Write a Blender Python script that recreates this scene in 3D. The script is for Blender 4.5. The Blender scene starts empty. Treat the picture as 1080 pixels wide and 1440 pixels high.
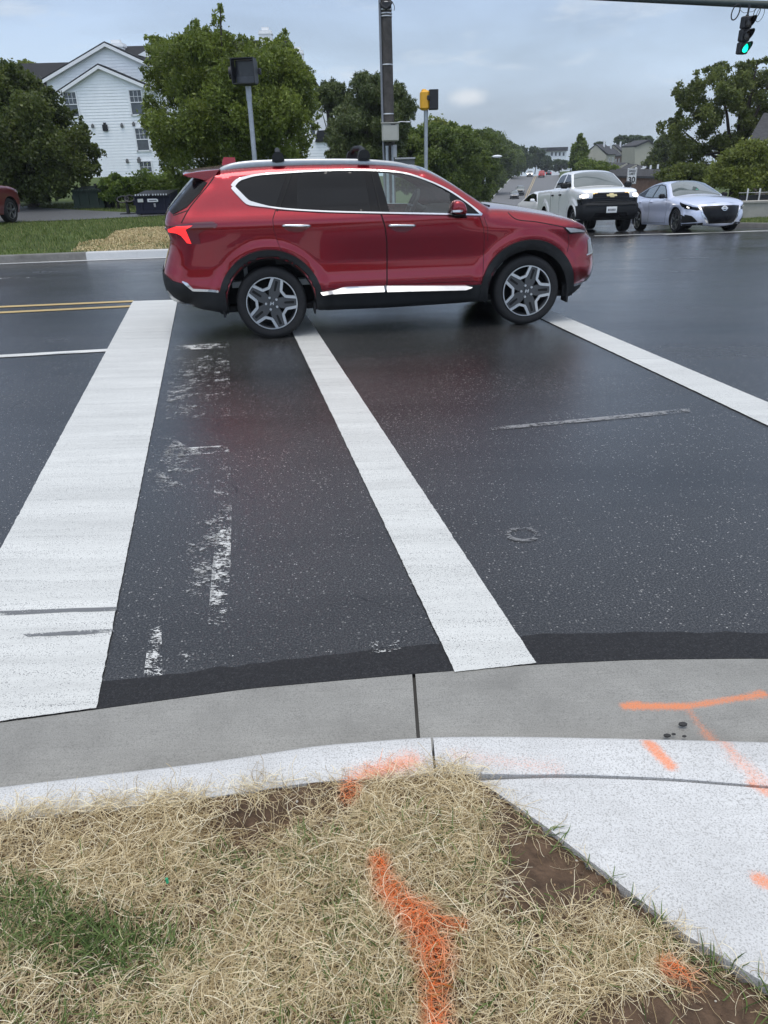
import bpy, math, random
import numpy as np
from mathutils import Vector, Matrix
from mathutils.geometry import delaunay_2d_cdt
from mathutils.bvhtree import BVHTree
PI = math.pi
rng = np.random.default_rng(7)
random.seed(7)
SC = bpy.context.scene
COL = SC.collection

# ------------------------------------------------------------------ camera
F, PITCH, ROLL, CAMH = 1044.98, 0.444835, -0.027346, 1.7218
_cp, _sp = math.cos(PITCH), math.sin(PITCH)
_fw = np.array([0, _cp, -_sp]); _u0 = np.array([0, _sp, _cp]); _r0 = np.array([1., 0, 0])
_c, _s = math.cos(ROLL), math.sin(ROLL)
RT = _c*_r0+_s*_u0; UP = -_s*_r0+_c*_u0; CC = np.array([0, 0, CAMH])
cam = bpy.data.objects.new('camera', bpy.data.cameras.new('camera')); COL.objects.link(cam)
M = Matrix.Identity(4)
for i in range(3):
    M[i][0] = RT[i]; M[i][1] = UP[i]; M[i][2] = -_fw[i]; M[i][3] = CC[i]
cam.matrix_world = M
cam.data.sensor_fit = 'VERTICAL'; cam.data.sensor_height = 36; cam.data.lens = F/1440*36
cam.data.clip_end = 3000; cam.data.clip_start = 0.05
SC.camera = cam

def ray(x, y): return (x-540)/F*RT+(720-y)/F*UP+_fw
def gnd(x, y, z=0.0):                       # point of the photograph on the level z
    d = ray(x, y); return CC+d*((z-CAMH)/d[2])
def at(x, y, D): return CC+D*ray(x, y)      # point at depth D
def vp(x, y, Y):                            # point on the upright plane at distance Y
    d = ray(x, y); return CC+d*(Y/d[1])

# ------------------------------------------------------------------ ground shape
def sstep(t): t = np.clip(t, 0, 1); return t*t*(3-2*t)
_gy = np.array([-80, 13, 18, 25, 40, 60, 100, 150, 180, 220, 262, 300, 420, 700.])
_gz = np.array([0, 0, -.17, -.60, -1.5, -2.6, -4.9, -6.45, -6.55, -5.75, -4.7, -6.2, -11, -16.])
_ty = np.linspace(-80, 700, 3901); _tz = np.interp(_ty, _gy, _gz)
_k = np.hanning(61); _k /= _k.sum(); _tz = np.convolve(np.pad(_tz, 30, 'edge'), _k, 'valid')
LC = np.array([(2.4, 20.5), (2.9, 28), (6.6, 60), (13, 100), (20.9, 151), (26.7, 180), (35.3, 220), (44.6, 262), (54, 300), (66, 345)])
RC = np.array([(12.1, 27), (13.5, 32), (20.5, 60), (28, 100), (36, 151), (41.3, 180), (50, 220), (59.2, 262), (69, 300), (81, 345)])
def lcx(y): return np.interp(y, LC[:, 1], LC[:, 0])
def G(x, y):
    x = np.asarray(x, float); y = np.asarray(y, float)
    zr = np.interp(y, _ty, _tz)
    zl = np.interp(y, [-80, 16, 27, 40, 75, 120, 300], [0, 0, .0, .2, .8, 0.5, -2])
    wd = np.maximum(4, (y-20)*.45)
    w = sstep((x-(lcx(y)-1.5-wd))/wd)
    return zl*(1-w)+zr*w
def Gf(x, y): return float(G(x, y))

# ------------------------------------------------------------------ materials
def nd(nt, t, **kw):
    n = nt.nodes.new(t)
    for k, v in kw.items():
        if k.startswith('i_'):
            key = k[2:]; key = int(key) if key.isdigit() else key.replace('_', ' ')
            n.inputs[key].default_value = v
        else: setattr(n, k, v)
    return n
def newmat(name):
    m = bpy.data.materials.new(name); m.use_nodes = True; nt = m.node_tree
    b = nt.nodes['Principled BSDF']; return m, nt, b
def c4(c): return (c[0], c[1], c[2], 1)
def pm(name, col, rough=.5, metal=0, coat=0, var=.12, scale=6, spec=.5, bump=0, bscale=60, emit=0, ecol=None, trans=0):
    m, nt, b = newmat(name); L = nt.links.new
    tc = nd(nt, 'ShaderNodeTexCoord')
    no = nd(nt, 'ShaderNodeTexNoise', i_Scale=scale, i_Detail=5.0, i_Roughness=.6)
    L(tc.outputs['Object'], no.inputs['Vector'])
    mr = nd(nt, 'ShaderNodeMapRange', i_1=.3, i_2=.7, i_3=1-var, i_4=1+var)
    L(no.outputs['Fac'], mr.inputs[0])
    mx = nd(nt, 'ShaderNodeVectorMath', operation='SCALE'); mx.inputs[0].default_value = col[:3]
    L(mr.outputs[0], mx.inputs['Scale']); L(mx.outputs[0], b.inputs['Base Color'])
    b.inputs['Roughness'].default_value = rough; b.inputs['Metallic'].default_value = metal
    b.inputs['Coat Weight'].default_value = coat; b.inputs['Coat Roughness'].default_value = .04
    b.inputs['Specular IOR Level'].default_value = spec
    if bump:
        n2 = nd(nt, 'ShaderNodeTexNoise', i_Scale=bscale, i_Detail=4.0)
        L(tc.outputs['Object'], n2.inputs['Vector'])
        bp = nd(nt, 'ShaderNodeBump', i_Strength=bump, i_Distance=.01); L(n2.outputs['Fac'], bp.inputs['Height']); L(bp.outputs[0], b.inputs['Normal'])
    if emit:
        b.inputs['Emission Color'].default_value = c4(ecol or col); b.inputs['Emission Strength'].default_value = emit
    return m
def glassmat(name, tint, gloss=.06, rough=.02):
    m, nt, b = newmat(name); L = nt.links.new; nt.nodes.remove(b)
    out = nt.nodes['Material Output']
    tr = nd(nt, 'ShaderNodeBsdfTransparent'); tr.inputs[0].default_value = c4(tint)
    gl = nd(nt, 'ShaderNodeBsdfGlossy'); gl.inputs['Roughness'].default_value = rough; gl.inputs[0].default_value = (.95, .95, .95, 1)
    fr = nd(nt, 'ShaderNodeFresnel', i_IOR=1.5)
    ad = nd(nt, 'ShaderNodeMath', operation='ADD'); ad.inputs[1].default_value = gloss; L(fr.outputs[0], ad.inputs[0])
    mx = nd(nt, 'ShaderNodeMixShader'); L(ad.outputs[0], mx.inputs[0]); L(tr.outputs[0], mx.inputs[1]); L(gl.outputs[0], mx.inputs[2])
    L(mx.outputs[0], out.inputs[0]); return m
MT = {}
MT['red'] = pm('red paint', (.255, .003, .013), .27, .8, 1, .04, 30)
MT['maroon'] = pm('maroon paint', (.14, .012, .016), .35, .3, 1, .05, 30)
MT['white'] = pm('white paint', (.82, .82, .82), .35, 0, 1, .03, 8)
MT['silver'] = pm('pale silver blue paint', (.60, .64, .78), .33, .25, 1, .04, 30)
MT['darkgrey'] = pm('dark grey paint', (.07, .075, .08), .35, .3, 1, .05)
MT['greygreen'] = pm('grey paint', (.2, .21, .2), .35, .3, 1, .05)
MT['blackpaint'] = pm('black paint', (.02, .02, .022), .35, 0, 1, .05)
MT['chrome'] = pm('brushed chrome', (.60, .61, .62), .2, 1, 0, .04, 20)
MT['alu'] = pm('satin aluminium', (.62, .63, .64), .32, 1, 0, .06, 20)
MT['railgrey'] = pm('grey metal rail', (.36, .38, .40), .4, .7, 0, .06, 20)
MT['clad'] = pm('black textured plastic', (.014, .015, .016), .6, 0, 0, .15, 14, .28, .15, 400)
MT['gloss'] = pm('gloss black plastic', (.006, .006, .007), .25, 0, 0, .1, 6, .2)
MT['gap'] = pm('dark seam', (.004, .004, .004), .8, 0, 0, .1)
MT['tyre'] = pm('tyre rubber', (.018, .018, .019), .7, 0, 0, .15, 30, .3, .2, 200)
MT['rimdark'] = pm('dark grey rim', (.085, .087, .09), .4, .6, 0, .1, 20)
MT['dglass'] = pm('dark privacy glass', (.004, .0045, .0055), .02, 0, 0, .1, 3, .30)
MT['cglass'] = glassmat('clear car glass', (.84, .92, .90), .03)
MT['wglass'] = glassmat('windscreen glass', (.55, .63, .62), .12)
MT['seat'] = pm('black leather', (.03, .03, .032), .5, 0, 0, .1, 20)
MT['satin'] = pm('satin sill trim', (.50, .51, .52), .34, .9, 0, .06, 20)
MT['cabin'] = pm('grey cabin trim', (.26, .27, .26), .7, 0, 0, .1, 10)
MT['tail'] = pm('lit tail lamp', (.8, .02, .02), .2, 0, 1, .05, 5, emit=1.0, ecol=(1, .03, .03))
MT['tailoff_cup'] = pm('dark red lens and cup shade', (.10, .004, .008), .1, 0, 1, .05)
MT['lens'] = pm('clear lamp lens', (.55, .55, .56), .1, .3, 1, .08, 30)
MT['lamp'] = pm('lit headlamp', (1, .9, .75), .2, emit=7, ecol=(1, .88, .68))
MT['lampw'] = pm('lit small lamp', (1, 1, 1), .2, emit=3, ecol=(1, .97, .9))
MT['amber'] = pm('lit amber lamp', (1, .6, .2), .2, emit=2.2, ecol=(1, .62, .25))
MT['gold'] = pm('gold emblem', (.75, .60, .30), .3, .8)
MT['plate'] = pm('licence plate', (.72, .72, .70), .4, 0, 0, .05)
MT['plateink'] = pm('plate ink', (.08, .08, .09), .6)

# ------------------------------------------------------------------ objects
def tag(o, label=None, cat=None, group=None, kind=None):
    if label: o['label'] = label
    if cat: o['category'] = cat
    if group: o['group'] = group
    if kind: o['kind'] = kind
    return o
def empty(name, loc=(0, 0, 0), rot=(0, 0, 0), parent=None):
    o = bpy.data.objects.new(name, None); COL.objects.link(o); o.location = loc; o.rotation_euler = rot
    o.empty_display_size = .2
    if parent: o.parent = parent
    return o
def mkobj(name, V, Fc, mats, parent=None, mi=None, smooth=True, sharp=35):
    me = bpy.data.meshes.new(name)
    V = np.asarray(V, float)
    me.from_pydata(V.tolist(), [], [tuple(int(i) for i in f) for f in Fc])
    if not isinstance(mats, (list, tuple)): mats = [mats]
    for m in mats: me.materials.append(m)
    if mi is not None: me.polygons.foreach_set('material_index', np.asarray(mi, np.int32))
    if smooth:
        me.polygons.foreach_set('use_smooth', np.ones(len(me.polygons), bool))
        if sharp < 180: me.set_sharp_from_angle(angle=math.radians(sharp))
    me.update()
    o = bpy.data.objects.new(name, me); COL.objects.link(o)
    if parent: o.parent = parent
    return o
class MB:
    def __init__(s): s.v = []; s.f = []; s.m = []; s.cur = 0
    def add(s, V, Fc, mi=None):
        n = len(s.v); s.v += [tuple(map(float, p)) for p in V]
        s.f += [tuple(n+i for i in f) for f in Fc]; s.m += [s.cur if mi is None else mi]*len(Fc); return s
    def box(s, c, d, rz=0, mi=None, taper=1.0, R=None):
        x, y, z = [a/2 for a in d]; P = []
        for sz in (-1, 1):
            k = taper if sz > 0 else 1
            for sx, sy in ((-1, -1), (1, -1), (1, 1), (-1, 1)): P.append((sx*x*k, sy*y*k, sz*z))
        P = np.array(P)
        if R is not None: P = P@np.array(R).T
        elif rz:
            cc, ss = math.cos(rz), math.sin(rz); P = np.stack([P[:, 0]*cc-P[:, 1]*ss, P[:, 0]*ss+P[:, 1]*cc, P[:, 2]], 1)
        return s.add(P+np.array(c), [(3, 2, 1, 0), (4, 5, 6, 7), (0, 1, 5, 4), (1, 2, 6, 5), (2, 3, 7, 6), (3, 0, 4, 7)], mi)
    def rbox(s, c, d, b=.02, rz=0, mi=None):                     # box with chamfered edges
        x, y, z = [a/2 for a in d]; b = min(b, x*.9, y*.9, z*.9); P = []
        for (zz, k) in ((-z, b), (-z+b, 0), (z-b, 0), (z, b)):
            X, Y = x-k, y-k; e = b
            for px, py in ((-X+e, -Y), (X-e, -Y), (X, -Y+e), (X, Y-e), (X-e, Y), (-X+e, Y), (-X, Y-e), (-X, -Y+e)): P.append((px, py, zz))
        P = np.array(P)
        if rz:
            cc, ss = math.cos(rz), math.sin(rz); P = np.stack([P[:, 0]*cc-P[:, 1]*ss, P[:, 0]*ss+P[:, 1]*cc, P[:, 2]], 1)
        f = [tuple(range(7, -1, -1)), tuple(range(24, 32))]
        for r in range(3):
            for i in range(8): j = (i+1) % 8; f.append((r*8+i, r*8+j, r*8+8+j, r*8+8+i))
        return s.add(P+np.array(c), f, mi)
    def tube(s, pts, rad, n=10, mi=None, cap=True):
        pts = [np.array(p, float) for p in pts]
        if not hasattr(rad, '__len__'): rad = [rad]*len(pts)
        P = []; ref = None
        for i, p in enumerate(pts):
            d = (pts[min(i+1, len(pts)-1)]-pts[max(i-1, 0)]); d /= np.linalg.norm(d)+1e-9
            if ref is None: ref = np.cross(d, [0, 0, 1.]) if abs(d[2]) < .9 else np.cross(d, [1., 0, 0])
            a = ref-d*np.dot(ref, d); a /= np.linalg.norm(a)+1e-9; b = np.cross(d, a); ref = a
            for k in range(n):
                t = 2*PI*k/n; P.append(p+rad[i]*(math.cos(t)*a+math.sin(t)*b))
        f = []
        for i in range(len(pts)-1):
            for k in range(n): f.append((i*n+k, i*n+(k+1) % n, (i+1)*n+(k+1) % n, (i+1)*n+k))
        if cap: f += [tuple(range(n-1, -1, -1)), tuple((len(pts)-1)*n+k for k in range(n))]
        return s.add(P, f, mi)
    def lathe(s, prof, n=48, axis='y', c=(0, 0, 0), mi=None, closed=False):   # prof: (radius, offset along axis)
        P = []
        for r, o in prof:
            for k in range(n):
                t = 2*PI*k/n; a, b = r*math.cos(t), r*math.sin(t)
                P.append({'y': (a, o, b), 'z': (a, b, o), 'x': (o, a, b)}[axis])
        m = len(prof); f = []
        for i in range(m if closed else m-1):
            j = (i+1) % m
            for k in range(n): f.append((i*n+k, j*n+k, j*n+(k+1) % n, i*n+(k+1) % n))
        return s.add(np.array(P)+np.array(c), f, mi)
    def prism(s, poly, o0, o1, axis='y', mi=None):                # 2-D outline pulled between two offsets
        n = len(poly); mp = {'y': lambda a, b, o: (a, o, b), 'x': lambda a, b, o: (o, a, b), 'z': lambda a, b, o: (a, b, o)}[axis]
        P = [mp(a, b, o0) for a, b in poly]+[mp(a, b, o1) for a, b in poly]
        return s.add(P, [tuple(range(n)), tuple(range(2*n-1, n-1, -1))]+[(i, n+i, n+(i+1) % n, (i+1) % n) for i in range(n)], mi)
    def sphere(s, c, r, n=12, m=8, mi=None):
        r = r if hasattr(r, '__len__') else (r, r, r); P = []; f = []
        for i in range(m+1):
            ph = PI*i/m
            for k in range(n):
                t = 2*PI*k/n; P.append((c[0]+r[0]*math.sin(ph)*math.cos(t), c[1]+r[1]*math.sin(ph)*math.sin(t), c[2]+r[2]*math.cos(ph)))
        for i in range(m):
            for k in range(n): f.append((i*n+k, (i+1)*n+k, (i+1)*n+(k+1) % n, i*n+(k+1) % n))
        return s.add(P, f, mi)
    def build(s, name, mats, parent=None, smooth=True, sharp=35):
        return mkobj(name, s.v, s.f, mats, parent, s.m, smooth, sharp)

# ------------------------------------------------------------------ 2-D helpers
def catmull(P, step=.04, closed=False):
    P = [np.array(p, float) for p in P]; n = len(P); out = []
    rngi = range(n) if closed else range(n-1)
    for i in rngi:
        if closed: p0, p1, p2, p3 = P[(i-1) % n], P[i], P[(i+1) % n], P[(i+2) % n]
        else: p0, p1, p2, p3 = P[max(i-1, 0)], P[i], P[i+1], P[min(i+2, n-1)]
        L = np.linalg.norm(p2-p1); k = max(1, int(math.ceil(L/step)))
        def tj(a, b): return max(np.linalg.norm(b-a), 1e-6)**.5
        t01, t12, t23 = tj(p0, p1), tj(p1, p2), tj(p2, p3)
        m1 = (p2-p1+t12*((p1-p0)/t01-(p2-p0)/(t01+t12))) if np.linalg.norm(p1-p0) > 1e-9 else (p2-p1)
        m2 = (p2-p1+t12*((p3-p2)/t23-(p3-p1)/(t12+t23))) if np.linalg.norm(p3-p2) > 1e-9 else (p2-p1)
        for j in range(k):
            t = j/k; t2, t3 = t*t, t*t*t
            out.append((2*t3-3*t2+1)*p1+(t3-2*t2+t)*m1+(-2*t3+3*t2)*p2+(t3-t2)*m2)
    if not closed: out.append(P[-1])
    return np.array(out)
def dens(P, step, closed=True):
    P = [np.array(p, float) for p in P]; out = []; n = len(P)
    for i in range(n if closed else n-1):
        a, b = P[i], P[(i+1) % n]; k = max(1, int(math.ceil(np.linalg.norm(b-a)/step)))
        for j in range(k): out.append(a+(b-a)*j/k)
    if not closed: out.append(P[-1])
    return np.array(out)
def chaikin(P, it=2, closed=True):
    P = np.array(P, float)
    for _ in range(it):
        Q = np.roll(P, -1, 0); P = np.stack([.75*P+.25*Q, .25*P+.75*Q], 1).reshape(-1, 2)
    return P
def pip(pts, poly):
    pts = np.asarray(pts); poly = np.asarray(poly); x, y = pts[:, 0], pts[:, 1]; ins = np.zeros(len(pts), bool)
    a = poly; b = np.roll(poly, -1, 0)
    for (x1, y1), (x2, y2) in zip(a, b):
        if y1 == y2: continue
        c = ((y1 > y) != (y2 > y)) & (x < (x2-x1)*(y-y1)/(y2-y1)+x1); ins ^= c
    return ins
def dseg(pts, poly, closed=True):
    pts = np.asarray(pts, float); A = np.asarray(poly, float); B = np.roll(A, -1, 0)
    if not closed: A, B = A[:-1], B[:-1]
    best = np.full(len(pts), 1e9)
    for a, b in zip(A, B):
        ab = b-a; l = (ab*ab).sum()+1e-12; t = np.clip(((pts-a)@ab)/l, 0, 1)
        d = np.hypot(pts[:, 0]-a[0]-t*ab[0], pts[:, 1]-a[1]-t*ab[1]); best = np.minimum(best, d)
    return best
def tri2d(poly, holes=(), grid=.04, extra=None):
    """triangulate an outline with inner grid points; returns pts, faces, list of boundary loops"""
    loops = [np.asarray(poly)]+[np.asarray(h) for h in holes]
    allb = np.concatenate(loops); mn, mx = loops[0].min(0), loops[0].max(0)
    gx = np.arange(mn[0]+grid*.5, mx[0], grid); gy = np.arange(mn[1]+grid*.5, mx[1], grid)
    g = np.array([(x, y) for x in gx for y in gy]).reshape(-1, 2)
    if extra is not None and len(extra): g = np.concatenate([extra, g])
    if len(g):
        k = pip(g, loops[0])
        for h in loops[1:]: k &= ~pip(g, h)
        g = g[k]
    if len(g):
        d = np.min([dseg(g, l) for l in loops], 0)
        ne = 0 if extra is None else len(extra)
        g = g[d > min(grid*.35, .006 if extra is not None else grid*.35)]
    V = [Vector(p) for p in allb]+[Vector(p) for p in g]
    E = []; o = 0; idx = []
    for l in loops:
        n = len(l); E += [(o+i, o+(i+1) % n) for i in range(n)]; idx.append((o, n)); o += n
    r = delaunay_2d_cdt(V, E, [], 0, 1e-6)
    P = np.array([(v.x, v.y) for v in r[0]]); Fc = np.array([f for f in r[2] if len(f) == 3], int)
    cen = P[Fc].mean(1); k = pip(cen, loops[0])
    for h in loops[1:]: k &= ~pip(cen, h)
    return P, Fc[k]
def bedges(Fc):
    e = {}
    for f in Fc:
        n = len(f)
        for i in range(n):
            a, b = int(f[i]), int(f[(i+1) % n]); e[(a, b)] = 1
    return [(a, b) for (a, b) in e if (b, a) not in e]
def smooth_table(pts, lo=-.1, hi=2.6, win=.04):
    z = np.arange(lo, hi, .004); w = np.interp(z, [p[0] for p in pts], [p[1] for p in pts])
    n = max(3, int(win/.004)|1); k = np.hanning(n+2)[1:-1]; k /= k.sum(); w = np.convolve(np.pad(w, n//2, 'edge'), k, 'valid')
    return lambda q: np.interp(q, z, w)

# ------------------------------------------------------------------ car body from a side outline and a width profile
class Car:
    """runs: closed outline as [(zone, points, smooth)], x forward from the rear axle, z up"""
    def __init__(s, root, runs, W, drops, bulge, paint, clad, grid=.04, holes=(), flare=None, zones_mat=None, taper=None, ribn=14):
        s.root = root; s.W = W; s.grid = grid; s.taper = taper; s.flare = flare
        B = []; Z = []; s.runs = {}
        for zone, pts, sm in runs:
            q = catmull(pts, grid) if sm else dens(pts, grid, False)
            s.runs.setdefault(zone, []).append(q)
            B += list(q[:-1]); Z += [zone]*(len(q)-1)
        B = np.array(B); n = len(B); s.drops = drops
        area = .5*np.sum(B[:, 0]*np.roll(B[:, 1], -1)-np.roll(B[:, 0], -1)*B[:, 1])
        T = np.roll(B, -1, 0)-np.roll(B, 1, 0); T /= np.linalg.norm(T, axis=1)[:, None]+1e-9
        N = np.stack([T[:, 1], -T[:, 0]], 1)*(1 if area > 0 else -1)
        extra = np.concatenate([B-N*o for o in (.010, .025, .045, .075)])
        keep = dseg(extra, B) > np.repeat([.008, .021, .038, .065], n)*.95
        extra = extra[keep]
        hl = [dens(h, grid*.7) for h in holes]
        def side(holes_):
            P, Fc = tri2d(B, holes_, grid, extra)
            return P, Fc
        P, Fc = side(hl); y = s.y(P)
        Pb, Fb = (P, Fc) if not len(hl) else side([])
        yb = s.y(Pb)
        # flip so that the right side (-y) faces outwards
        V = np.stack([P[:, 0], -y, P[:, 1]], 1); a = P[Fc]
        sg = (a[:, 1, 0]-a[:, 0, 0])*(a[:, 2, 1]-a[:, 0, 1])-(a[:, 1, 1]-a[:, 0, 1])*(a[:, 2, 0]-a[:, 0, 0])
        Fr = np.where((sg > 0)[:, None], Fc, Fc[:, ::-1])
        VL = V*np.array([1, -1, 1])
        VV = np.concatenate([V, VL]); FF = np.concatenate([Fr, Fr[:, ::-1]+len(V)])
        # crossing ribbon
        yB = s.y(B); bz = np.array([bulge.get(z, 0) for z in Z])
        for _ in range(6): bz = (np.roll(bz, 1)+2*bz+np.roll(bz, -1))/4
        Nn = N.copy()
        for _ in range(3): Nn = np.roll(Nn, 1, 0)+2*Nn+np.roll(Nn, -1, 0); Nn /= np.linalg.norm(Nn, axis=1)[:, None]+1e-9
        t = np.linspace(-1, 1, ribn+1)
        R = np.zeros((n, ribn+1, 3)); prof = (1-np.abs(t)**2.2)
        R[:, :, 0] = B[:, 0:1]+bz[:, None]*Nn[:, 0:1]*prof; R[:, :, 2] = B[:, 1:2]+bz[:, None]*Nn[:, 1:2]*prof
        R[:, :, 1] = yB[:, None]*t
        RV = R.reshape(-1, 3); s.rib = {}
        for i in range(n):
            j = (i+1) % n; z = Z[i]
            for k in range(ribn):
                f = (i*(ribn+1)+k, j*(ribn+1)+k, j*(ribn+1)+k+1, i*(ribn+1)+k+1)
                if area > 0: f = f[::-1]
                s.rib.setdefault(z, []).append(f)
        zm = zones_mat or {}
        # body = both sides plus every ribbon without a part of its own
        bodyF = [tuple(f) for f in FF]; bodyV = list(VV); mi = [0]*len(bodyF); mats = [paint, clad]
        own = {}
        off = len(bodyV); used = False
        for z, fl in s.rib.items():
            if z.startswith('arch'): continue
            if z in zm: own.setdefault(zm[z][0], (zm[z][1], []))[1].extend(fl)
            else:
                bodyF += [tuple(off+i for i in f) for f in fl]; mi += [1 if z.startswith('bottom') else 0]*len(fl)
        bodyV += list(RV)
        used = sorted({i for f in bodyF for i in f}); mp = {a: b for b, a in enumerate(used)}
        VU = np.array(bodyV)[used]; FU = [tuple(mp[i] for i in f) for f in bodyF]
        # weld the seam between sides and ribbons
        key = {}; remap = np.arange(len(VU))
        for i, v in enumerate(np.round(VU, 5)):
            k = tuple(v+0.0); remap[i] = key.setdefault(k, i)
        FU = [tuple(remap[i] for i in f) for f in FU]
        s.body = mkobj('body', VU, FU, mats, root, mi, True, 42)
        for nm, (mat, fl) in own.items():
            u = sorted({i for f in fl for i in f}); mp = {a: b for b, a in enumerate(u)}
            o = mkobj(nm, RV[u], [tuple(mp[i] for i in f) for f in fl], mat, root, None, True, 42)
        # wheel wells
        for z, ql in s.runs.items():
            if not z.startswith('arch'): continue
            for q in ql:
                yq = s.y(q)
                for sd in (-1, 1):
                    mbw = MB()
                    A = np.stack([q[:, 0], sd*yq, q[:, 1]], 1); C_ = A.copy(); C_[:, 1] = sd*(yq-.32)
                    m_ = len(q); mbw.add(np.concatenate([A, C_]), [(i, i+1, m_+i+1, m_+i) for i in range(m_-1)]+[tuple(range(m_, 2*m_))])
                    mbw.build('wheel_well', MT['gap'], root)
        # surface for projecting parts on
        SV = np.concatenate([np.stack([Pb[:, 0], -yb, Pb[:, 1]], 1), np.stack([Pb[:, 0], yb, Pb[:, 1]], 1), RV])
        SF = [tuple(f) for f in Fb]+[tuple(f) for f in (Fb+len(Pb))]
        o2 = 2*len(Pb)
        for z, fl in s.rib.items(): SF += [tuple(o2+i for i in f) for f in fl]
        s.bvh = BVHTree.FromPolygons([tuple(v) for v in SV], SF)
        fn = []
        vn = np.zeros_like(SV)
        for f in SF:
            p = SV[list(f)]; c = np.cross(p[1]-p[0], p[-1]-p[0])
            if c @ (p.mean(0)-np.array([1.3, 0, .8])) < 0 and len(f) == 3: c = -c
            if len(f) == 4 and c @ (p.mean(0)-np.array([1.3, 0, .75])) < 0: c = -c
            for i in f: vn[i] += c
        s.SV, s.SF, s.vn = SV, SF, vn/(np.linalg.norm(vn, axis=1)[:, None]+1e-12)
    def y(s, P):
        P = np.asarray(P, float); x, z = P[:, 0], P[:, 1]
        w = s.W(z).copy()
        if s.taper: w = w+s.taper(x, z)
        if s.flare: w = w+s.flare(x, z)
        tot = np.zeros(len(P))
        for zone, (r, a) in s.drops.items():
            for q in s.runs.get(zone, []):
                d = dseg(P, q, False); t = np.clip(1-d/r, 0, 1); tot += (a*(1-np.sqrt(np.clip(1-t*t, 0, 1))))**2.5
        return np.maximum(w-tot**(1/2.5), .02)
    def hit(s, p, d):
        h = s.bvh.ray_cast(Vector(p), Vector(d))
        if h[0] is None: return None
        f = s.SF[h[2]]; pos = np.array(h[0]); ps = s.SV[list(f)]
        w = 1/(np.linalg.norm(ps-pos, axis=1)+1e-4); nrm = (s.vn[list(f)]*w[:, None]).sum(0); nrm /= np.linalg.norm(nrm)+1e-9
        if nrm @ np.array(d) > 0: nrm = -nrm
        return pos, nrm
    def patch(s, name, poly, view='side', off=.006, thick=.012, mat=None, parent=None, holes=(), grid=None, sides=(-1, 1), sm=0, tilt=None):
        """a panel of the given outline lying on the body; returns the objects made"""
        grid = grid or s.grid*.8; out = []
        poly = chaikin(poly, sm) if sm else np.array(poly, float)
        B = dens(poly, grid); H = [dens(h, grid) for h in holes]
        P, Fc = tri2d(B, H, grid)
        for sd in sides:
            pos = []; nr = []; ok = True
            for (a, b) in P:
                if view == 'side': p, d = (a, sd*4, b), (0, -sd, 0)
                elif view == 'front': p, d = (9, sd*a, b), (-1, 0, 0)
                elif view == 'rear': p, d = (-9, sd*a, b), (1, 0, 0)
                else: p, d = (a, sd*b, 6), (0, 0, -1)
                h = s.hit(p, d)
                if h is None:
                    h = pos and (pos[-1]+np.array([0, 0, 0]), nr[-1]) or (np.array(p)+np.array(d)*3.2, -np.array(d, float))
                    pp = np.array(p, float); q = h[0].copy()
                    if view == 'side': q[0], q[2] = a, b
                    elif view in ('front', 'rear'): q[1], q[2] = sd*a, b
                    h = (q, h[1])
                pos.append(h[0]); nr.append(h[1])
            pos = np.array(pos); nr = np.array(nr)
            ov = np.full(len(P), off) if tilt is None else np.array([tilt(a, b) for a, b in P])
            top = pos+nr*ov[:, None]; be = bedges(Fc)
            # orient
            f0 = Fc[len(Fc)//2]; c = np.cross(top[f0[1]]-top[f0[0]], top[f0[2]]-top[f0[0]])
            FF = Fc if c @ nr[f0[0]] > 0 else Fc[:, ::-1]
            be = bedges(FF); bv = sorted({i for e in be for i in e}); m1 = {v: len(P)+k for k, v in enumerate(bv)}
            low = pos[bv]+nr[bv]*(off-thick)
            V = np.concatenate([top, low]); fl = [tuple(f) for f in FF]+[(b, a, m1[a], m1[b]) for a, b in be]
            out.append(mkobj(name, V, fl, mat, parent or s.root, None, True, 40))
        return out
def strip(P, w, closed=False):
    """outline of a band of width w along a 2-D polyline"""
    P = np.array(P, float); T = np.gradient(P, axis=0); T /= np.linalg.norm(T, axis=1)[:, None]+1e-9
    N = np.stack([-T[:, 1], T[:, 0]], 1)*(w/2 if not hasattr(w, '__len__') else np.array(w)[:, None]/2)
    return np.concatenate([P+N, (P-N)[::-1]])

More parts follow.
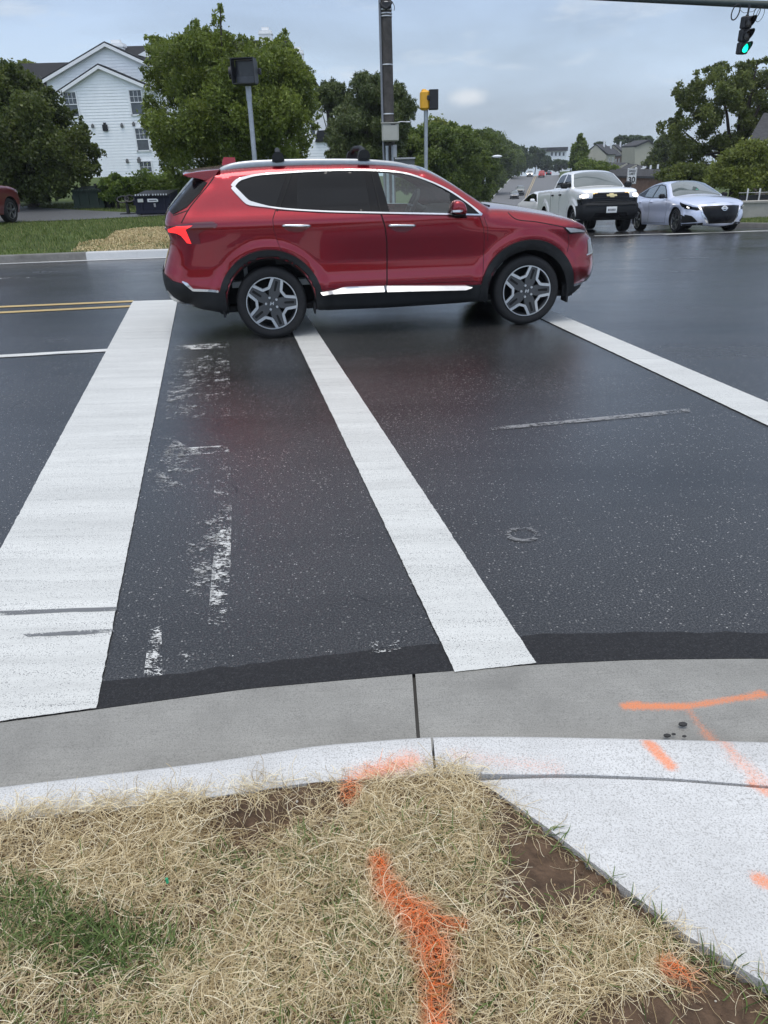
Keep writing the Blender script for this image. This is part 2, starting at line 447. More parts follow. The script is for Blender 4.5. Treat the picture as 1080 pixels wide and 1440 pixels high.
# ------------------------------------------------------------------ wheels
_wheels = {}
def wheel(root, x, side, yo, r, rim, width=.235, style='star', rot=0.0, z=None):
    """yo: half distance between the outer faces; the outer face looks along -y for side -1"""
    key = (round(r, 3), round(rim, 3), style, side, rot)
    if key not in _wheels:
        h = width; mb = MB()
        sh = r*.022
        prof = [(rim*.97, .012), (rim*1.02, .0), (rim*1.08, -.004), (rim+(r-rim)*.55, -.012), (r*.955, -.002), (r*.985, .018), (r, .045), (r, h*.5), (r, h-.045), (r*.98, h-.015), (r*.93, h), (rim, h)]
        mb.lathe(prof, 64)
        for k in range(3): rr = r*(.35+.2*k) + 0*sh
        me = mb.v, mb.f
        rb = MB()
        # barrel and dark back disc
        rb.lathe([(rim*.985, -.006), (rim*.985, .014), (rim*.93, .03), (rim*.90, .17)], 64, mi=0)
        rb.lathe([(rim*.92, .13), (.0001, .13)], 48, mi=2)
        rb.lathe([(rim*1.0, .004), (rim*1.0, -.008), (rim*.965, -.008), (rim*.955, .012)], 64, mi=1)
        pol = lambda rr, a: (rr*rim*math.cos(a), rr*rim*math.sin(a))
        ns = 5; st = 2*PI/ns; a0 = math.radians(73)+rot
        if style == 'star':
            ph = []
            for k in range(ns):
                c = a0+k*st; hw = math.radians(11.5)
                # spoke body
                ph = [pol(.30, c-math.radians(36)), pol(.60, c-math.radians(23.5)), pol(.965, c-hw), pol(.98, c), pol(.965, c+hw), pol(.60, c+math.radians(23.5)), pol(.30, c+math.radians(36))]
                rb.prism(ph+[(0, 0)], .004, .06, mi=0)
                # machined bright edges around the opening to the next spoke
                c2 = c+st
                a = [pol(.975, c+hw*.95), pol(.625, c+math.radians(22)), pol(.60, c+st/2-math.radians(13)), pol(.60, c+st/2+math.radians(13)), pol(.625, c2-math.radians(22)), pol(.975, c2-hw*.95)]
                q = strip([a[0], a[1]], .105*rim); rb.prism(q, -.008, .02, mi=1)
                q = strip([a[4], a[5]], .105*rim); rb.prism(q, -.008, .02, mi=1)
                q = strip(np.array([a[1], a[2], a[3], a[4]]), .10*rim); rb.prism(q, -.0075, .02, mi=1)
                # slot
                sl = [pol(.50, c-math.radians(4.5)), pol(.86, c-math.radians(3.6)), pol(.88, c), pol(.86, c+math.radians(3.6)), pol(.50, c+math.radians(4.5)), pol(.47, c)]
                rb.prism(sl, -.001, .01, mi=2)
                sl2 = [(p[0]*1.0, p[1]) for p in sl]
                # nut
                q = pol(.235, c+st/2); rb.lathe([(.0001, -.012), (.012, -.012), (.014, .01)], 8, c=(q[0], 0, q[1]), mi=1)
            rb.lathe([(.0001, -.006), (rim*.11, -.006), (rim*.13, .01)], 24, mi=0)
            rb.prism([(-.022, -.016), (-.012, -.016), (-.004, -.002), (.010, -.002), (.006, -.016), (.016, -.016), (.022, .016), (.012, .016), (.006, .004), (-.008, .004), (-.004, .016), (-.014, .016)], -.009, 0, mi=1)
        elif style == 'five':
            for k in range(5):
                c = a0+k*st
                for dd in (-.16, .16):
                    q = strip([pol(.12, c+dd), pol(.55, c+dd*.8), pol(.97, c+dd*1.3)], [.16*rim, .11*rim, .10*rim]); rb.prism(q, -.002, .05, mi=1 if dd > 0 else 0)
            rb.lathe([(.0001, -.006), (rim*.18, -.006), (rim*.2, .03)], 24, mi=0)
        else:
            for k in range(6):
                c = a0+k*PI/3; q = strip([pol(.1, c), pol(.6, c), pol(.97, c)], [.3*rim, .24*rim, .3*rim]); rb.prism(q, .004, .06, mi=0)
            rb.lathe([(.0001, -.006), (rim*.22, -.006), (rim*.24, .03)], 24, mi=0)
        def flip(b):
            V = np.array(b.v); 
            if side > 0: V[:, 1] *= -1; b.f = [f[::-1] for f in b.f]
            b.v = V.tolist(); return b
        t = flip(mb); w = flip(rb)
        _wheels[key] = (t, w)
        o = t.build('wheel', MT['tyre'], root, True, 50); o2 = w.build('rim', [MT['rimdark'], MT['alu'], MT['gap']], o, True, 30)
        _wheels[key] = (o.data, o2.data)
    else:
        o = bpy.data.objects.new('wheel', _wheels[key][0]); COL.objects.link(o); o.parent = root
        o2 = bpy.data.objects.new('rim', _wheels[key][1]); COL.objects.link(o2); o2.parent = o
    o.location = (x, side*yo, r if z is None else z)
    return o
def arc(cx, cz, r, a0, a1, n=28):
    return [(cx+r*math.cos(math.radians(a0+(a1-a0)*i/n)), cz+r*math.sin(math.radians(a0+(a1-a0)*i/n))) for i in range(n+1)]
# ------------------------------------------------------------------ red SUV
def place(root, x, y, head, z=None, pitch=True):
    z = Gf(x, y) if z is None else z
    dx, dy = math.cos(head), math.sin(head); pt = 0
    if pitch: pt = -math.atan((Gf(x+dx*1.5, y+dy*1.5)-Gf(x-dx*1.5, y-dy*1.5))/3)
    root.location = (x, y, z); root.rotation_euler = (0, pt, head)
def blob(name, c, r, mat, parent, pts=None, sub=2, sharp=60):
    mb = MB(); mb.sphere(c, r, 20, 12); return mb.build(name, mat, parent, True, sharp)

suv = empty('suv'); tag(suv, 'glossy red SUV driving across the crosswalk', 'car')
AF, AR = 2.765, 0.0; HZ = .368
runs = [
 ('rear', [(-.86, .36), (-.97, .385), (-1.05, .43), (-1.085, .52), (-1.10, .61), (-1.095, .70), (-1.05, .82), (-1.005, .93), (-.985, 1.03), (-1.0, 1.09), (-1.012, 1.16), (-1.0, 1.24)], True),
 ('hatch', [(-1.0, 1.24), (-.93, 1.315), (-.70, 1.545), (-.60, 1.625)], True),
 ('roof', [(-.60, 1.625), (-.45, 1.655), (-.3, 1.672), (0, 1.69), (.5, 1.695), (1.0, 1.683), (1.35, 1.655), (1.62, 1.607)], True),
 ('windshield', [(1.62, 1.607), (1.70, 1.583), (1.85, 1.512), (2.03, 1.407), (2.22, 1.285), (2.335, 1.215)], True),
 ('hood', [(2.335, 1.215), (2.53, 1.200), (2.84, 1.155), (3.07, 1.113), (3.25, 1.07), (3.40, 1.010), (3.505, .93)], True),
 ('front', [(3.505, .93), (3.56, .87), (3.595, .79), (3.615, .70), (3.62, .60), (3.615, .50), (3.59, .42), (3.50, .37)], True),
 ('bottomf', [(3.50, .37), (3.43, .335), (3.30, .29), (AF+.442, .28)], True),
 ('arch', arc(AF, HZ, .452, -11.2, 191.2), False),
 ('bottom', [(AF-.4434, .28), (2.0, .272), (1.2, .262), (.64, .268), (.4535, .28)], True),
 ('arch', arc(AR, HZ, .462, -11, 191), False),
 ('bottomr', [(-.4535, .28), (-.55, .295), (-.70, .325), (-.86, .36)], True),
]
Wt = smooth_table([(.2, .86), (.30, .905), (.40, .925), (.52, .936), (.57, .936), (.64, .922), (.76, .918), (.88, .930), (1.0, .943), (1.10, .948), (1.155, .950), (1.162, .950), (1.20, .936), (1.25, .905), (1.30, .875), (1.45, .80), (1.60, .718), (1.70, .655)], win=.022)
def flare(x, z):
    f = np.zeros_like(x)
    for cx, k in ((AF, 1.), (AR, 1.)):
        d = np.hypot(x-cx, z-HZ); f += .022*k*sstep((.64-d)/.07)*sstep((1.05-z)/.1)
    return f
def taper(x, z):
    t = -.05*sstep((x-2.6)/1.0)-.035*sstep((-.2-x)/.8)
    t += -.03*sstep((x-1.9)/.9)*sstep((z-1.0)/.15)
    # lower door scallop fades out towards the wheels
    return t+.010*sstep((.62-np.abs(x-1.35)*.0-z)/.1)*0
fgl = [(1.185, 1.583), (1.268, 1.216), (1.50, 1.204), (1.905, 1.190), (1.905, 1.368), (1.80, 1.430), (1.69, 1.487), (1.58, 1.530), (1.475, 1.560), (1.33, 1.580)]
car = Car(suv, runs, Wt,
  drops={'rear': (.26, .26), 'hatch': (.20, .16), 'roof': (.085, .10), 'windshield': (.07, .06), 'hood': (.13, .10), 'front': (.42, .34), 'bottom': (.05, .05), 'bottomf': (.07, .1), 'bottomr': (.07, .08)},
  bulge={'rear': .045, 'hatch': .05, 'roof': .035, 'windshield': .05, 'hood': .035, 'front': .12},
  paint=MT['red'], clad=MT['clad'], grid=.032, holes=[fgl], flare=flare, taper=taper,
  zones_mat={'hood': ('hood', MT['red']), 'windshield': ('windshield', MT['wglass']), 'roof': ('roof', MT['red'])})
P_ = car.patch
# window band: black surround with an opening for the front window, then dark panes
dlo_t = np.concatenate([dens([(-.288, 1.494), (-.268, 1.520), (-.238, 1.545), (-.200, 1.562)], .03, False)[:-1], catmull([(-.200, 1.562), (-.06, 1.590), (.27, 1.606), (.60, 1.613), (.95, 1.611), (1.30, 1.590), (1.48, 1.562), (1.70, 1.490), (1.90, 1.396), (2.09, 1.270), (2.225, 1.162)], .04)])
dlo_b = np.concatenate([catmull([(2.225, 1.162), (1.84, 1.182), (1.17, 1.213), (.57, 1.246), (.157, 1.285), (-.03, 1.318), (-.128, 1.340)], .04)[:-1], dens([(-.128, 1.340), (-.155, 1.352), (-.180, 1.374), (-.27, 1.470), (-.288, 1.494)], .03, False)])
dlo = np.concatenate([dlo_t[:-1], dlo_b[:-1]])
P_('window_surround', dlo, off=.003, thick=.006, mat=MT['gloss'], holes=[fgl])
inset = lambda poly, d: [tuple(p) for p in poly]
P_('window', [(-.250, 1.494), (-.225, 1.522), (-.185, 1.545), (-.04, 1.574), (.255, 1.588), (.118, 1.305), (-.02, 1.333), (-.125, 1.358), (-.155, 1.380)], off=.006, thick=.004, mat=MT['dglass'])
P_('window', [(.375, 1.594), (.345, 1.49), (.335, 1.284), (.57, 1.262), (1.075, 1.232), (1.035, 1.595), (.7, 1.60)], off=.006, thick=.004, mat=MT['dglass'])
P_('window', fgl, off=.001, thick=.001, mat=MT['cglass'])
# bright trim round the windows: wide at the rear corner
P_('window_trim', strip(dlo_t, np.interp(dlo_t[:, 0], [-.285, -.2, 0, 2.1, 2.23], [.042, .026, .0145, .0145, .022])), off=.012, thick=.014, mat=MT['chrome'], grid=.02)
P_('window_trim', strip(dlo_b, np.interp(dlo_b[:, 0], [-.285, -.17, -.10, .05, .3, 2.225], [.042, .046, .036, .0145, .0135, .0135])), off=.0125, thick=.014, mat=MT['chrome'], grid=.02)
# seams
def seam(pts, w=.009, view='side', sides=(-1, 1), off=.0012):
    return P_('panel_gap', strip(catmull(pts, .04), w), view, off, .002, MT['gap'], grid=.03, sides=sides)
# doors: panels laid proud of the body, with a dark line all round
rd = [(.105, 1.272), (.072, 1.19), (.070, 1.10), (.10, .98), (.14, .86), (.19, .79)]
rarc = arc(AR, HZ, .535, 52, 14, 10)
rear_door = [(.118, 1.268), (.57, 1.230), (1.168, 1.198), (1.205, 1.08), (1.222, .93), (1.222, .75), (1.212, .50), (.82, .51), (.66, .495), (.515, .50)]+[(x, z) for x, z in rarc[::-1]]+[(.155, .86), (.112, .98), (.082, 1.10), (.084, 1.19)]
front_door = [(1.185, 1.197), (1.84, 1.166), (2.20, 1.146), (2.243, 1.04), (2.258, .94), (2.26, .80), (2.255, .62), (2.246, .50), (2.14, .505), (1.7, .51), (1.226, .50), (1.234, .75), (1.234, .93), (1.217, 1.08)]
def door(poly, hx, hz):
    P_('panel_gap', np.array(poly)+(np.array(poly)-np.mean(poly, 0))*np.array([.012, .016]), off=.001, thick=.002, mat=MT['gap'])
    ds = P_('door', poly, off=.0045, thick=.005, mat=MT['red'])
    for sd, d in zip((-1, 1), ds):
        # shade of the handle cup as a flat dark red patch, then the grip
        cup = [(hx-.135, hz), (hx-.10, hz-.035), (hx-.03, hz-.06), (hx+.04, hz-.06), (hx+.10, hz-.04), (hx+.135, hz)]
        P_('handle_cup_shade', cup, off=.0055, thick=.002, mat=MT['tailoff_cup'], parent=d, sides=(sd,), grid=.02, sm=1)
        h = car.hit((hx, sd*4, hz), (0, -sd, 0))[0]
        mb = MB(); pts = [(hx-.135, h[1]+sd*.008, hz+.006), (hx-.12, h[1]+sd*.03, hz+.009), (hx, h[1]+sd*.042, hz+.006), (hx+.12, h[1]+sd*.03, hz), (hx+.135, h[1]+sd*.008, hz-.003)]
        mb.tube(catmull(pts, .02), .014, 10); mb.build('handle', MT['chrome'], d, True, 60)
door(rear_door, .31, 1.122); door(front_door, 1.385, 1.086)
seam([(.315, 1.615), (.165, 1.31), (.128, 1.262)], .012, off=.0085); seam([(1.115, 1.605), (1.175, 1.215)], .012, off=.0085)
# cladding: arches, sills, lower bumpers
fo = arc(AF, HZ, .535, -8, 188, 40); fi = arc(AF, HZ, .444, 188, -8, 40)
P_('wheel_arch_trim', fo+fi, off=.022, thick=.05, mat=MT['clad'], grid=.03)
ro = arc(AR, HZ, .540, -8, 188, 40); ri = arc(AR, HZ, .454, 188, -8, 40)
P_('wheel_arch_trim', ro+ri, off=.022, thick=.05, mat=MT['clad'], grid=.03)
P_('sill_cladding', [(.46, .45), (.515, .475), (.70, .487), (.82, .50), (1.2, .495), (2.14, .463), (2.27, .47), (2.30, .30), (2.0, .285), (1.2, .274), (.6, .28), (.475, .30)], off=.016, thick=.03, mat=MT['clad'])
for pl in ([(.51, .474), (.66, .484), (.76, .506), (.83, .51), (1.185, .501), (1.185, .452), (.75, .455), (.53, .450)], [(1.212, .5005), (2.07, .466), (2.15, .447), (2.06, .430), (1.212, .450)]):
    P_('sill_trim', pl, off=.026, thick=.045, mat=MT['satin'], tilt=lambda a, b: .020+.055*np.clip((.500-.022*max(0, (a-1.2))-b)/.05, 0, 1), grid=.015)
P_('sill_trim', [(1.198, .515), (1.222, .475), (1.199, .442), (1.176, .475)], off=.032, thick=.012, mat=MT['alu'], grid=.01)
P_('bumper_cladding', [(-.47, .515), (-.77, .535), (-.86, .60), (-.99, .635), (-1.092, .70), (-1.10, .60), (-1.08, .45), (-.97, .392), (-.86, .372), (-.70, .338), (-.53, .305), (-.47, .33)], off=.010, thick=.03, mat=MT['clad'])
P_('bumper_trim', strip([(-.53, .523), (-.79, .546), (-.845, .60), (-.885, .628)], [.022, .024, .03, .012]), off=.018, thick=.02, mat=MT['chrome'], grid=.02)
P_('skid_trim', [(-.80, .375), (-.90, .39), (-1.0, .47), (-1.06, .53), (-1.075, .52), (-1.03, .45), (-.95, .375)], off=.014, thick=.02, mat=MT['alu'], grid=.02)
P_('bumper_cladding', [(3.19, .43), (3.28, .405), (3.46, .402), (3.60, .42), (3.57, .40), (3.43, .345), (3.28, .30), (3.19, .30)], off=.010, thick=.03, mat=MT['clad'])
P_('bumper_trim', strip(catmull([(3.285, .405), (3.44, .405), (3.495, .44), (3.545, .55), (3.57, .68)], .03), .026), off=.016, thick=.02, mat=MT['chrome'], grid=.02)
# rear face
P_('bumper_cladding', [(-.62, .72), (.62, .72), (.60, .45), (-.60, .45)], 'rear', .012, .03, MT['clad'], sides=(1,))
P_('rear_window', [(-.60, 1.30), (.60, 1.30), (.52, 1.575), (-.52, 1.575)], 'rear', .004, .004, MT['dglass'], sides=(1,))
P_('rear_window', [(-.955, 1.300), (-.71, 1.535), (-.655, 1.578), (-.535, 1.540), (-.61, 1.452), (-.755, 1.325), (-.90, 1.262)], off=.005, thick=.006, mat=MT['dglass'])
seam([(-.462, 1.645), (-.455, 1.61), (-.51, 1.537), (-.735, 1.311), (-.82, 1.185)], .010)
seam([(-.735, 1.30), (-.90, 1.252)], .008)
# tail lamp: dark lens reaching forward, lit hook
tl = P_('tail_lamp', [(-.96, 1.155), (-.82, 1.172), (-.68, 1.186), (-.51, 1.190), (-.468, 1.165), (-.486, 1.133), (-.60, 1.112), (-.665, 1.082), (-.66, .985), (-.735, .985), (-.80, 1.03), (-.87, 1.085), (-.97, 1.10)], off=.007, thick=.012, mat=MT['tailoff_cup'], grid=.02)
for sd, t in zip((-1, 1), tl):
    P_('light_bar', [(-.965, 1.128), (-.87, 1.155), (-.71, 1.160), (-.745, 1.142), (-.785, 1.125), (-.745, .992), (-.785, .998), (-.835, 1.07), (-.88, 1.092), (-.965, 1.10)], off=.010, thick=.006, mat=MT['tail'], parent=t, sides=(sd,), grid=.02)
P_('light_bar', [(-.62, 1.10), (.62, 1.10), (.62, 1.125), (-.62, 1.125)], 'rear', .010, .01, MT['tailoff_cup'], sides=(1,))
# front lamps
hl = P_('headlight', [(3.125, 1.008), (3.24, 1.000), (3.36, .975), (3.43, .955), (3.42, .935), (3.27, .938), (3.205, .935)], off=.006, thick=.01, mat=MT['gloss'], grid=.02)
for sd, t in zip((-1, 1), hl):
    P_('light_bar', [(3.15, 1.003), (3.24, .995), (3.36, .970), (3.425, .952), (3.42, .940), (3.33, .948), (3.215, .953)], off=.009, thick=.004, mat=MT['lens'], parent=t, sides=(sd,), grid=.015)
P_('running_lamp', [(3.475, .85), (3.53, .865), (3.565, .72), (3.48, .715)], off=.008, thick=.012, mat=pm('smoked lens', (.22, .225, .23), .12, .3, 1), grid=.02)
P_('running_lamp_trim', strip([(3.45, .705), (3.52, .712), (3.575, .722)], .014), off=.012, thick=.012, mat=MT['chrome'], grid=.02)
P_('grille', [(-.60, .84), (.60, .84), (.52, .55), (-.52, .55)], 'front', .012, .02, MT['gloss'], sides=(1,))
# shut line of the bonnet; shade of the wing crease drawn as a dark strip
seam([(2.52, 1.172), (2.555, 1.135), (2.61, 1.103), (2.82, 1.073), (3.13, 1.010)], .008)
seam([(3.19, .93), (3.215, .85), (3.19, .75)], .005)
seam([(2.25, 1.143), (2.292, 1.03), (2.30, .90)], .004)
# spoiler
mb = MB(); SPF = [(-.40, 1.668), (-.60, 1.655), (-.745, 1.636), (-.772, 1.626), (-.768, 1.617), (-.742, 1.604), (-.655, 1.584), (-.515, 1.545), (-.455, 1.60)]; k_ = len(SPF)
ys_ = [-.70, -.69, -.66, -.5, -.25, 0, .25, .5, .66, .69, .70]
for yy in ys_:
    e = abs(yy)/.70; s_ = 1 if e < .93 else (.97 if e < .99 else .88); z0 = .035*(1-e*e)-.01; xo = -.03*(1-e*e)
    mb.v += [(-.5+(x+.5)*s_+xo*(x < -.6), yy, 1.61+(z-1.61)*s_+z0*(1 if z > 1.59 else .3)) for x, z in SPF]
for i in range(len(ys_)-1):
    for k in range(k_): mb.f.append((i*k_+k, (i+1)*k_+k, (i+1)*k_+(k+1) % k_, i*k_+(k+1) % k_)); mb.m.append(0)
mb.f += [tuple(range(k_))[::-1], tuple((len(ys_)-1)*k_+k for k in range(k_))]; mb.m += [0, 0]
o = mb.build('spoiler', MT['red'], suv, True, 40)
# roof rails, rack feet and bars, aerial
for sd in (-1, 1):
    rt_ = catmull([(-.44, 1.640), (-.385, 1.680), (-.29, 1.708), (-.14, 1.726), (.13, 1.733), (.5, 1.731), (.98, 1.718), (1.23, 1.700), (1.42, 1.675), (1.55, 1.640), (1.69, 1.580)], .05)
    rb_ = catmull([(-.42, 1.630), (-.28, 1.668), (-.05, 1.685), (.25, 1.690), (.5, 1.692), (.98, 1.680), (1.22, 1.665), (1.42, 1.637), (1.52, 1.612), (1.68, 1.572)], .05)
    mb = MB(); n = 40; ti = np.linspace(0, 1, n)
    ga = lambda q: np.stack([np.interp(ti, np.linspace(0, 1, len(q)), q[:, k]) for k in (0, 1)], 1)
    A, B = ga(rt_), ga(rb_); yo = .628
    for i in range(n):
        m_ = .3*A[i]+.7*B[i]
        mb.v += [(A[i][0], sd*(yo-.035), A[i][1]-.004), (A[i][0], sd*(yo-.012), A[i][1]), (A[i][0], sd*(yo+.002), A[i][1]-.006), (m_[0], sd*(yo+.012), m_[1]), (B[i][0], sd*(yo+.006), B[i][1]-.02), (B[i][0], sd*(yo-.035), B[i][1]-.02)]
    for i in range(n-1):
        for k in range(6): mb.f.append((i*6+k, i*6+(k+1) % 6, (i+1)*6+(k+1) % 6, (i+1)*6+k)); mb.m.append(0 if k in (0, 1) else 1)
    mb.build('roof_rail', [MT['alu'], MT['railgrey']], suv, True, 50)
    for fx in (.185, 1.055):
        mb = MB(); mb.prism(chaikin([(fx-.065, 1.706), (fx-.06, 1.75), (fx-.045, 1.792), (fx-.01, 1.803), (fx+.03, 1.797), (fx+.055, 1.77), (fx+.062, 1.706)], 1), sd*.545, sd*.668, 'y')
        mb.prism(chaikin([(fx-.04, 1.72), (fx-.04, 1.77), (fx-.01, 1.785), (fx+.03, 1.775), (fx+.04, 1.72)], 1), sd*.660, sd*.676, 'y', 0)
        mb.build('rack_foot', MT['clad'], suv, True, 30)
for fx in (.185, 1.055):
    mb = MB(); ys = np.linspace(-.6, .6, 17)
    mb.tube([(fx, yy, 1.776+.045*(1-(abs(yy)/.6)**4)) for yy in ys], .026, 10); mb.build('rack_bar', MT['clad'], suv, True, 60)
mb = MB(); prof = [(-.415, 1.690), (-.40, 1.745), (-.385, 1.768), (-.27, 1.764), (-.262, 1.70), (-.20, 1.68)]
V = []
for (x, z) in prof: V += [(x, -.035 if z < 1.72 else -.012, z), (x, .035 if z < 1.72 else .012, z)]
mb.add(V, [(2*i, 2*i+2, 2*i+3, 2*i+1) for i in range(5)]+[tuple(range(0, 12, 2)), tuple(range(11, 0, -2))]); mb.build('aerial', MT['red'], suv, True, 30)
# mirrors
for sd in (-1, 1):
    mb = MB(); yc = .985
    prof = [(1.885, 1.185), (1.880, 1.25), (1.897, 1.305), (1.945, 1.322), (2.005, 1.303), (2.043, 1.245), (2.05, 1.19), (2.02, 1.172), (1.95, 1.172)]
    pr = chaikin(prof, 2); rows = []
    for (o, k) in ((-.09, .80), (-.07, .93), (-.03, 1), (.03, 1), (.075, .93), (.10, .78), (.108, .5)):
        cxm, czm = 1.965, 1.243; rows.append([(cxm+(x-cxm)*k, sd*(yc+o), czm+(z-czm)*k) for x, z in pr])
    n = len(pr); V = [p for r_ in rows for p in r_]
    mb.add(V, [(i*n+k, i*n+(k+1) % n, (i+1)*n+(k+1) % n, (i+1)*n+k) for i in range(len(rows)-1) for k in range(n)]+[tuple(range(n)), tuple((len(rows)-1)*n+k for k in range(n))])
    mi = mb.build('mirror', MT['red'], suv, True, 60)
    mb = MB(); mb.add([(1.885, sd*(yc+.04), 1.226), (1.885, sd*(yc+.104), 1.226), (1.96, sd*(yc+.122), 1.228), (2.0, sd*(yc+.105), 1.222), (1.885, sd*(yc+.04), 1.207), (1.885, sd*(yc+.106), 1.207), (1.955, sd*(yc+.124), 1.206), (1.985, sd*(yc+.107), 1.209)],
       [(0, 1, 5, 4), (1, 2, 6, 5), (2, 3, 7, 6), (0, 3, 2, 1), (4, 5, 6, 7), (0, 4, 7, 3)]); mb.build('indicator', MT['lens'], mi, True, 30)
    mb = MB(); mb.rbox((1.955, sd*.985, 1.178), (.15, .19, .05), .02); mb.add([(1.92, sd*.90, 1.175), (2.09, sd*.90, 1.175), (2.11, sd*.90, 1.115), (1.98, sd*.90, 1.115), (1.90, sd*1.0, 1.18), (2.02, sd*1.0, 1.18), (2.03, sd*1.0, 1.155), (1.93, sd*1.0, 1.155)],
       [(0, 1, 2, 3), (4, 5, 6, 7), (0, 1, 5, 4), (1, 2, 6, 5), (2, 3, 7, 6), (3, 0, 4, 7)]); mb.build('mirror_arm', MT['gloss'], suv, True, 30)
# mud flaps
for sd in (-1, 1):
    for (x0, b) in ((-.50, .25), (2.30-.0, .27), (.445, .245), (3.225, .23)):
        mb = MB(); mb.box((x0, sd*.84, (b+.36)/2), (.02, .17, .36-b)); mb.build('mud_flap', MT['clad'], suv, False)
# wheels
for x in (AR, AF):
    for sd in (-1, 1): wheel(suv, x, sd, .905, HZ, .267, .235, 'star', 0.0)
# cabin
mb = MB(); mb.box((1.3, 0, .55), (3.4, 1.5, .06)); mb.box((2.5, 0, .75), (.06, 1.5, .6)); mb.box((-.25, 0, 1.0), (.04, 1.3, .8)); mb.build('cabin_floor', MT['cabin'], suv, False)
mb = MB(); mb.prism(chaikin([(1.86, 1.00), (1.83, 1.12), (1.92, 1.20), (2.3, 1.20), (2.4, 1.1), (2.4, .8), (2.0, .8)], 1), -.72, .72); mb.build('dashboard', MT['seat'], suv, True, 40)
for sx, yy in ((.98, -.38), (.98, .38), (.12, -.38), (.12, .38)):
    mb = MB(); mb.rbox((sx+.18, yy, .76), (.54, .5, .16), .05)
    mb.prism(chaikin([(sx-.02, .78), (sx+.10, .80), (sx-.13, 1.40), (sx-.24, 1.40)], 1), yy-.24, yy+.24); mb.rbox((sx-.22, yy, 1.50), (.10, .27, .17), .04)
    mb.build('seat', MT['seat'], suv, True, 40)
# steering wheel, with its column
mb = MB(); cen = np.array([1.72, .38, 1.20]); ax = np.array([-.90, 0, .42]); ax /= np.linalg.norm(ax); a = np.array([0, 1., 0]); b = np.cross(ax, a)
mb.tube([cen+.185*(math.cos(t)*a+math.sin(t)*b) for t in np.linspace(0, 2*PI, 33)], .018, 8)
mb.tube([cen, cen-ax*.25], [.07, .05], 10)
for t in (0, PI, -PI/2): mb.tube([cen, cen+.18*(math.cos(t)*a+math.sin(t)*b)], .022, 6)
mb.build('steering_wheel', MT['seat'], suv, True, 60)
for k in range(2):
    mb = MB(); mb.tube([(2.36, .25-.75*k, 1.235), (2.36+.02, -.2-.45*k, 1.228)], .012, 6); mb.build('wiper', MT['gloss'], suv)
mb = MB(); mb.rbox((-1.01, .1, 1.285), (.07, .05, .05), .015); mb.tube([(-1.0, .1, 1.30), (-.99, -.25, 1.33)], .012, 6); mb.build('wiper', MT['gloss'], suv)
mb = MB(); mb.box((1.4, 0, .30), (3.9, 1.5, .06)); mb.box((1.38, 0, .38), (1.7, 1.55, .1)); mb.build('underbody', MT['gap'], suv, False)
place(suv, -1.2316, 8.9041, .1273, 0, False)
# ------------------------------------------------------------------ white pickup
pk = empty('pickup_truck'); tag(pk, 'white crew cab pickup with lit headlamps and black front bumper', 'pickup truck', 'cars waiting at the far side of the junction')
AF, HZ = 3.34, .385
runs = [
 ('rear', [(-1.12, .55), (-1.17, .62), (-1.17, .78), (-1.10, .82), (-1.10, 1.33)], False),
 ('bed', [(-1.10, 1.33), (-1.05, 1.36), (.60, 1.375), (.72, 1.38)], False),
 ('cabback', [(.72, 1.38), (.80, 1.60), (.90, 1.80)], True),
 ('roof', [(.90, 1.80), (1.0, 1.855), (1.4, 1.885), (1.9, 1.875), (2.30, 1.80)], True),
 ('windshield', [(2.30, 1.80), (2.65, 1.60), (3.02, 1.36)], True),
 ('hood', [(3.02, 1.36), (3.3, 1.335), (3.7, 1.30), (4.0, 1.255), (4.13, 1.20)], True),
 ('front', [(4.13, 1.20), (4.185, 1.08), (4.20, .90), (4.25, .78), (4.25, .60), (4.20, .50), (4.10, .42)], True),
 ('bottomf', [(4.10, .42), (AF+.455, .38)], False),
 ('arch', arc(AF, HZ, .455, 0, 180), False),
 ('bottom', [(AF-.455, .385), (.455, .385)], False),
 ('arch', arc(0, HZ, .455, 0, 180), False),
 ('bottomr', [(-.455, .385), (-1.12, .55)], False)]
Wp = smooth_table([(.2, .90), (.40, .915), (.6, .94), (.95, .945), (1.1, .95), (1.24, .945), (1.33, .915), (1.37, .865), (1.5, .825), (1.8, .69), (1.9, .63)], win=.03)
def flp(x, z):
    f = np.zeros_like(x)
    for cx in (0, AF): f += .03*sstep((.66-np.hypot(x-cx, z-HZ))/.05)*sstep((1.1-z)/.08)
    return f
sw1 = [(1.92, 1.40), (2.86, 1.40), (2.60, 1.57), (2.22, 1.765), (1.86, 1.80)]
car = Car(pk, runs, Wp, {'rear': (.06, .05), 'bed': (.04, .04), 'cabback': (.08, .06), 'roof': (.08, .09), 'windshield': (.06, .05), 'hood': (.13, .10), 'front': (.28, .17)},
  {'rear': .02, 'cabback': .04, 'roof': .03, 'windshield': .07, 'hood': .035, 'front': .07}, MT['white'], MT['clad'], .05, flare=flp,
  taper=lambda x, z: -.03*sstep((x-3.4)/.8), zones_mat={'hood': ('hood', MT['white']), 'windshield': ('windshield', MT['dglass']), 'roof': ('roof', MT['white']), 'bed': ('bed_cover', MT['clad'])})
P_ = car.patch
car_w = pm('grey windscreen', (.10, .12, .12), .04, 0, 1, .1, 3)
bpy.data.objects['windshield.001'].data.materials[0] = car_w
P_('window', sw1, off=.004, thick=.004, mat=MT['dglass'])
P_('window', [(1.02, 1.41), (1.76, 1.40), (1.72, 1.80), (1.22, 1.79), (1.05, 1.72)], off=.004, thick=.004, mat=MT['dglass'])
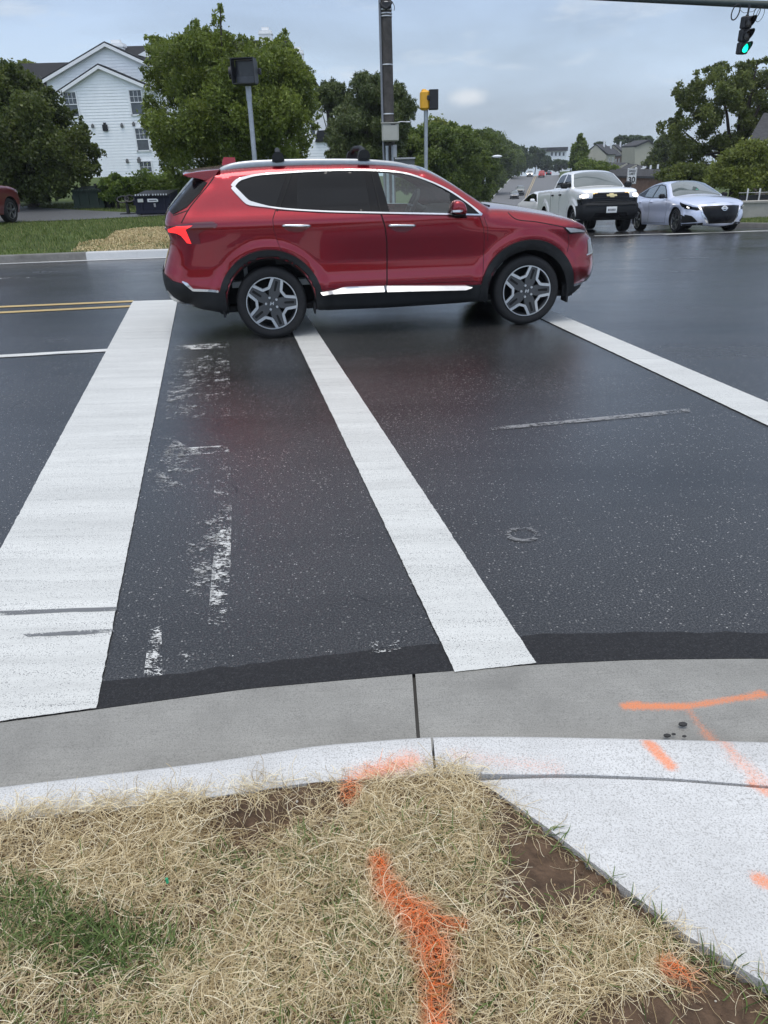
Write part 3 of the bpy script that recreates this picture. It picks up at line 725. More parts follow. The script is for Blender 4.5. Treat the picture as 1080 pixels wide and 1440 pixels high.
for poly in ([(.92, 1.34), (1.78, 1.34), (1.80, .48), (1.0, .48), (.80, .72), (.80, 1.15)], [(1.83, 1.34), (2.93, 1.34), (2.93, .9), (2.86, .48), (1.83, .48)]):
    P_('panel_gap', np.array(poly)+(np.array(poly)-np.mean(poly, 0))*.018, off=.001, thick=.002, mat=MT['gap'])
    ds = P_('door', poly, off=.006, thick=.006, mat=MT['white'])
    for sd, d in zip((-1, 1), ds):
        hx = poly[0][0]+.12; h = car.hit((hx, sd*4, 1.17), (0, -sd, 0))[0]; mb = MB(); mb.rbox((hx+.02, h[1]+sd*.02, 1.17), (.20, .06, .055), .015); mb.build('handle', MT['clad'], d, True, 30)
P_('wheel_arch_trim', arc(AF, HZ, .50, 0, 180, 30)+arc(AF, HZ, .457, 180, 0, 30), off=.01, thick=.02, mat=MT['white'])
P_('panel_gap', strip([(.74, 1.36), (.74, .42)], .025), off=.002, thick=.003, mat=MT['gap'])
# front end
P_('bumper', [(-.93, .42), (.93, .42), (.945, .70), (.945, .80), (.80, .84), (-.80, .84), (-.945, .80), (-.945, .70)], 'front', .05, .10, MT['clad'], sides=(1,))
P_('bumper', [(4.22, .42), (4.28, .80), (4.10, 1.02), (3.93, .92), (3.87, .60), (3.88, .42)], 'side', .012, .03, MT['clad'])
P_('bumper_recess', [(-.55, .50), (.55, .50), (.48, .60), (-.48, .60)], 'front', .06, .02, MT['gloss'], sides=(1,))
P_('bumper_lip', [(-.78, .79), (.78, .79), (.74, .85), (-.74, .85)], 'front', .085, .08, MT['clad'], sides=(1,))
g = P_('grille', [(-.92, .82), (.92, .82), (.93, 1.0), (.58, 1.02), (.56, 1.165), (-.56, 1.165), (-.58, 1.02), (-.93, 1.0)], 'front', .02, .05, MT['gloss'], sides=(1,))[0]
for zz, w_ in ((.90, .60), (.965, .56), (1.03, .53), (1.13, .53)):
    P_('grille_bar', [(-w_, zz-.014), (w_, zz-.014), (w_, zz+.014), (-w_, zz+.014)], 'front', .04, .03, MT['clad'], g, sides=(1,))
P_('emblem', [(-.15, 1.055), (-.06, 1.055), (-.045, 1.03), (.075, 1.03), (.085, 1.055), (.165, 1.055), (.145, 1.10), (.055, 1.10), (.045, 1.125), (-.075, 1.125), (-.085, 1.10), (-.165, 1.10)], 'front', .062, .03, MT['gold'], sides=(1,))
P_('headlight', [(.585, 1.04), (.93, 1.02), (.935, 1.13), (.86, 1.165), (.60, 1.165)], 'front', .012, .03, MT['lens'])
P_('lamp', [(.70, 1.045), (.90, 1.035), (.90, 1.12), (.70, 1.13)], 'front', .022, .02, MT['lamp'], sm=1)
P_('marker_lamp', [(.43, 1.128), (.55, 1.128), (.55, 1.158), (.43, 1.158)], 'front', .03, .02, MT['amber'])
P_('headlight', [(4.21, 1.03), (4.17, 1.14), (4.0, 1.16), (4.0, 1.06)], 'side', .006, .01, MT['lens'])
pl = P_('licence_plate', [(-.16, .60), (.16, .60), (.16, .755), (-.16, .755)], 'front', .075, .02, MT['plate'], sides=(1,))[0]
for k in range(6): P_('plate_ink', [(-.115+.04*k, .645), (-.09+.04*k, .645), (-.09+.04*k, .70), (-.115+.04*k, .70)], 'front', .079, .004, MT['plateink'], pl, sides=(1,))
for sd in (-1, 1):
    mb = MB(); mb.rbox((2.74, sd*1.06, 1.43), (.12, .24, .17), .04); mb.box((2.78, sd*.92, 1.39), (.06, .14, .05)); mb.build('mirror', MT['clad'], pk, True, 40)
mb = MB(); mb.tube([(1.75, -.60, 1.87), (1.75, -.60, 2.06)], .012, 6); mb.build('aerial', MT['clad'], pk)
for x in (0, AF):
    for sd in (-1, 1): wheel(pk, x, sd, .89, .385, .235, .25, 'steel')
mb = MB(); mb.box((1.6, 0, .45), (4.6, 1.4, .1)); mb.build('underbody', MT['gap'], pk, False)
pk_pos = gnd(846, 331, -.55)
pk_h = math.radians(-87)
place(pk, 7.30-4.0*math.cos(pk_h), 25.1-4.0*math.sin(pk_h), pk_h)

# ------------------------------------------------------------------ pale sedan
sd_ = empty('sedan'); tag(sd_, 'pale silver blue sedan with black V shaped grille', 'car', 'cars waiting at the far side of the junction')
AF, HZ = 2.825, .335
runs = [
 ('rear', [(-.98, .30), (-1.06, .42), (-1.10, .60), (-1.09, .80), (-1.12, .98), (-1.08, 1.04)], True),
 ('deck', [(-1.08, 1.04), (-.9, 1.06), (-.62, 1.085)], True),
 ('backlight', [(-.62, 1.085), (-.3, 1.21), (.05, 1.335), (.30, 1.395)], True),
 ('roof', [(.30, 1.395), (.7, 1.435), (1.05, 1.435), (1.4, 1.39)], True),
 ('windshield', [(1.4, 1.39), (1.75, 1.23), (2.22, 1.00)], True),
 ('hood', [(2.22, 1.00), (2.6, .955), (3.1, .88), (3.5, .775), (3.66, .70)], True),
 ('front', [(3.66, .70), (3.735, .60), (3.75, .48), (3.74, .35), (3.66, .22)], True),
 ('bottomf', [(3.66, .22), (AF+.39, .20)], False),
 ('arch', arc(AF, HZ, .385, -20, 200), False),
 ('bottom', [(AF-.39, .20), (.39, .20)], False),
 ('arch', arc(0, HZ, .385, -20, 200), False),
 ('bottomr', [(-.39, .20), (-.98, .30)], False)]
Ws = smooth_table([(.1, .84), (.25, .89), (.4, .905), (.6, .895), (.75, .92), (.86, .925), (.92, .89), (.98, .83), (1.1, .76), (1.35, .60), (1.45, .53)], win=.03)
def fls(x, z):
    f = np.zeros_like(x)
    for cx in (0, AF): f += .025*sstep((.56-np.hypot(x-cx, z-HZ))/.08)*sstep((.85-z)/.1)
    return f
car = Car(sd_, runs, Ws, {'rear': (.35, .25), 'deck': (.12, .12), 'backlight': (.08, .08), 'roof': (.07, .09), 'windshield': (.06, .06), 'hood': (.13, .12), 'front': (.62, .36)},
  {'rear': .06, 'backlight': .05, 'roof': .03, 'windshield': .08, 'hood': .04, 'front': .20}, MT['silver'], MT['clad'], .05, flare=fls,
  taper=lambda x, z: -.03*sstep((x-2.6)/.9), zones_mat={'hood': ('hood', MT['silver']), 'windshield': ('windshield', MT['dglass']), 'roof': ('roof', MT['silver']), 'backlight': ('rear_window', MT['dglass'])})
bpy.data.objects['windshield.002'].data.materials[0] = car_w
P_ = car.patch
dlo = [(-.42, 1.09), (.2, 1.01), (.8, .975), (2.02, .965), (1.62, 1.19), (1.32, 1.325), (.95, 1.375), (.5, 1.355), (.1, 1.27)]
P_('window_surround', dlo, off=.003, thick=.005, mat=MT['gloss'])
P_('window', [(-.16, 1.085), (.15, 1.045), (.15, 1.25)], off=.006, thick=.004, mat=MT['dglass'])
P_('window', [(.2, 1.035), (.83, 1.0), (.80, 1.345), (.5, 1.325), (.2, 1.265)], off=.006, thick=.004, mat=car_w)
P_('window', [(.93, .995), (1.88, .985), (1.55, 1.19), (1.28, 1.305), (.90, 1.345)], off=.006, thick=.004, mat=car_w)
P_('roof_edge', strip(catmull([(-.45, 1.10), (.1, 1.285), (.5, 1.37), (.95, 1.39), (1.33, 1.34)], .06), .012), off=.008, thick=.01, mat=MT['chrome'])
for poly in ([(.02, .98), (.84, .955), (.86, .62), (.82, .27), (.48, .27), (.40, .50), (.22, .68)], [(.89, .955), (2.05, .94), (2.14, .82), (2.14, .60), (2.10, .27), (.87, .27), (.90, .60)]):
    P_('panel_gap', np.array(poly)+(np.array(poly)-np.mean(poly, 0))*.02, off=.001, thick=.002, mat=MT['gap'])
    ds = P_('door', poly, off=.005, thick=.005, mat=MT['silver'])
    for sd, d in zip((-1, 1), ds):
        hx = poly[0][0]+.15; h = car.hit((hx, sd*4, .87), (0, -sd, 0))[0]; mb = MB(); mb.rbox((hx, h[1]+sd*.015, .87), (.2, .05, .04), .012); mb.build('handle', MT['silver'], d, True, 30)
# front end: black V grille, lamps swept back, corner intakes
g = P_('grille', [(-.56, .70), (-.30, .715), (.30, .715), (.56, .70), (.50, .52), (.34, .25), (-.34, .25), (-.50, .52)], 'front', .012, .03, MT['gloss'], sides=(1,), grid=.04)[0]
P_('grille_trim', strip([(.60, .68), (.53, .50), (.38, .27)], .035), 'front', .02, .03, MT['chrome'], g)
ring = [(.075*math.cos(t), .635+.06*math.sin(t)) for t in np.linspace(0, 2*PI, 24, endpoint=False)]; ring2 = [(.055*math.cos(t), .635+.042*math.sin(t)) for t in np.linspace(0, 2*PI, 24, endpoint=False)]
P_('emblem', ring, 'front', .032, .03, MT['alu'], g, holes=[ring2], sides=(1,), grid=.02)
P_('emblem', [(-.09, .622), (.09, .622), (.09, .648), (-.09, .648)], 'front', .036, .03, MT['alu'], g, sides=(1,), grid=.02)
P_('headlight', [(3.56, .665), (3.50, .715), (3.30, .775), (3.02, .835), (3.05, .80), (3.20, .70), (3.45, .645)], 'side', .008, .012, MT['gloss'], grid=.03)
P_('headlight', [(.60, .68), (.86, .72), (.86, .66), (.66, .60), (.58, .62)], 'front', .008, .012, MT['gloss'], grid=.03)
P_('lamp', [(3.36, .715), (3.43, .70), (3.45, .67), (3.38, .68)], 'side', .012, .01, MT['lampw'], grid=.02)
P_('intake', [(3.16, .40), (3.20, .50), (3.44, .42), (3.56, .30), (3.22, .27)], 'side', .006, .012, MT['gap'])
P_('intake', [(.62, .30), (.86, .27), (.86, .50), (.76, .46)], 'front', .006, .012, MT['gap'])
P_('splitter', [(3.18, .20), (3.68, .22), (3.72, .27), (3.2, .245)], 'side', .010, .02, MT['clad'])
for sd in (-1, 1):
    mb = MB(); mb.rbox((1.93, sd*.98, 1.02), (.13, .20, .13), .04); mb.box((1.95, sd*.86, .98), (.05, .12, .03)); mb.build('mirror', MT['gloss'], sd_, True, 40)
for x in (0, AF):
    for sd in (-1, 1): wheel(sd_, x, sd, .90, .335, .25, .235, 'five')
mb = MB(); mb.box((1.3, 0, .27), (4.0, 1.4, .06)); mb.build('underbody', MT['gap'], sd_, False)
s_h = math.radians(-86)
place(sd_, 9.78-2.825*math.cos(s_h), 23.6-2.825*math.sin(s_h), s_h)

# ------------------------------------------------------------------ plainer cars, further away
def plain_car(name, label, kind, paint, x, y, head, front_lit=False, rear_lit=False, group=None, mat_roof=None):
    r_ = empty(name); tag(r_, label, 'car' if kind != 'pickup' else 'pickup truck', group)
    if kind == 'sedan':
        af, hz, R = 2.75, .33, .33; runs = [('rear', [(-.95, .35), (-1.05, .6), (-1.05, .95)], True), ('deck', [(-1.05, .95), (-.62, 1.04)], False), ('backlight', [(-.62, 1.04), (.2, 1.38)], True), ('roof', [(.2, 1.38), (.8, 1.46), (1.35, 1.40)], True), ('windshield', [(1.35, 1.40), (2.15, 1.02)], False), ('hood', [(2.15, 1.02), (3.2, .86), (3.55, .72)], True), ('front', [(3.55, .72), (3.68, .5), (3.58, .25)], True)]
        w = [(.1, .82), (.35, .88), (.8, .90), (.95, .86), (1.4, .60)]; win = [(-.2, 1.08), (2.0, 1.02), (1.35, 1.33), (.7, 1.39), (.2, 1.31)]; zb = .22; gl = [(.28, .80), (.75, .82), (.72, .68), (.3, .66)]; fr = [(-.5, .62), (.5, .62), (.45, .35), (-.45, .35)]
    elif kind == 'pickup':
        af, hz, R = 3.3, .39, .39; runs = [('rear', [(-1.1, .5), (-1.15, .8), (-1.1, 1.3)], True), ('bed', [(-1.1, 1.3), (.7, 1.34)], False), ('cabback', [(.7, 1.34), (.9, 1.82)], False), ('roof', [(.9, 1.82), (1.5, 1.89), (2.2, 1.82)], True), ('windshield', [(2.2, 1.82), (2.95, 1.36)], False), ('hood', [(2.95, 1.36), (3.9, 1.24), (4.1, 1.1)], True), ('front', [(4.1, 1.1), (4.2, .7), (4.1, .45)], True)]
        w = [(.3, .92), (1.2, .95), (1.36, .87), (1.85, .68)]; win = [(1.0, 1.42), (2.75, 1.42), (2.2, 1.74), (1.2, 1.78)]; zb = .42; gl = [(.62, 1.0), (.9, 1.0), (.9, 1.12), (.62, 1.12)]; fr = [(-.6, 1.1), (.6, 1.1), (.6, .75), (-.6, .75)]
    else:
        af, hz, R = 2.7, .36, .36; runs = [('rear', [(-.85, .4), (-.95, .7), (-.92, 1.05)], True), ('hatch', [(-.92, 1.05), (-.55, 1.62)], False), ('roof', [(-.55, 1.62), (.4, 1.72), (1.3, 1.65)], True), ('windshield', [(1.3, 1.65), (2.1, 1.15)], False), ('hood', [(2.1, 1.15), (3.1, 1.02), (3.42, .88)], True), ('front', [(3.42, .88), (3.5, .6), (3.42, .32)], True)]
        w = [(.2, .85), (.5, .92), (1.0, .93), (1.18, .88), (1.68, .66)]; win = [(-.4, 1.2), (1.95, 1.16), (1.25, 1.55), (.4, 1.61), (-.3, 1.55)]; zb = .27; gl = [(.5, .95), (.85, .95), (.85, .84), (.5, .82)]; fr = [(-.45, .92), (.45, .92), (.42, .62), (-.42, .62)]
    ra = R*1.17; fz = runs[-1][1][-1]; rz = runs[0][1][0]
    dx = math.sqrt(max(ra*ra-(hz-zb)**2, 0)); an = math.degrees(math.asin((zb-hz)/ra))
    runs += [('bottomf', [fz, (af+dx, zb)], False), ('arch', arc(af, hz, ra, an, 180-an, 16), False), ('bottom', [(af-dx, zb), (dx, zb)], False), ('arch', arc(0, hz, ra, an, 180-an, 16), False), ('bottomr', [(-dx, zb), rz], False)]
    c = Car(r_, runs, smooth_table(w, win=.06), {'rear': (.2, .15), 'roof': (.08, .09), 'hood': (.12, .1), 'front': (.35, .22), 'windshield': (.06, .06)}, {'rear': .05, 'roof': .03, 'windshield': .07, 'hood': .03, 'front': .12, 'hatch': .05, 'backlight': .05}, paint, MT['clad'], .09,
      zones_mat={'windshield': ('windshield', car_w), 'backlight': ('rear_window', MT['dglass'])}, ribn=8)
    c.patch('window', win, off=.006, thick=.006, mat=MT['dglass'], grid=.12)
    if kind == 'suv': c.patch('rear_window', [(-.55, 1.2), (.55, 1.2), (.48, 1.52), (-.48, 1.52)], 'rear', .006, .006, MT['dglass'], sides=(1,))
    c.patch('grille', fr, 'front', .01, .02, MT['gloss'], sides=(1,), grid=.1)
    c.patch('headlight', gl, 'front', .015, .02, MT['lamp' if front_lit else 'lens'], grid=.1)
    zt = 1.0 if kind != 'sedan' else .82
    c.patch('tail_lamp', [(.6, zt-.12), (.86, zt-.12), (.86, zt+.05), (.6, zt+.05)], 'rear', .012, .02, MT['tail' if rear_lit else 'tailoff_cup'], grid=.1)
    c.patch('bumper', [(-.8, .30), (.8, .30), (.82, .48), (-.82, .48)], 'front', .02, .04, MT['clad'], sides=(1,), grid=.15)
    for xx in (0, af):
        for sd in (-1, 1): wheel(r_, xx, sd, .89, R, R*.66, .22, 'five')
    for sd in (-1, 1):
        xm = win[1][0]-.2; zm_ = win[1][1]+.07; mb = MB(); mb.rbox((xm, sd*.97, zm_), (.12, .2, .13), .03); mb.box((xm, sd*.85, zm_-.05), (.05, .16, .04)); mb.build('mirror', paint, r_, True, 40)
    place(r_, x, y, head); return c
# ------------------------------------------------------------------ light and sky
w = bpy.data.worlds.new('World'); SC.world = w; w.use_nodes = True; nt = w.node_tree; L = nt.links.new
bg = nt.nodes['Background']
SUN_EL, SUN_ROT = math.radians(80), math.radians(200)
sky = nd(nt, 'ShaderNodeTexSky', sky_type='NISHITA', sun_disc=False); sky.sun_elevation = SUN_EL; sky.sun_rotation = SUN_ROT; sky.air_density = 1.2; sky.dust_density = 2.0
tc = nd(nt, 'ShaderNodeTexCoord'); sep = nd(nt, 'ShaderNodeSeparateXYZ'); L(tc.outputs['Generated'], sep.inputs[0])
# overcast: grey-blue sheet, brighter overhead and along the horizon, with soft banks of cloud
mp = nd(nt, 'ShaderNodeMapping'); mp.inputs['Scale'].default_value = (1.2, 1.2, 4.5); L(tc.outputs['Generated'], mp.inputs[0])
n1 = nd(nt, 'ShaderNodeTexNoise', i_Scale=1.7, i_Detail=6.0, i_Roughness=.55, i_Distortion=.4); L(mp.outputs[0], n1.inputs['Vector'])
n2 = nd(nt, 'ShaderNodeTexNoise', i_Scale=6.5, i_Detail=7.0, i_Roughness=.6); L(mp.outputs[0], n2.inputs['Vector'])
rp = nd(nt, 'ShaderNodeValToRGB'); L(sep.outputs['Z'], rp.inputs[0]); el = rp.color_ramp.elements
el[0].position = 0; el[0].color = (5.6, 6.7, 8.0, 1); el[1].position = 1; el[1].color = (11.2, 11.3, 11.6, 1)
for p_, c_ in ((.10, (5.0, 6.3, 8.0)), (.22, (3.7, 4.9, 7.2)), (.36, (4.2, 5.4, 7.7)), (.6, (7.0, 7.8, 9.2))):
    e = el.new(p_); e.color = c4(c_)
r2 = nd(nt, 'ShaderNodeMapRange', i_1=.36, i_2=.64, i_3=.74, i_4=1.20); L(n1.outputs['Fac'], r2.inputs[0])
sc_ = nd(nt, 'ShaderNodeVectorMath', operation='SCALE'); L(rp.outputs[0], sc_.inputs[0]); L(r2.outputs[0], sc_.inputs['Scale'])
r3 = nd(nt, 'ShaderNodeMapRange', i_1=.57, i_2=.74, i_3=0.0, i_4=.65); L(n2.outputs['Fac'], r3.inputs[0])
puff = nd(nt, 'ShaderNodeMix', data_type='RGBA'); L(r3.outputs[0], puff.inputs[0]); L(sc_.outputs[0], puff.inputs[6]); puff.inputs[7].default_value = (7.6, 8.2, 9.0, 1)
mx = nd(nt, 'ShaderNodeMix', data_type='RGBA'); mx.inputs[0].default_value = .85; L(sky.outputs[0], mx.inputs[6])
# a small bright puff of cloud, and the sky a little brighter behind the camera than ahead
pdir = ray(658, 136); pdir = pdir/np.linalg.norm(pdir); ps = nd(nt, 'ShaderNodeVectorMath', operation='SUBTRACT'); L(tc.outputs['Generated'], ps.inputs[0]); ps.inputs[1].default_value = pdir
pm_ = nd(nt, 'ShaderNodeVectorMath', operation='MULTIPLY'); L(ps.outputs[0], pm_.inputs[0]); pm_.inputs[1].default_value = (1, 1, 2.2); pl_ = nd(nt, 'ShaderNodeVectorMath', operation='LENGTH'); L(pm_.outputs[0], pl_.inputs[0])
n3 = nd(nt, 'ShaderNodeTexNoise', i_Scale=26.0, i_Detail=6.0); L(tc.outputs['Generated'], n3.inputs['Vector']); pa = nd(nt, 'ShaderNodeMath', operation='MULTIPLY_ADD'); L(n3.outputs['Fac'], pa.inputs[0]); pa.inputs[1].default_value = .035; L(pl_.outputs['Value'], pa.inputs[2])
pr_ = nd(nt, 'ShaderNodeMapRange', interpolation_type='SMOOTHSTEP', i_1=.046, i_2=.018, i_3=0., i_4=.75); L(pa.outputs[0], pr_.inputs[0]); pf = nd(nt, 'ShaderNodeMix', data_type='RGBA'); L(pr_.outputs[0], pf.inputs[0]); L(puff.outputs[2], pf.inputs[6]); pf.inputs[7].default_value = (8.6, 8.9, 9.3, 1)
yb_ = nd(nt, 'ShaderNodeMapRange', i_1=-1., i_2=.25, i_3=1.75, i_4=1.); L(sep.outputs['Y'], yb_.inputs[0]); yv = nd(nt, 'ShaderNodeVectorMath', operation='SCALE'); L(pf.outputs[2], yv.inputs[0]); L(yb_.outputs[0], yv.inputs['Scale']); L(yv.outputs[0], mx.inputs[7])
L(mx.outputs[2], bg.inputs[0]); bg.inputs[1].default_value = .1
sun = bpy.data.objects.new('sun', bpy.data.lights.new('sun', 'SUN')); COL.objects.link(sun)
sun.data.energy = 1.35; sun.data.angle = math.radians(30); sun.data.color = (1, .96, .9)
sun.rotation_euler = (math.radians(90)-SUN_EL, 0, math.radians(-20)); sun.location = (0, 0, 60)
SC.view_settings.view_transform = 'Standard'; SC.view_settings.look = 'None'; SC.view_settings.exposure = .14; SC.view_settings.gamma = 1
SC.cycles.max_bounces = 6; SC.cycles.transparent_max_bounces = 16

# ------------------------------------------------------------------ paved surfaces
def ramp(nt, src, stops):
    r_ = nd(nt, 'ShaderNodeValToRGB'); el = r_.color_ramp.elements
    el[0].position, el[0].color = stops[0][0], c4(stops[0][1]); el[1].position, el[1].color = stops[-1][0], c4(stops[-1][1])
    for p_, c_ in stops[1:-1]: e = el.new(p_); e.color = c4(c_)
    nt.links.new(src, r_.inputs[0]); return r_
def mathn(nt, op, a, b=None, clamp=False):
    m = nd(nt, 'ShaderNodeMath', operation=op, use_clamp=clamp)
    for i, q in enumerate((a, b)):
        if q is None: continue
        if hasattr(q, 'links'): nt.links.new(q, m.inputs[i])
        else: m.inputs[i].default_value = q
    return m.outputs[0]
def mixc(nt, fac, a, b):
    m = nd(nt, 'ShaderNodeMix', data_type='RGBA')
    for i, q in ((0, fac), (6, a), (7, b)):
        if hasattr(q, 'links'): nt.links.new(q, m.inputs[i])
        else: m.inputs[i].default_value = c4(q) if i else q
    return m.outputs[2]
def noise(nt, vec, scale, detail=4.0, rough=.55, sc=None, dist=0.0):
    if sc:
        mp = nd(nt, 'ShaderNodeMapping'); mp.inputs['Scale'].default_value = sc; nt.links.new(vec, mp.inputs[0]); vec = mp.outputs[0]
    n = nd(nt, 'ShaderNodeTexNoise', i_Scale=scale, i_Detail=detail, i_Roughness=rough, i_Distortion=dist); nt.links.new(vec, n.inputs['Vector']); return n.outputs['Fac']
def capsule(nt, vec, a, b, rad, soft, nz=None):
    """mask of a sprayed line from a to b on the ground"""
    a = np.array([a[0], a[1], 0.]); ab = np.array([b[0], b[1], 0.])-a; l2 = float(ab@ab)+1e-9
    s0 = nd(nt, 'ShaderNodeVectorMath', operation='MULTIPLY'); s0.inputs[1].default_value = (1, 1, 0); nt.links.new(vec, s0.inputs[0])
    s1 = nd(nt, 'ShaderNodeVectorMath', operation='SUBTRACT'); nt.links.new(s0.outputs[0], s1.inputs[0]); s1.inputs[1].default_value = a
    d = nd(nt, 'ShaderNodeVectorMath', operation='DOT_PRODUCT'); nt.links.new(s1.outputs[0], d.inputs[0]); d.inputs[1].default_value = ab/l2
    t = mathn(nt, 'ADD', d.outputs['Value'], 0.0, True)
    s2 = nd(nt, 'ShaderNodeVectorMath', operation='SCALE'); s2.inputs[0].default_value = ab; nt.links.new(t, s2.inputs['Scale'])
    s3 = nd(nt, 'ShaderNodeVectorMath', operation='DISTANCE'); nt.links.new(s1.outputs[0], s3.inputs[0]); nt.links.new(s2.outputs[0], s3.inputs[1])
    v = s3.outputs['Value']
    if nz is not None: v = mathn(nt, 'ADD', v, mathn(nt, 'MULTIPLY', mathn(nt, 'SUBTRACT', nz, .5), rad*1.2))
    m = nd(nt, 'ShaderNodeMapRange', interpolation_type='SMOOTHSTEP', i_1=rad+soft, i_2=rad-soft*.6, i_3=0.0, i_4=1.0); nt.links.new(v, m.inputs[0]); return m.outputs[0]
ORANGE = (.92, .20, .04)

m, nt, b = newmat('wet asphalt'); L = nt.links.new; geo = nd(nt, 'ShaderNodeNewGeometry'); V_ = geo.outputs['Position']
big = noise(nt, V_, .45, 5, .6); lane = noise(nt, V_, .8, 4, .6, (.12, 1.4, 1)); fine = noise(nt, V_, 120, 4, .85); mid = noise(nt, V_, 26, 5, .7)
vo = nd(nt, 'ShaderNodeTexVoronoi', i_Scale=105.0); L(V_, vo.inputs['Vector'])
sepc = nd(nt, 'ShaderNodeSeparateColor'); L(vo.outputs['Color'], sepc.inputs[0])
base = ramp(nt, fine, [(.36, (.004, .004, .0043)), (.5, (.022, .022, .0225)), (.62, (.12, .12, .118))]).outputs[0]
base = mixc(nt, mathn(nt, 'MULTIPLY', mid, .45), base, (.016, .016, .018))
spk = mathn(nt, 'MULTIPLY', mathn(nt, 'GREATER_THAN', sepc.outputs[0], .84), mathn(nt, 'LESS_THAN', vo.outputs['Distance'], mathn(nt, 'MULTIPLY', sepc.outputs[2], .40)))
spkd = mathn(nt, 'MULTIPLY', spk, mathn(nt, 'ADD', .25, mathn(nt, 'MULTIPLY', sepc.outputs[1], .75)))
fade = nd(nt, 'ShaderNodeMapRange', i_1=.35, i_2=.65, i_3=.4, i_4=1.0); L(noise(nt, V_, .9, 4), fade.inputs[0])
v2 = nd(nt, 'ShaderNodeTexVoronoi', i_Scale=44.0); L(V_, v2.inputs['Vector']); sp2 = nd(nt, 'ShaderNodeSeparateColor'); L(v2.outputs['Color'], sp2.inputs[0])
k2 = mathn(nt, 'MULTIPLY', mathn(nt, 'GREATER_THAN', sp2.outputs[0], .93), mathn(nt, 'LESS_THAN', mathn(nt, 'ADD', v2.outputs['Distance'], mathn(nt, 'MULTIPLY', fine, .35)), .42))
base = mixc(nt, mathn(nt, 'MULTIPLY', mathn(nt, 'MAXIMUM', spkd, mathn(nt, 'MULTIPLY', k2, .4)), fade.outputs[0]), base, (.46, .45, .43))
stain = nd(nt, 'ShaderNodeMapRange', i_1=.48, i_2=.66, i_3=1.0, i_4=.55); L(noise(nt, V_, .55, 6, .62, (.35, 1.3, 1)), stain.inputs[0])
crk = nd(nt, 'ShaderNodeTexVoronoi', feature='DISTANCE_TO_EDGE', i_Scale=.23); dv = nd(nt, 'ShaderNodeVectorMath', operation='ADD'); L(V_, dv.inputs[0]); wn = nd(nt, 'ShaderNodeTexNoise', i_Scale=1.7, i_Detail=5.0); L(V_, wn.inputs['Vector']); L(wn.outputs['Color'], dv.inputs[1]); L(dv.outputs[0], crk.inputs['Vector'])
ck = mathn(nt, 'MULTIPLY', mathn(nt, 'LESS_THAN', crk.outputs['Distance'], .0011), mathn(nt, 'GREATER_THAN', noise(nt, V_, .35, 3), .50))
base = mixc(nt, mathn(nt, 'MULTIPLY', ck, .8), base, (.004, .004, .004))
sv = nd(nt, 'ShaderNodeVectorMath', operation='SCALE'); L(base, sv.inputs[0]); L(stain.outputs[0], sv.inputs['Scale']); base = sv.outputs[0]
sy = nd(nt, 'ShaderNodeSeparateXYZ'); L(V_, sy.inputs[0]); far_mix = nd(nt, 'ShaderNodeMapRange', interpolation_type='SMOOTHSTEP', i_1=30., i_2=75., i_3=0., i_4=1.); L(sy.outputs['Y'], far_mix.inputs[0]); base = mixc(nt, far_mix.outputs[0], base, (.135, .137, .142))  # asphalt blends to a paler, rougher grey with distance up the side road
L(base, b.inputs['Base Color'])
rr = nd(nt, 'ShaderNodeMapRange', i_1=.32, i_2=.68, i_3=.08, i_4=.31); L(mathn(nt, 'ADD', mathn(nt, 'MULTIPLY', big, .55), mathn(nt, 'MULTIPLY', lane, .45)), rr.inputs[0])
L(mathn(nt, 'MAXIMUM', rr.outputs[0], mathn(nt, 'MULTIPLY', far_mix.outputs[0], .75)), b.inputs['Roughness']); b.inputs['Specular IOR Level'].default_value = .5
bp = nd(nt, 'ShaderNodeBump', i_Strength=.38, i_Distance=.004); L(mathn(nt, 'ADD', fine, mathn(nt, 'MULTIPLY', mid, .4)), bp.inputs['Height']); L(bp.outputs[0], b.inputs['Normal'])
MT['asphalt'] = m
m, nt, b = newmat('fresh asphalt'); L = nt.links.new; geo = nd(nt, 'ShaderNodeNewGeometry'); V_ = geo.outputs['Position']
L(ramp(nt, noise(nt, V_, 140, 4, .7), [(.32, (.004, .004, .005)), (.56, (.016, .016, .018)), (.72, (.06, .06, .062))]).outputs[0], b.inputs['Base Color']); b.inputs['Roughness'].default_value = .6; b.inputs['Specular IOR Level'].default_value = .35
bp = nd(nt, 'ShaderNodeBump', i_Strength=.9, i_Distance=.006); L(noise(nt, V_, 110, 3, .7), bp.inputs['Height']); L(bp.outputs[0], b.inputs['Normal']); MT['patch'] = m

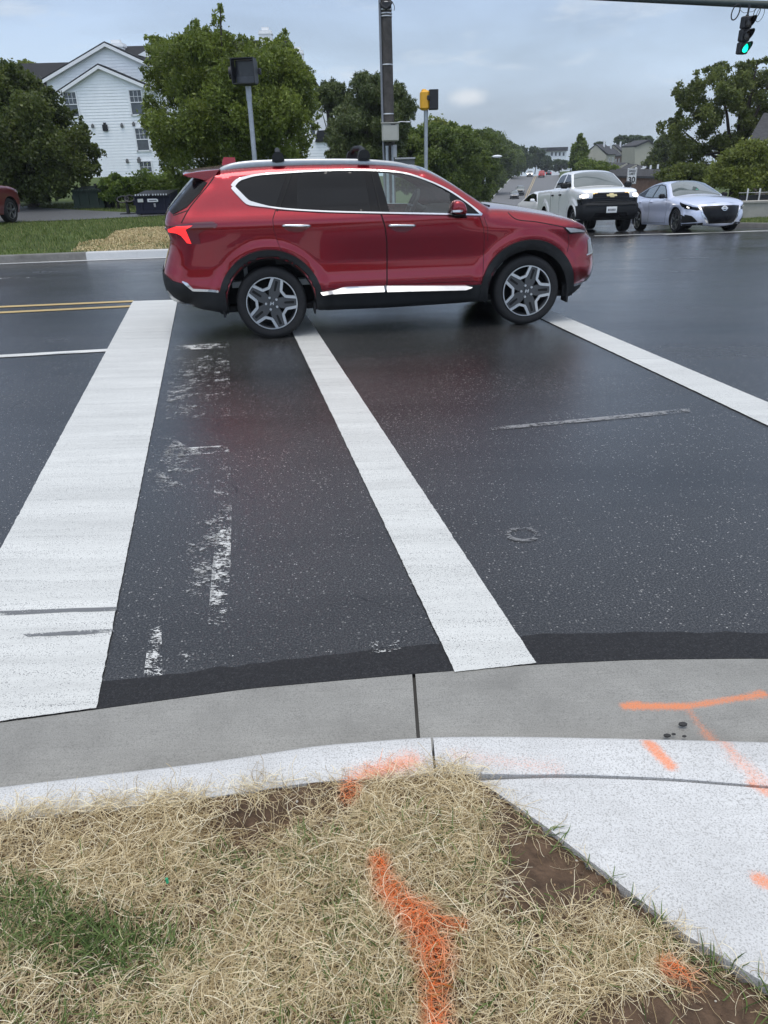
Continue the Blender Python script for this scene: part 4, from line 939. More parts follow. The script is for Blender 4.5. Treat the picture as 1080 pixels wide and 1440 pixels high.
def road_paint(name, col, wear=.15, streak=True):
    m, nt, b = newmat(name); L = nt.links.new; geo = nd(nt, 'ShaderNodeNewGeometry'); V_ = geo.outputs['Position']
    s1 = noise(nt, V_, 9, 7, .75, (.16, 3.6, 1)); s2 = noise(nt, V_, 150, 3, .8); s3 = noise(nt, V_, 1.1, 3)
    g = mathn(nt, 'ADD', mathn(nt, 'MULTIPLY', s1, .55), mathn(nt, 'MULTIPLY', s2, .45))
    base = ramp(nt, g, [(.28, tuple(c*.70 for c in col)), (.40, tuple(c*.92 for c in col)), (.52, col), (.8, tuple(min(1, c*1.06) for c in col))]).outputs[0]
    bnd = nd(nt, 'ShaderNodeMapRange', i_1=.36, i_2=.66, i_3=.82, i_4=1.06); L(noise(nt, V_, 1.9, 9, .78, (.22, 2.6, 1), .2), bnd.inputs[0]); bs = nd(nt, 'ShaderNodeVectorMath', operation='SCALE'); L(base, bs.inputs[0]); L(bnd.outputs[0], bs.inputs['Scale']); base = bs.outputs[0]
    sc2 = noise(nt, V_, 2.4, 6, .65, (.3, 5.0, 1), .3)
    sm = nd(nt, 'ShaderNodeMapRange', i_1=.66, i_2=.80, i_3=0., i_4=.5); L(sc2, sm.inputs[0])
    base = mixc(nt, mathn(nt, 'MULTIPLY', sm.outputs[0], mathn(nt, 'ADD', .4, s2)), base, (.16, .165, .17))
    hole = mathn(nt, 'GREATER_THAN', mathn(nt, 'ADD', noise(nt, V_, 170, 3, .75), mathn(nt, 'MULTIPLY', s1, .35)), .92-wear)
    base = mixc(nt, mathn(nt, 'MULTIPLY', hole, .8), base, (.07, .07, .075))
    L(base, b.inputs['Base Color']); b.inputs['Roughness'].default_value = .42; b.inputs['Specular IOR Level'].default_value = .35
    bp = nd(nt, 'ShaderNodeBump', i_Strength=.3, i_Distance=.003); L(s2, bp.inputs['Height']); L(bp.outputs[0], b.inputs['Normal']); return m
MT['mark'] = road_paint('white road paint', (.64, .645, .62)); MT['yellow'] = road_paint('yellow road paint', (.56, .40, .15))
def worn_paint(name, lo, col=(.66, .66, .64), sc=(1, 1, 1)):
    m, nt, b = newmat(name); L = nt.links.new; geo = nd(nt, 'ShaderNodeNewGeometry'); V_ = geo.outputs['Position']
    tcx = nd(nt, 'ShaderNodeTexCoord'); uv = nd(nt, 'ShaderNodeSeparateXYZ'); L(tcx.outputs['Generated'], uv.inputs[0])
    e = mathn(nt, 'ADD', mathn(nt, 'MULTIPLY', noise(nt, V_, 9, 5, .7, sc), .52), mathn(nt, 'MULTIPLY', noise(nt, V_, 95, 3, .75, (.7, 1.6, 1)), .48))
    ed = mathn(nt, 'MULTIPLY', mathn(nt, 'ABSOLUTE', mathn(nt, 'SUBTRACT', uv.outputs['X'], .5)), .16)
    a = mathn(nt, 'GREATER_THAN', mathn(nt, 'SUBTRACT', e, ed), lo)
    L(mathn(nt, 'MULTIPLY', a, .85), b.inputs['Alpha']); b.inputs['Base Color'].default_value = c4(col); b.inputs['Roughness'].default_value = .5; return m
MT['worn'] = worn_paint('worn road paint', .50); MT['worn4'] = worn_paint('scratch line', .44, (.25, .25, .25)); MT['worn2'] = worn_paint('almost gone road paint', .56); MT['worn3'] = worn_paint('faint road paint', .545, (.40, .40, .39))

def concrete(name, c0, c1, rough, pit, pitcol, sprays=(), bumps=.4, psc=150):
    m, nt, b = newmat(name); L = nt.links.new; geo = nd(nt, 'ShaderNodeNewGeometry'); V_ = geo.outputs['Position']
    base = ramp(nt, mathn(nt, 'ADD', mathn(nt, 'MULTIPLY', noise(nt, V_, 3, 6, .65), .6), mathn(nt, 'MULTIPLY', noise(nt, V_, 220, 3, .7), .4)), [(.34, c0), (.62, c1)]).outputs[0]
    br = noise(nt, V_, 22, 6, .75, (.3, 5, 1)); base = mixc(nt, mathn(nt, 'MULTIPLY', mathn(nt, 'MULTIPLY', br, br), 1.3, True), base, c0)
    stn = nd(nt, 'ShaderNodeMapRange', i_1=.56, i_2=.72, i_3=0., i_4=.32); L(noise(nt, V_, 2.6, 7, .7), stn.inputs[0]); base = mixc(nt, stn.outputs[0], base, pitcol)
    pn = noise(nt, V_, psc, 2.5, .6); pr = nd(nt, 'ShaderNodeMapRange', i_1=.50, i_2=.66, i_3=0., i_4=pit); L(pn, pr.inputs[0])
    base = mixc(nt, pr.outputs[0], base, pitcol)
    if sprays:
        wob = noise(nt, V_, 24, 4, .7); tot = None
        for (a_, b_, r_, s_, k_) in sprays:
            c_ = mathn(nt, 'MULTIPLY', capsule(nt, V_, a_, b_, r_, s_, wob), k_); tot = c_ if tot is None else mathn(nt, 'MAXIMUM', tot, c_)
        fn_ = noise(nt, V_, 190, 3, .8); st_ = nd(nt, 'ShaderNodeMapRange', interpolation_type='SMOOTHSTEP', i_1=-.28, i_2=.80, i_3=0., i_4=.74); L(mathn(nt, 'SUBTRACT', tot, mathn(nt, 'MULTIPLY', mathn(nt, 'SUBTRACT', fn_, .30), 1.9)), st_.inputs[0]); sp = mathn(nt, 'MULTIPLY', st_.outputs[0], mathn(nt, 'GREATER_THAN', tot, .01))
        base = mixc(nt, sp, base, (.86, .21, .03))
    L(base, b.inputs['Base Color']); b.inputs['Roughness'].default_value = rough
    bp = nd(nt, 'ShaderNodeBump', i_Strength=bumps, i_Distance=.003); L(pn, bp.inputs['Height']); L(bp.outputs[0], b.inputs['Normal']); return m
T_ = [((.812, 2.015), (1.028, 2.006), 0.014, 0.018, .9), ((1.028, 2.006), (1.31, 2.055), 0.012, 0.015, .8), ((.83, 2.015), (.86, 2.017), 0.018, 0.015, .85), ((1.26, 2.045), (1.30, 2.055), 0.018, 0.018, .7), ((1.02, 1.995), (1.037, 1.88), 0.008, 0.022, .55), ((1.037, 1.88), (1.085, 1.60), 0.014, 0.031, .6), ((1.06, 1.72), (1.12, 1.58), 0.020, 0.037, .55),
      ((.817, 1.795), (.85, 1.70), 0.018, 0.022, 1.0), ((-.08, 1.63), (.06, 1.71), 0.024, 0.062, .85), ((.20, 1.745), (.50, 1.70), 0.017, 0.050, .38), ((.93, 1.29), (1.0, 1.24), 0.020, 0.019, .9), ((1.07, 1.62), (1.12, 1.55), 0.017, 0.025, .8)]
MT['gutter'] = concrete('grey gutter concrete', (.20, .196, .18), (.35, .343, .318), .6, .5, (.10, .098, .09), T_, .5, 200)
MT['kerbc'] = concrete('pale pitted concrete', (.50, .50, .495), (.74, .745, .74), .7, .85, (.30, .295, .285), T_, .8, 210)
MT['farkerb'] = concrete('weathered kerb concrete', (.10, .097, .088), (.25, .24, .225), .75, .4, (.06, .06, .055), (), .3)
MT['farkerbn'] = concrete('new kerb concrete', (.46, .47, .47), (.58, .58, .57), .6, .2, (.3, .3, .3), (), .3)
MT['soil'] = pm('damp brown soil', (.095, .060, .038), .85, 0, 0, .45, 22, .3, 1.0, 60)
MT['grassy'] = pm('grass sward', (.060, .085, .022), .9, 0, 0, .4, .9, .2, .8, 40)
MT['land'] = pm('far grassland', (.06, .085, .03), .95, 0, 0, .35, .05, .1)

# --- near kerb lines
def lin(pts):
    p = np.array(pts); return lambda x: np.interp(x, p[:, 0], p[:, 1])
def sm_lin(pts, w=.5):
    xs = np.arange(-45, 16, .02); y = np.interp(xs, [p[0] for p in pts], [p[1] for p in pts]); k = np.hanning(int(w/.02)|1); k /= k.sum(); n = len(k)//2
    y = np.convolve(np.pad(y, n, mode='reflect', reflect_type='odd'), k, 'valid'); return lambda x: np.interp(x, xs, y)
FE = sm_lin([(-45, -5.3), (-6, 1.19), (-1.339, 2.009), (-1.021, 2.065), (-.506, 2.155), (.075, 2.212), (.553, 2.250), (.944, 2.262), (1.417, 2.248), (2.5, 2.10), (4, 1.6), (6, .3), (8, -1.8), (12, -8), (16, -16)], .3)
CF = sm_lin([(-45, -5.9), (-6, .98), (-1.139, 1.622), (-.533, 1.70), (-.22, 1.757), (.117, 1.822), (.39, 1.845), (.80, 1.822), (1.19, 1.793), (2.4, 1.64), (4, 1.1), (6, -.2), (8, -2.3), (12, -8.6), (16, -17)], .3)
CH = sm_lin([(-45, .10), (-.22, .10), (.117, .062), (.39, .034), (.8, .03), (16, .03)], .2)
BK = sm_lin([(-45, -6.1), (-6, .84), (-1.085, 1.500), (-.797, 1.527), (-.506, 1.562), (-.165, 1.618), (.26, 1.678), (.52, 1.680), (.83, 1.655), (1.08, 1.617), (2.4, 1.45), (4, .9), (6, -.4), (8, -2.5), (12, -8.8), (16, -17.2)], .3)
def struct(o): o['kind'] = 'structure'; return o
far = [(-2.5, 16.15), (-4.27, 15.92), (-7.5, 15.6), (-45, 12.0)]
corner = catmull([(2.42, 21.2), (2.0, 19.4), (1.0, 17.7), (-.6, 16.6), (-2.5, 16.15)], .6)
xs = np.concatenate([np.arange(-45, -7, 2), np.arange(-7, 6, .1), np.arange(6, 15, .5)])
outl = [(x, float(FE(x))) for x in xs]+[(15, -25), (60, -25), (60, 40), (30, 27), (18, 23.3), (14, 24.3), (12.46, 25.2)]+[tuple(p) for p in RC]+[(66+7, 345)][:0]+[tuple(p) for p in LC[::-1]]+[tuple(p) for p in corner]+far[1:]
def sheet(name, poly, mat, zf, grid=1.5, dz=0.0, parent=None, step=1.0, holes=()):
    B = dens(poly, step); P, Fc = tri2d(B, holes, grid); a = P[Fc]
    cr = (a[:, 1, 0]-a[:, 0, 0])*(a[:, 2, 1]-a[:, 0, 1])-(a[:, 1, 1]-a[:, 0, 1])*(a[:, 2, 0]-a[:, 0, 0]); Fc = np.where((cr > 0)[:, None], Fc, Fc[:, ::-1])
    z = zf(P[:, 0], P[:, 1])+dz; return mkobj(name, np.column_stack([P, z]), Fc, mat, parent, None, True, 180)
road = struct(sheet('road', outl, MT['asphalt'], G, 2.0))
def mark(name, poly, mat, dz=.006, grid=.8, step=.5):
    return sheet(name, poly, mat, G, grid, dz, road, step)
gp = lambda l: [tuple(gnd(x, y)[:2]) for x, y in l]
# dark strip of new asphalt against the gutter
pu = gp([(145, 960), (300, 940), (480, 920), (600, 905), (625, 905), (735, 893), (900, 889), (1080, 890)])
pxs = np.arange(-1.06, 6, .06); pyu = rng.normal(0, .004, len(pxs))+np.interp(pxs, [p[0] for p in pu]+[3, 6], [p[1] for p in pu]+[2.22, .55])+rng.normal(0, .004, len(pxs))
mark('asphalt_patch', [(x, float(FE(x))+.001) for x in pxs]+[(x, y) for x, y in zip(pxs[::-1], pyu[::-1])], MT['patch'], .003, .2, .3)
def edgy(poly, amp=.0011, step=.012):
    B = dens(poly, step); n = rng.normal(0, amp, B.shape); n = (n+np.roll(n, 1, 0)+np.roll(n, -1, 0))/2; return B+n
dirc = np.array([math.sin(-.2011), math.cos(-.2011)])
b0, b1, b2, b3 = [np.array(p) for p in gp([(187, 424), (0, 775), (138, 998), (250, 422)])]
bl = b1-dirc*1.62
mark('stop_line', edgy([(x, float(FE(x))+.004) for x in np.linspace(bl[0]+.02, b2[0]-.006, 8)]+[b3, b0, b1, bl+dirc*(float(FE(bl[0]))-bl[1]+.05)]), MT['mark'], .007)
m0, m1, m2, m3 = [np.array(p) for p in gp([(414, 470), (640, 947), (754, 934), (438, 455)])]
mark('crosswalk_line', edgy([m1, m2, m3+dirc*1.6, m0+dirc*2.15]), MT['mark'], .007)
r0, r1, r2_, r3_ = [np.array(p) for p in gp([(765, 450), (1080, 601), (1080, 565), (800, 449)])]
mark('crosswalk_line', edgy([r1-dirc*2.7, r2_-dirc*3.2, r3_+dirc*1.9, r0+dirc*1.9]), MT['mark'], .007)
for a, c in (((0, 432), (187, 424)), ((0, 440), (184, 431))):
    p0, p1 = gnd(*a)[:2], gnd(*c)[:2]; d = (p0-p1)/np.linalg.norm(p0-p1); n = np.array([-d[1], d[0]]); w_ = .065
    mark('lane_line', [p1+n*w_, p1-n*w_, p1+d*30-n*w_, p1+d*30+n*w_], MT['yellow'], .006)
for (a, c, w_, ln) in (((0, 501.5), (151, 493), .06, 30), ((0, 392), (55, 390), .05, 3)):
    p0, p1 = gnd(*a)[:2], gnd(*c)[:2]; d = (p0-p1)/np.linalg.norm(p0-p1); n = np.array([-d[1], d[0]])
    mark('lane_line', [p1+n*w_, p1-n*w_, p1+d*ln-n*w_, p1+d*ln+n*w_], MT['mark'] if ln > 9 else MT['worn'], .006)
for (a, c, z0) in (((896, 323), (1080, 318), -.3), ((985, 321), (1080, 315), -.3)):
    p0, p1 = gnd(*a, z0)[:2], gnd(*c, z0)[:2]; d = (p1-p0)/np.linalg.norm(p0-p1); n = np.array([-d[1], d[0]]); mark('crosswalk_line', [p0-n*.12-d*1.2, p1+d*8-n*.12, p1+d*8+n*.12, p0+n*.12-d*1.2], MT['mark'], .008)
# remains of older markings
for pl, mt in (([(300, 480), (322, 480), (325, 600), (302, 600)], 'worn2'), ([(213, 633), (322, 627), (323, 637), (213, 645)], 'worn'), ([(300, 645), (324, 643), (326, 745), (302, 750)], 'worn2'), ([(306, 715), (326, 712), (324, 800), (318, 882), (292, 880)], 'worn'),
               ([(262, 730), (306, 730), (300, 872), (262, 860)], 'worn3'), ([(212, 880), (227, 880), (229, 952), (202, 952)], 'worn'), ([(240, 500), (300, 500), (300, 590), (232, 590)], 'worn3'), ([(230, 925), (330, 912), (330, 925), (240, 940)], 'worn2'), ([(245, 486), (322, 483), (322, 490), (245, 493)], 'worn'),
               ([(690, 602), (970, 575), (971, 580), (692, 606)], 'worn4'), ([(215, 600), (300, 650), (300, 692), (205, 692)], 'worn3'), ([(500, 905), (575, 900), (575, 916), (520, 920)], 'worn2')):
    mark('worn_marking', gp(pl), MT[mt], .005, .3, .2)
c_ = gnd(735, 752)[:2]; ringp = lambda k: [c_+k*np.array([.092*math.cos(t), .080*math.sin(t)]) for t in np.linspace(0, 2*PI, 40, endpoint=False)]; th = np.linspace(0, 2*PI, 40, endpoint=False)
B_ = dens(ringp(1), .02); sheet('worn_marking', ringp(1), worn_paint('stain ring', .46, (.20, .20, .20)), G, .03, .005, road, .02, [dens(ringp(.66), .02)])
SMEAR = worn_paint('tyre smear', .40, (.15, .155, .16), (.3, 3, 1))
# dark smears on the stop line
for pl in ([(0, 862), (60, 859), (165, 856), (165, 861), (60, 865), (0, 868)], [(30, 894), (110, 889), (160, 887), (160, 892), (100, 895), (40, 898)]):
    mark('tyre_smear', edgy(gp(pl), .003, .05), SMEAR, .009, .1, .1)
# yellow lines up the side road
cy = np.array([(.5*(a[0]+b[0])-.0, a[1]) for a, b in zip(LC[2:], np.array([(np.interp(y, RC[:, 1], RC[:, 0]), y) for y in LC[2:, 1]]))])
cy = catmull(cy, 8)
for o in (-.22, .22): mark('lane_line', strip(cy+np.array([o, 0]), .16), MT['yellow'], .03, 30, 5)

# gutter and kerb as one run each, with a joint
def run(name, xa, xb, prof, mat, step=.06):
    X = np.arange(xa, xb, step); X = np.append(X, xb); rows = [prof(x) for x in X]; k = len(rows[0]); V = [(px if px is not None else x, py, pz) for x, r_ in zip(X, rows) for (px, py, pz) in r_]
    f = [(i*k+j, (i+1)*k+j, (i+1)*k+j+1, i*k+j+1) for i in range(len(X)-1) for j in range(k-1)]
    f += [tuple(range(k-1, -1, -1)), tuple((len(X)-1)*k+j for j in range(k))]
    o = mkobj(name, V, [q[::-1] for q in f], mat, None, None, True, 50); return struct(o)
def gprof(x):
    a, b_ = float(FE(x)), float(CF(x))+.012; return [(None, a, -.1), (None, a, .002), (None, a-.02, .004), (None, a*.5+b_*.5, -.004), (None, b_, -.012), (None, b_, -.1)]
def kprof(x):
    a, b_, h = float(CF(x)), float(BK(x)), float(CH(x)); return [(None, a+.010, -.12), (None, a+.008, h-.02), (None, a+.001, h-.006), (None, a-.012, h), (None, b_+.012, h+.001), (None, b_+.002, h-.006), (None, b_, -.12)]
jx = .093
run('gutter', -9, jx-.006, gprof, MT['gutter']); run('gutter', jx+.006, 9, gprof, MT['gutter'])
run('kerb', -9, jx+.035, kprof, MT['kerbc']); run('kerb', jx+.043, 9, kprof, MT['kerbc'])
mb = MB(); mb.box((jx+.02, 2.0, -.045), (.12, .7, .06)); struct(mb.build('joint_filler', pm('joint filler', (.05, .048, .045), .9), None, False))
# footway panel
def panz(x, y): return .028+.05*np.clip((BK(x)-y)/1.2, 0, 3)
pe = [(.262, 1.662), (.413, 1.495), (.557, 1.310), (.68, 1.150), (.82, 1.020), (1.6, .14), (3.0, -1.4), (5, -3.6)]
pl = [(x, float(BK(x))-.014) for x in np.arange(.27, 8, .1)][::-1]+pe+[(9, -3.6)]
B = dens(pl, .12); P, Fc = tri2d(B, (), .12); be = bedges(Fc); n_ = len(P)
V = np.concatenate([np.column_stack([P, panz(P[:, 0], P[:, 1])]), np.column_stack([P, panz(P[:, 0], P[:, 1])-.12])])
a = P[Fc[0]]; cr = (a[1, 0]-a[0, 0])*(a[2, 1]-a[0, 1])-(a[1, 1]-a[0, 1])*(a[2, 0]-a[0, 0]); Fc = np.array([f if ((P[f[1]]-P[f[0]])[0]*(P[f[2]]-P[f[0]])[1]-(P[f[1]]-P[f[0]])[1]*(P[f[2]]-P[f[0]])[0]) > 0 else f[::-1] for f in Fc]); be = bedges(Fc)
struct(mkobj('footway', V, [tuple(f) for f in Fc]+[(b_, a_, a_+n_, b_+n_) for a_, b_ in be], MT['kerbc'], None, None, True, 40))

# far verge with its kerb, grass and car park
def sweep(name, pts, prof, mat, zf=G, step=.6):
    q = dens(pts, step, False); T = np.gradient(q, axis=0); T /= np.linalg.norm(T, axis=1)[:, None]; N = np.stack([-T[:, 1], T[:, 0]], 1); k = len(prof); V = []
    for p, n in zip(q, N):
        z = Gf(*p)
        for o, h in prof: V.append((p[0]+n[0]*o, p[1]+n[1]*o, z+h))
    f = [(i*k+j, i*k+j+1, (i+1)*k+j+1, (i+1)*k+j) for i in range(len(q)-1) for j in range(k-1)]+[tuple(range(k)), tuple((len(q)-1)*k+j for j in range(k-1, -1, -1))]
    return struct(mkobj(name, V, f, mat, None, None, True, 40))
kp = [(0, -.1), (.01, .12), (.03, .145), (.16, .15), (.17, .10), (.17, -.1)]
split = gnd(122, 366)[:2]
wk = np.concatenate([np.array(far[::-1])[:2], [split]]); sweep('kerb', wk, kp, MT['farkerb'])
sweep('kerb', np.concatenate([[split], np.array(far[::-1])[2:], corner[::-1][1:], LC[1:]]), kp, MT['farkerbn'])
sweep('gutter', [(-45, 11.55), tuple(np.array([split[0], split[1]-.42])), (-4.27, 15.50), (-2.5, 15.72)], [(.30, .002), (.30, .006), (.42, .006), (.42, .0)], MT['farkerbn'])
sweep('kerb', np.concatenate([RC[::-1], [(12.46, 25.2), (14, 24.3), (18, 23.3), (30, 27), (60, 40)]]), kp, MT['farkerb'])
def vz(x, y): return G(x, y)+.13+.0*x
lot = [(-30, 20.5), (-15.5, 20.5), (-13.6, 22.3)]+[tuple(at(*q)[:2]) for q in ((0, 313.5, 24), (110, 311, 24.3), (200, 306, 25))]+[(-6.2, 27.7)]
lotb = [(-6.6, 28.6), (-8.2, 28.4), (-11.3, 30.8), (-14.9, 34.0), (-24, 38), (-34, 38), (-34, 22)]
def verge_z(x, y):
    z = G(x, y)+.13; return z+.06*sstep((y-17.2)/1.0)-.07*sstep((y-19.5)/5)
VG = [(-45, 12.2), (-7.5, 15.78), (-4.3, 16.1), (-2.55, 16.32)]+[(p[0]-.15, p[1]+.12) for p in corner[::-1][1:]]+[(p[0]-.17, p[1]) for p in LC[1:]]+[(-60, 345), (-60, 60), (-45, 40)]
def terr(x, y): return verge_z(x, y)
struct(sheet('verge', VG, MT['grassy'], verge_z, 1.5))
struct(sheet('parking_lot', lot+lotb, pm('car park asphalt', (.10, .103, .11), .45, 0, 0, .2, 8, .5, .3, 150), lambda x, y: verge_z(x, y), 1.0, .02))
sweep('kerb', lotb, [(0, -.1), (.01, .10), (.03, .12), (.15, .12), (.16, -.1)], MT['farkerb'])
bpy.data.objects[-1] if False else None
RV_ = [(12.3, 27)]+[(p[0]+.17, p[1]) for p in RC]+[(140, 345), (140, 40), (60, 40.2), (30, 27.2), (18, 23.5), (14, 24.5), (12.5, 25.4)]
struct(sheet('verge', RV_, MT['grassy'], lambda x, y: G(x, y)+.13+.02*np.clip(x-14, 0, 100), 3))
# wide land to the skyline
gx = np.concatenate([np.linspace(-500, -150, 8), np.linspace(-120, 140, 40), np.linspace(170, 500, 8)]); gy_ = np.concatenate([np.linspace(-100, -40, 4), np.linspace(-20, 400, 60), np.linspace(440, 700, 6)])
V = [(x, y, Gf(x, y)-.6-(3 if y < 12 else 0)*0) for y in gy_ for x in gx]; nx = len(gx)
struct(mkobj('terrain', V, [(j*nx+i, j*nx+i+1, (j+1)*nx+i+1, (j+1)*nx+i) for j in range(len(gy_)-1) for i in range(nx-1)], MT['land']))
# ------------------------------------------------------------------ foreground: soil, straw mat, grass
def tov(P):                                   # where ground points stand in the photograph (used only to read off its patches)
    d = P-CC; z = d@_fw; return np.stack([540+F*(d@RT)/z, 720-F*(d@UP)/z], 1)
pe_a = np.array(pe)
def ramp_d(x, y):                             # distance to the footway edge, positive on the grass side
    P = np.column_stack([x, y]); d = dseg(P, pe_a, False); xe = np.interp(-y, -pe_a[:, 1], pe_a[:, 0]); return np.where((x < xe) | (y > 1.65), d, -d)
_wv = rng.uniform(0, 6.28, (14, 2)); _wk = rng.normal(0, 1, (14, 2)); _wk = _wk/np.linalg.norm(_wk, axis=1)[:, None]*rng.uniform(3, 26, 14)[:, None]
def wob(x, y): return sum(math.exp(-.04*np.linalg.norm(k))*np.sin(k[0]*x+k[1]*y+p[0]) for k, p in zip(_wk, _wv))/3.2
def soilz(x, y):
    r = ramp_d(x, y); z = .055+.018*wob(x, y)+.02*sstep((1.3-y)/.6)
    z = z*(.25+.75*sstep((r-.0)/.28))+.012; k = BK(x)-y
    z = np.where(k < .10, (CH(x)-.008)*(1-sstep((k-.03)/.07))+z*sstep((k-.03)/.07), z)
    return np.where((r < -.01) | (k < -.012) | ((x > .24) & (k < .03)), -.13, z)
xs_ = np.arange(-2.4, 2.6, .022); ys_ = np.arange(.25, 1.76, .022); X, Y = np.meshgrid(xs_, ys_)
Z = soilz(X.ravel(), Y.ravel())+rng.normal(0, .0025, X.size)
nx = len(xs_); idx = np.arange(X.size).reshape(X.shape); Fq = np.stack([idx[:-1, :-1], idx[:-1, 1:], idx[1:, 1:], idx[1:, :-1]], -1).reshape(-1, 4)
struct(mkobj('soil', np.column_stack([X.ravel(), Y.ravel(), Z]), Fq, MT['soil'], None, None, True, 180))
lawn = [(-40, -6.3), (-7, .66)]+[(x, float(BK(x))-.03) for x in np.arange(-6, -2.3, .3)]+[(-2.35, 1.2), (-2.35, .3), (1.40, .3), (3.0, -1.45), (5, -3.7), (5, -25), (-40, -25)]
struct(sheet('lawn', lawn, MT['grassy'], lambda x, y: 0*x+.075, 2.0, 0, None, .4))
poly = lambda l: np.array(l, float)
SOILP = [poly([(684, 1120), (720, 1135), (790, 1185), (880, 1262), (862, 1282), (800, 1262), (770, 1282), (726, 1292), (700, 1268), (706, 1210), (694, 1165)]), poly([(290, 1132), (350, 1120), (432, 1112), (425, 1128), (385, 1150), (345, 1160), (310, 1150)]), poly([(800, 1440), (850, 1395), (960, 1375), (1010, 1365), (1100, 1405), (1120, 1500), (780, 1500)]), poly([(425, 1440), (470, 1420), (520, 1440), (520, 1480), (420, 1480)])]
GREEN = [poly([(-200, 1210), (60, 1225), (150, 1260), (250, 1290), (330, 1330), (180, 1390), (20, 1360), (-200, 1400)]), poly([(560, 1150), (650, 1145), (650, 1200), (540, 1190)]), poly([(340, 1280), (430, 1290), (420, 1320), (350, 1310)]), poly([(420, 1180), (470, 1185), (500, 1230), (430, 1230)]), poly([(200, 1210), (270, 1215), (300, 1260), (190, 1250)]), poly([(80, 1400), (240, 1390), (330, 1440), (60, 1460)]), poly([(640, 1180), (720, 1190), (720, 1235), (650, 1215)])]
OR = [gnd(*q, .11)[:2] for q in ((490, 1112), (500, 1078), (560, 1062), (532, 1205), (545, 1245), (585, 1288), (612, 1335), (612, 1380), (617, 1450), (948, 1346), (985, 1358), (585, 1290), (650, 1300))]
def paintmask(x, y):
    P = np.column_stack([x, y]); m = np.zeros(len(P))
    for a, b, r in ((0, 1, .032), (1, 2, .034), (3, 4, .030), (4, 5, .040), (5, 6, .052), (6, 7, .040), (7, 8, .036), (9, 10, .032), (11, 12, .016)):
        d = dseg(P, np.array([OR[a], OR[b]]), False); m = np.maximum(m, np.clip(1.25-d/r, 0, 1))
    return m
def fibres(name, n_try, label, L0, L1, wid, lift, curl, mat, dens_fn, up=0.0, seg=9, blade=False):
    x = rng.uniform(-2.0, 1.75, n_try); y = rng.uniform(.40, 1.70, n_try)
    P = np.column_stack([x, y, soilz(x, y)+.03]); px = tov(P); inv = (px[:, 0] > -260) & (px[:, 0] < 1250) & (px[:, 1] < 1640) & (P[:, 2] > -.05)
    k = inv & (rng.random(n_try) < dens_fn(x, y, px)); x, y = x[k], y[k]; n = len(x)
    thick = np.clip(dens_fn(x, y, px[k]), 0, 1)
    z0 = soilz(x, y)+rng.uniform(0, 1, n)**1.2*lift*thick
    Ln = rng.uniform(L0, L1, n); hd = rng.uniform(0, 2*PI, n); kap = rng.normal(0, curl, n); kz = rng.normal(0, curl*.5, n); pit = np.abs(rng.normal(up, .22, n))
    t = np.linspace(0, 1, seg); pos = np.zeros((n, seg, 3)); a = hd.copy(); p_ = pit.copy(); c = np.column_stack([x, y, z0]); dirs = np.zeros((n, seg, 3))
    for i in range(seg):
        d = np.column_stack([np.cos(a)*np.cos(p_), np.sin(a)*np.cos(p_), np.sin(p_)]); dirs[:, i] = d; pos[:, i] = c; c = c+d*(Ln/(seg-1))[:, None]
        a = a+kap*Ln/(seg-1)+rng.normal(0, .10, n); p_ = p_+(-pit*2.1/(seg-1) if not blade else -.5*pit/(seg-1))+kz*Ln/(seg-1)*.4
    fl = pos.reshape(-1, 3); zs = soilz(fl[:, 0], fl[:, 1]); edge = (BK(fl[:, 0])-fl[:, 1] < .01) & (fl[:, 1] < 1.85); zs = np.where(edge, CH(fl[:, 0])+.002, zs); rd = ramp_d(fl[:, 0], fl[:, 1]); zs = np.where((rd < 0) & ~edge, .03+.05*np.clip((BK(fl[:, 0])-fl[:, 1])/1.2, 0, 3), zs)
    low = zs+.003+.004*rng.random(len(zs)); fl[:, 2] = np.where(fl[:, 2] < low, low, fl[:, 2]); pos = fl.reshape(n, seg, 3)
    rl = rng.normal(0, .7, n); sd = np.cross(dirs, [0, 0, 1.]); sd /= np.linalg.norm(sd, axis=2)[:, :, None]+1e-6; upv = np.cross(sd, dirs)
    if blade: rl = rl*.4
    sdv = sd*np.cos(rl)[:, None, None]+upv*np.sin(rl)[:, None, None]
    wd = wid*rng.uniform(.7, 1.3, n)[:, None]*(np.where(t > .75, (1-t)/.25*.9+.1, 1) if blade else np.ones(seg))[None]
    A = pos+sdv*wd[:, :, None]/2; B_ = pos-sdv*wd[:, :, None]/2
    V = np.stack([A, B_], 2).reshape(-1, 3); base = (np.arange(n)*seg*2)[:, None]+np.arange(seg-1)*2
    Fq = np.stack([base, base+1, base+3, base+2], -1).reshape(-1, 4)
    me = bpy.data.meshes.new(name); me.vertices.add(len(V)); me.vertices.foreach_set('co', V.ravel()); me.loops.add(Fq.size); me.loops.foreach_set('vertex_index', Fq.ravel().astype(np.int32)); me.polygons.add(len(Fq)); me.polygons.foreach_set('loop_start', np.arange(0, Fq.size, 4, dtype=np.int32))
    me.update(calc_edges=True); me.validate()
    tint = np.repeat(rng.random(n), seg*2).astype(np.float32); at_ = me.attributes.new('tint', 'FLOAT', 'POINT'); at_.data.foreach_set('value', tint)
    pc = paintmask(V[:, 0], V[:, 1]); fibre_k = np.repeat(rng.uniform(.05, 1.1, n), seg*2); pn = np.clip(pc*fibre_k, 0, 1).astype(np.float32); ap = me.attributes.new('spray', 'FLOAT', 'POINT'); ap.data.foreach_set('value', pn)
    me.materials.append(mat); o = bpy.data.objects.new(name, me); COL.objects.link(o); tag(o, label, None, None, 'stuff'); return o
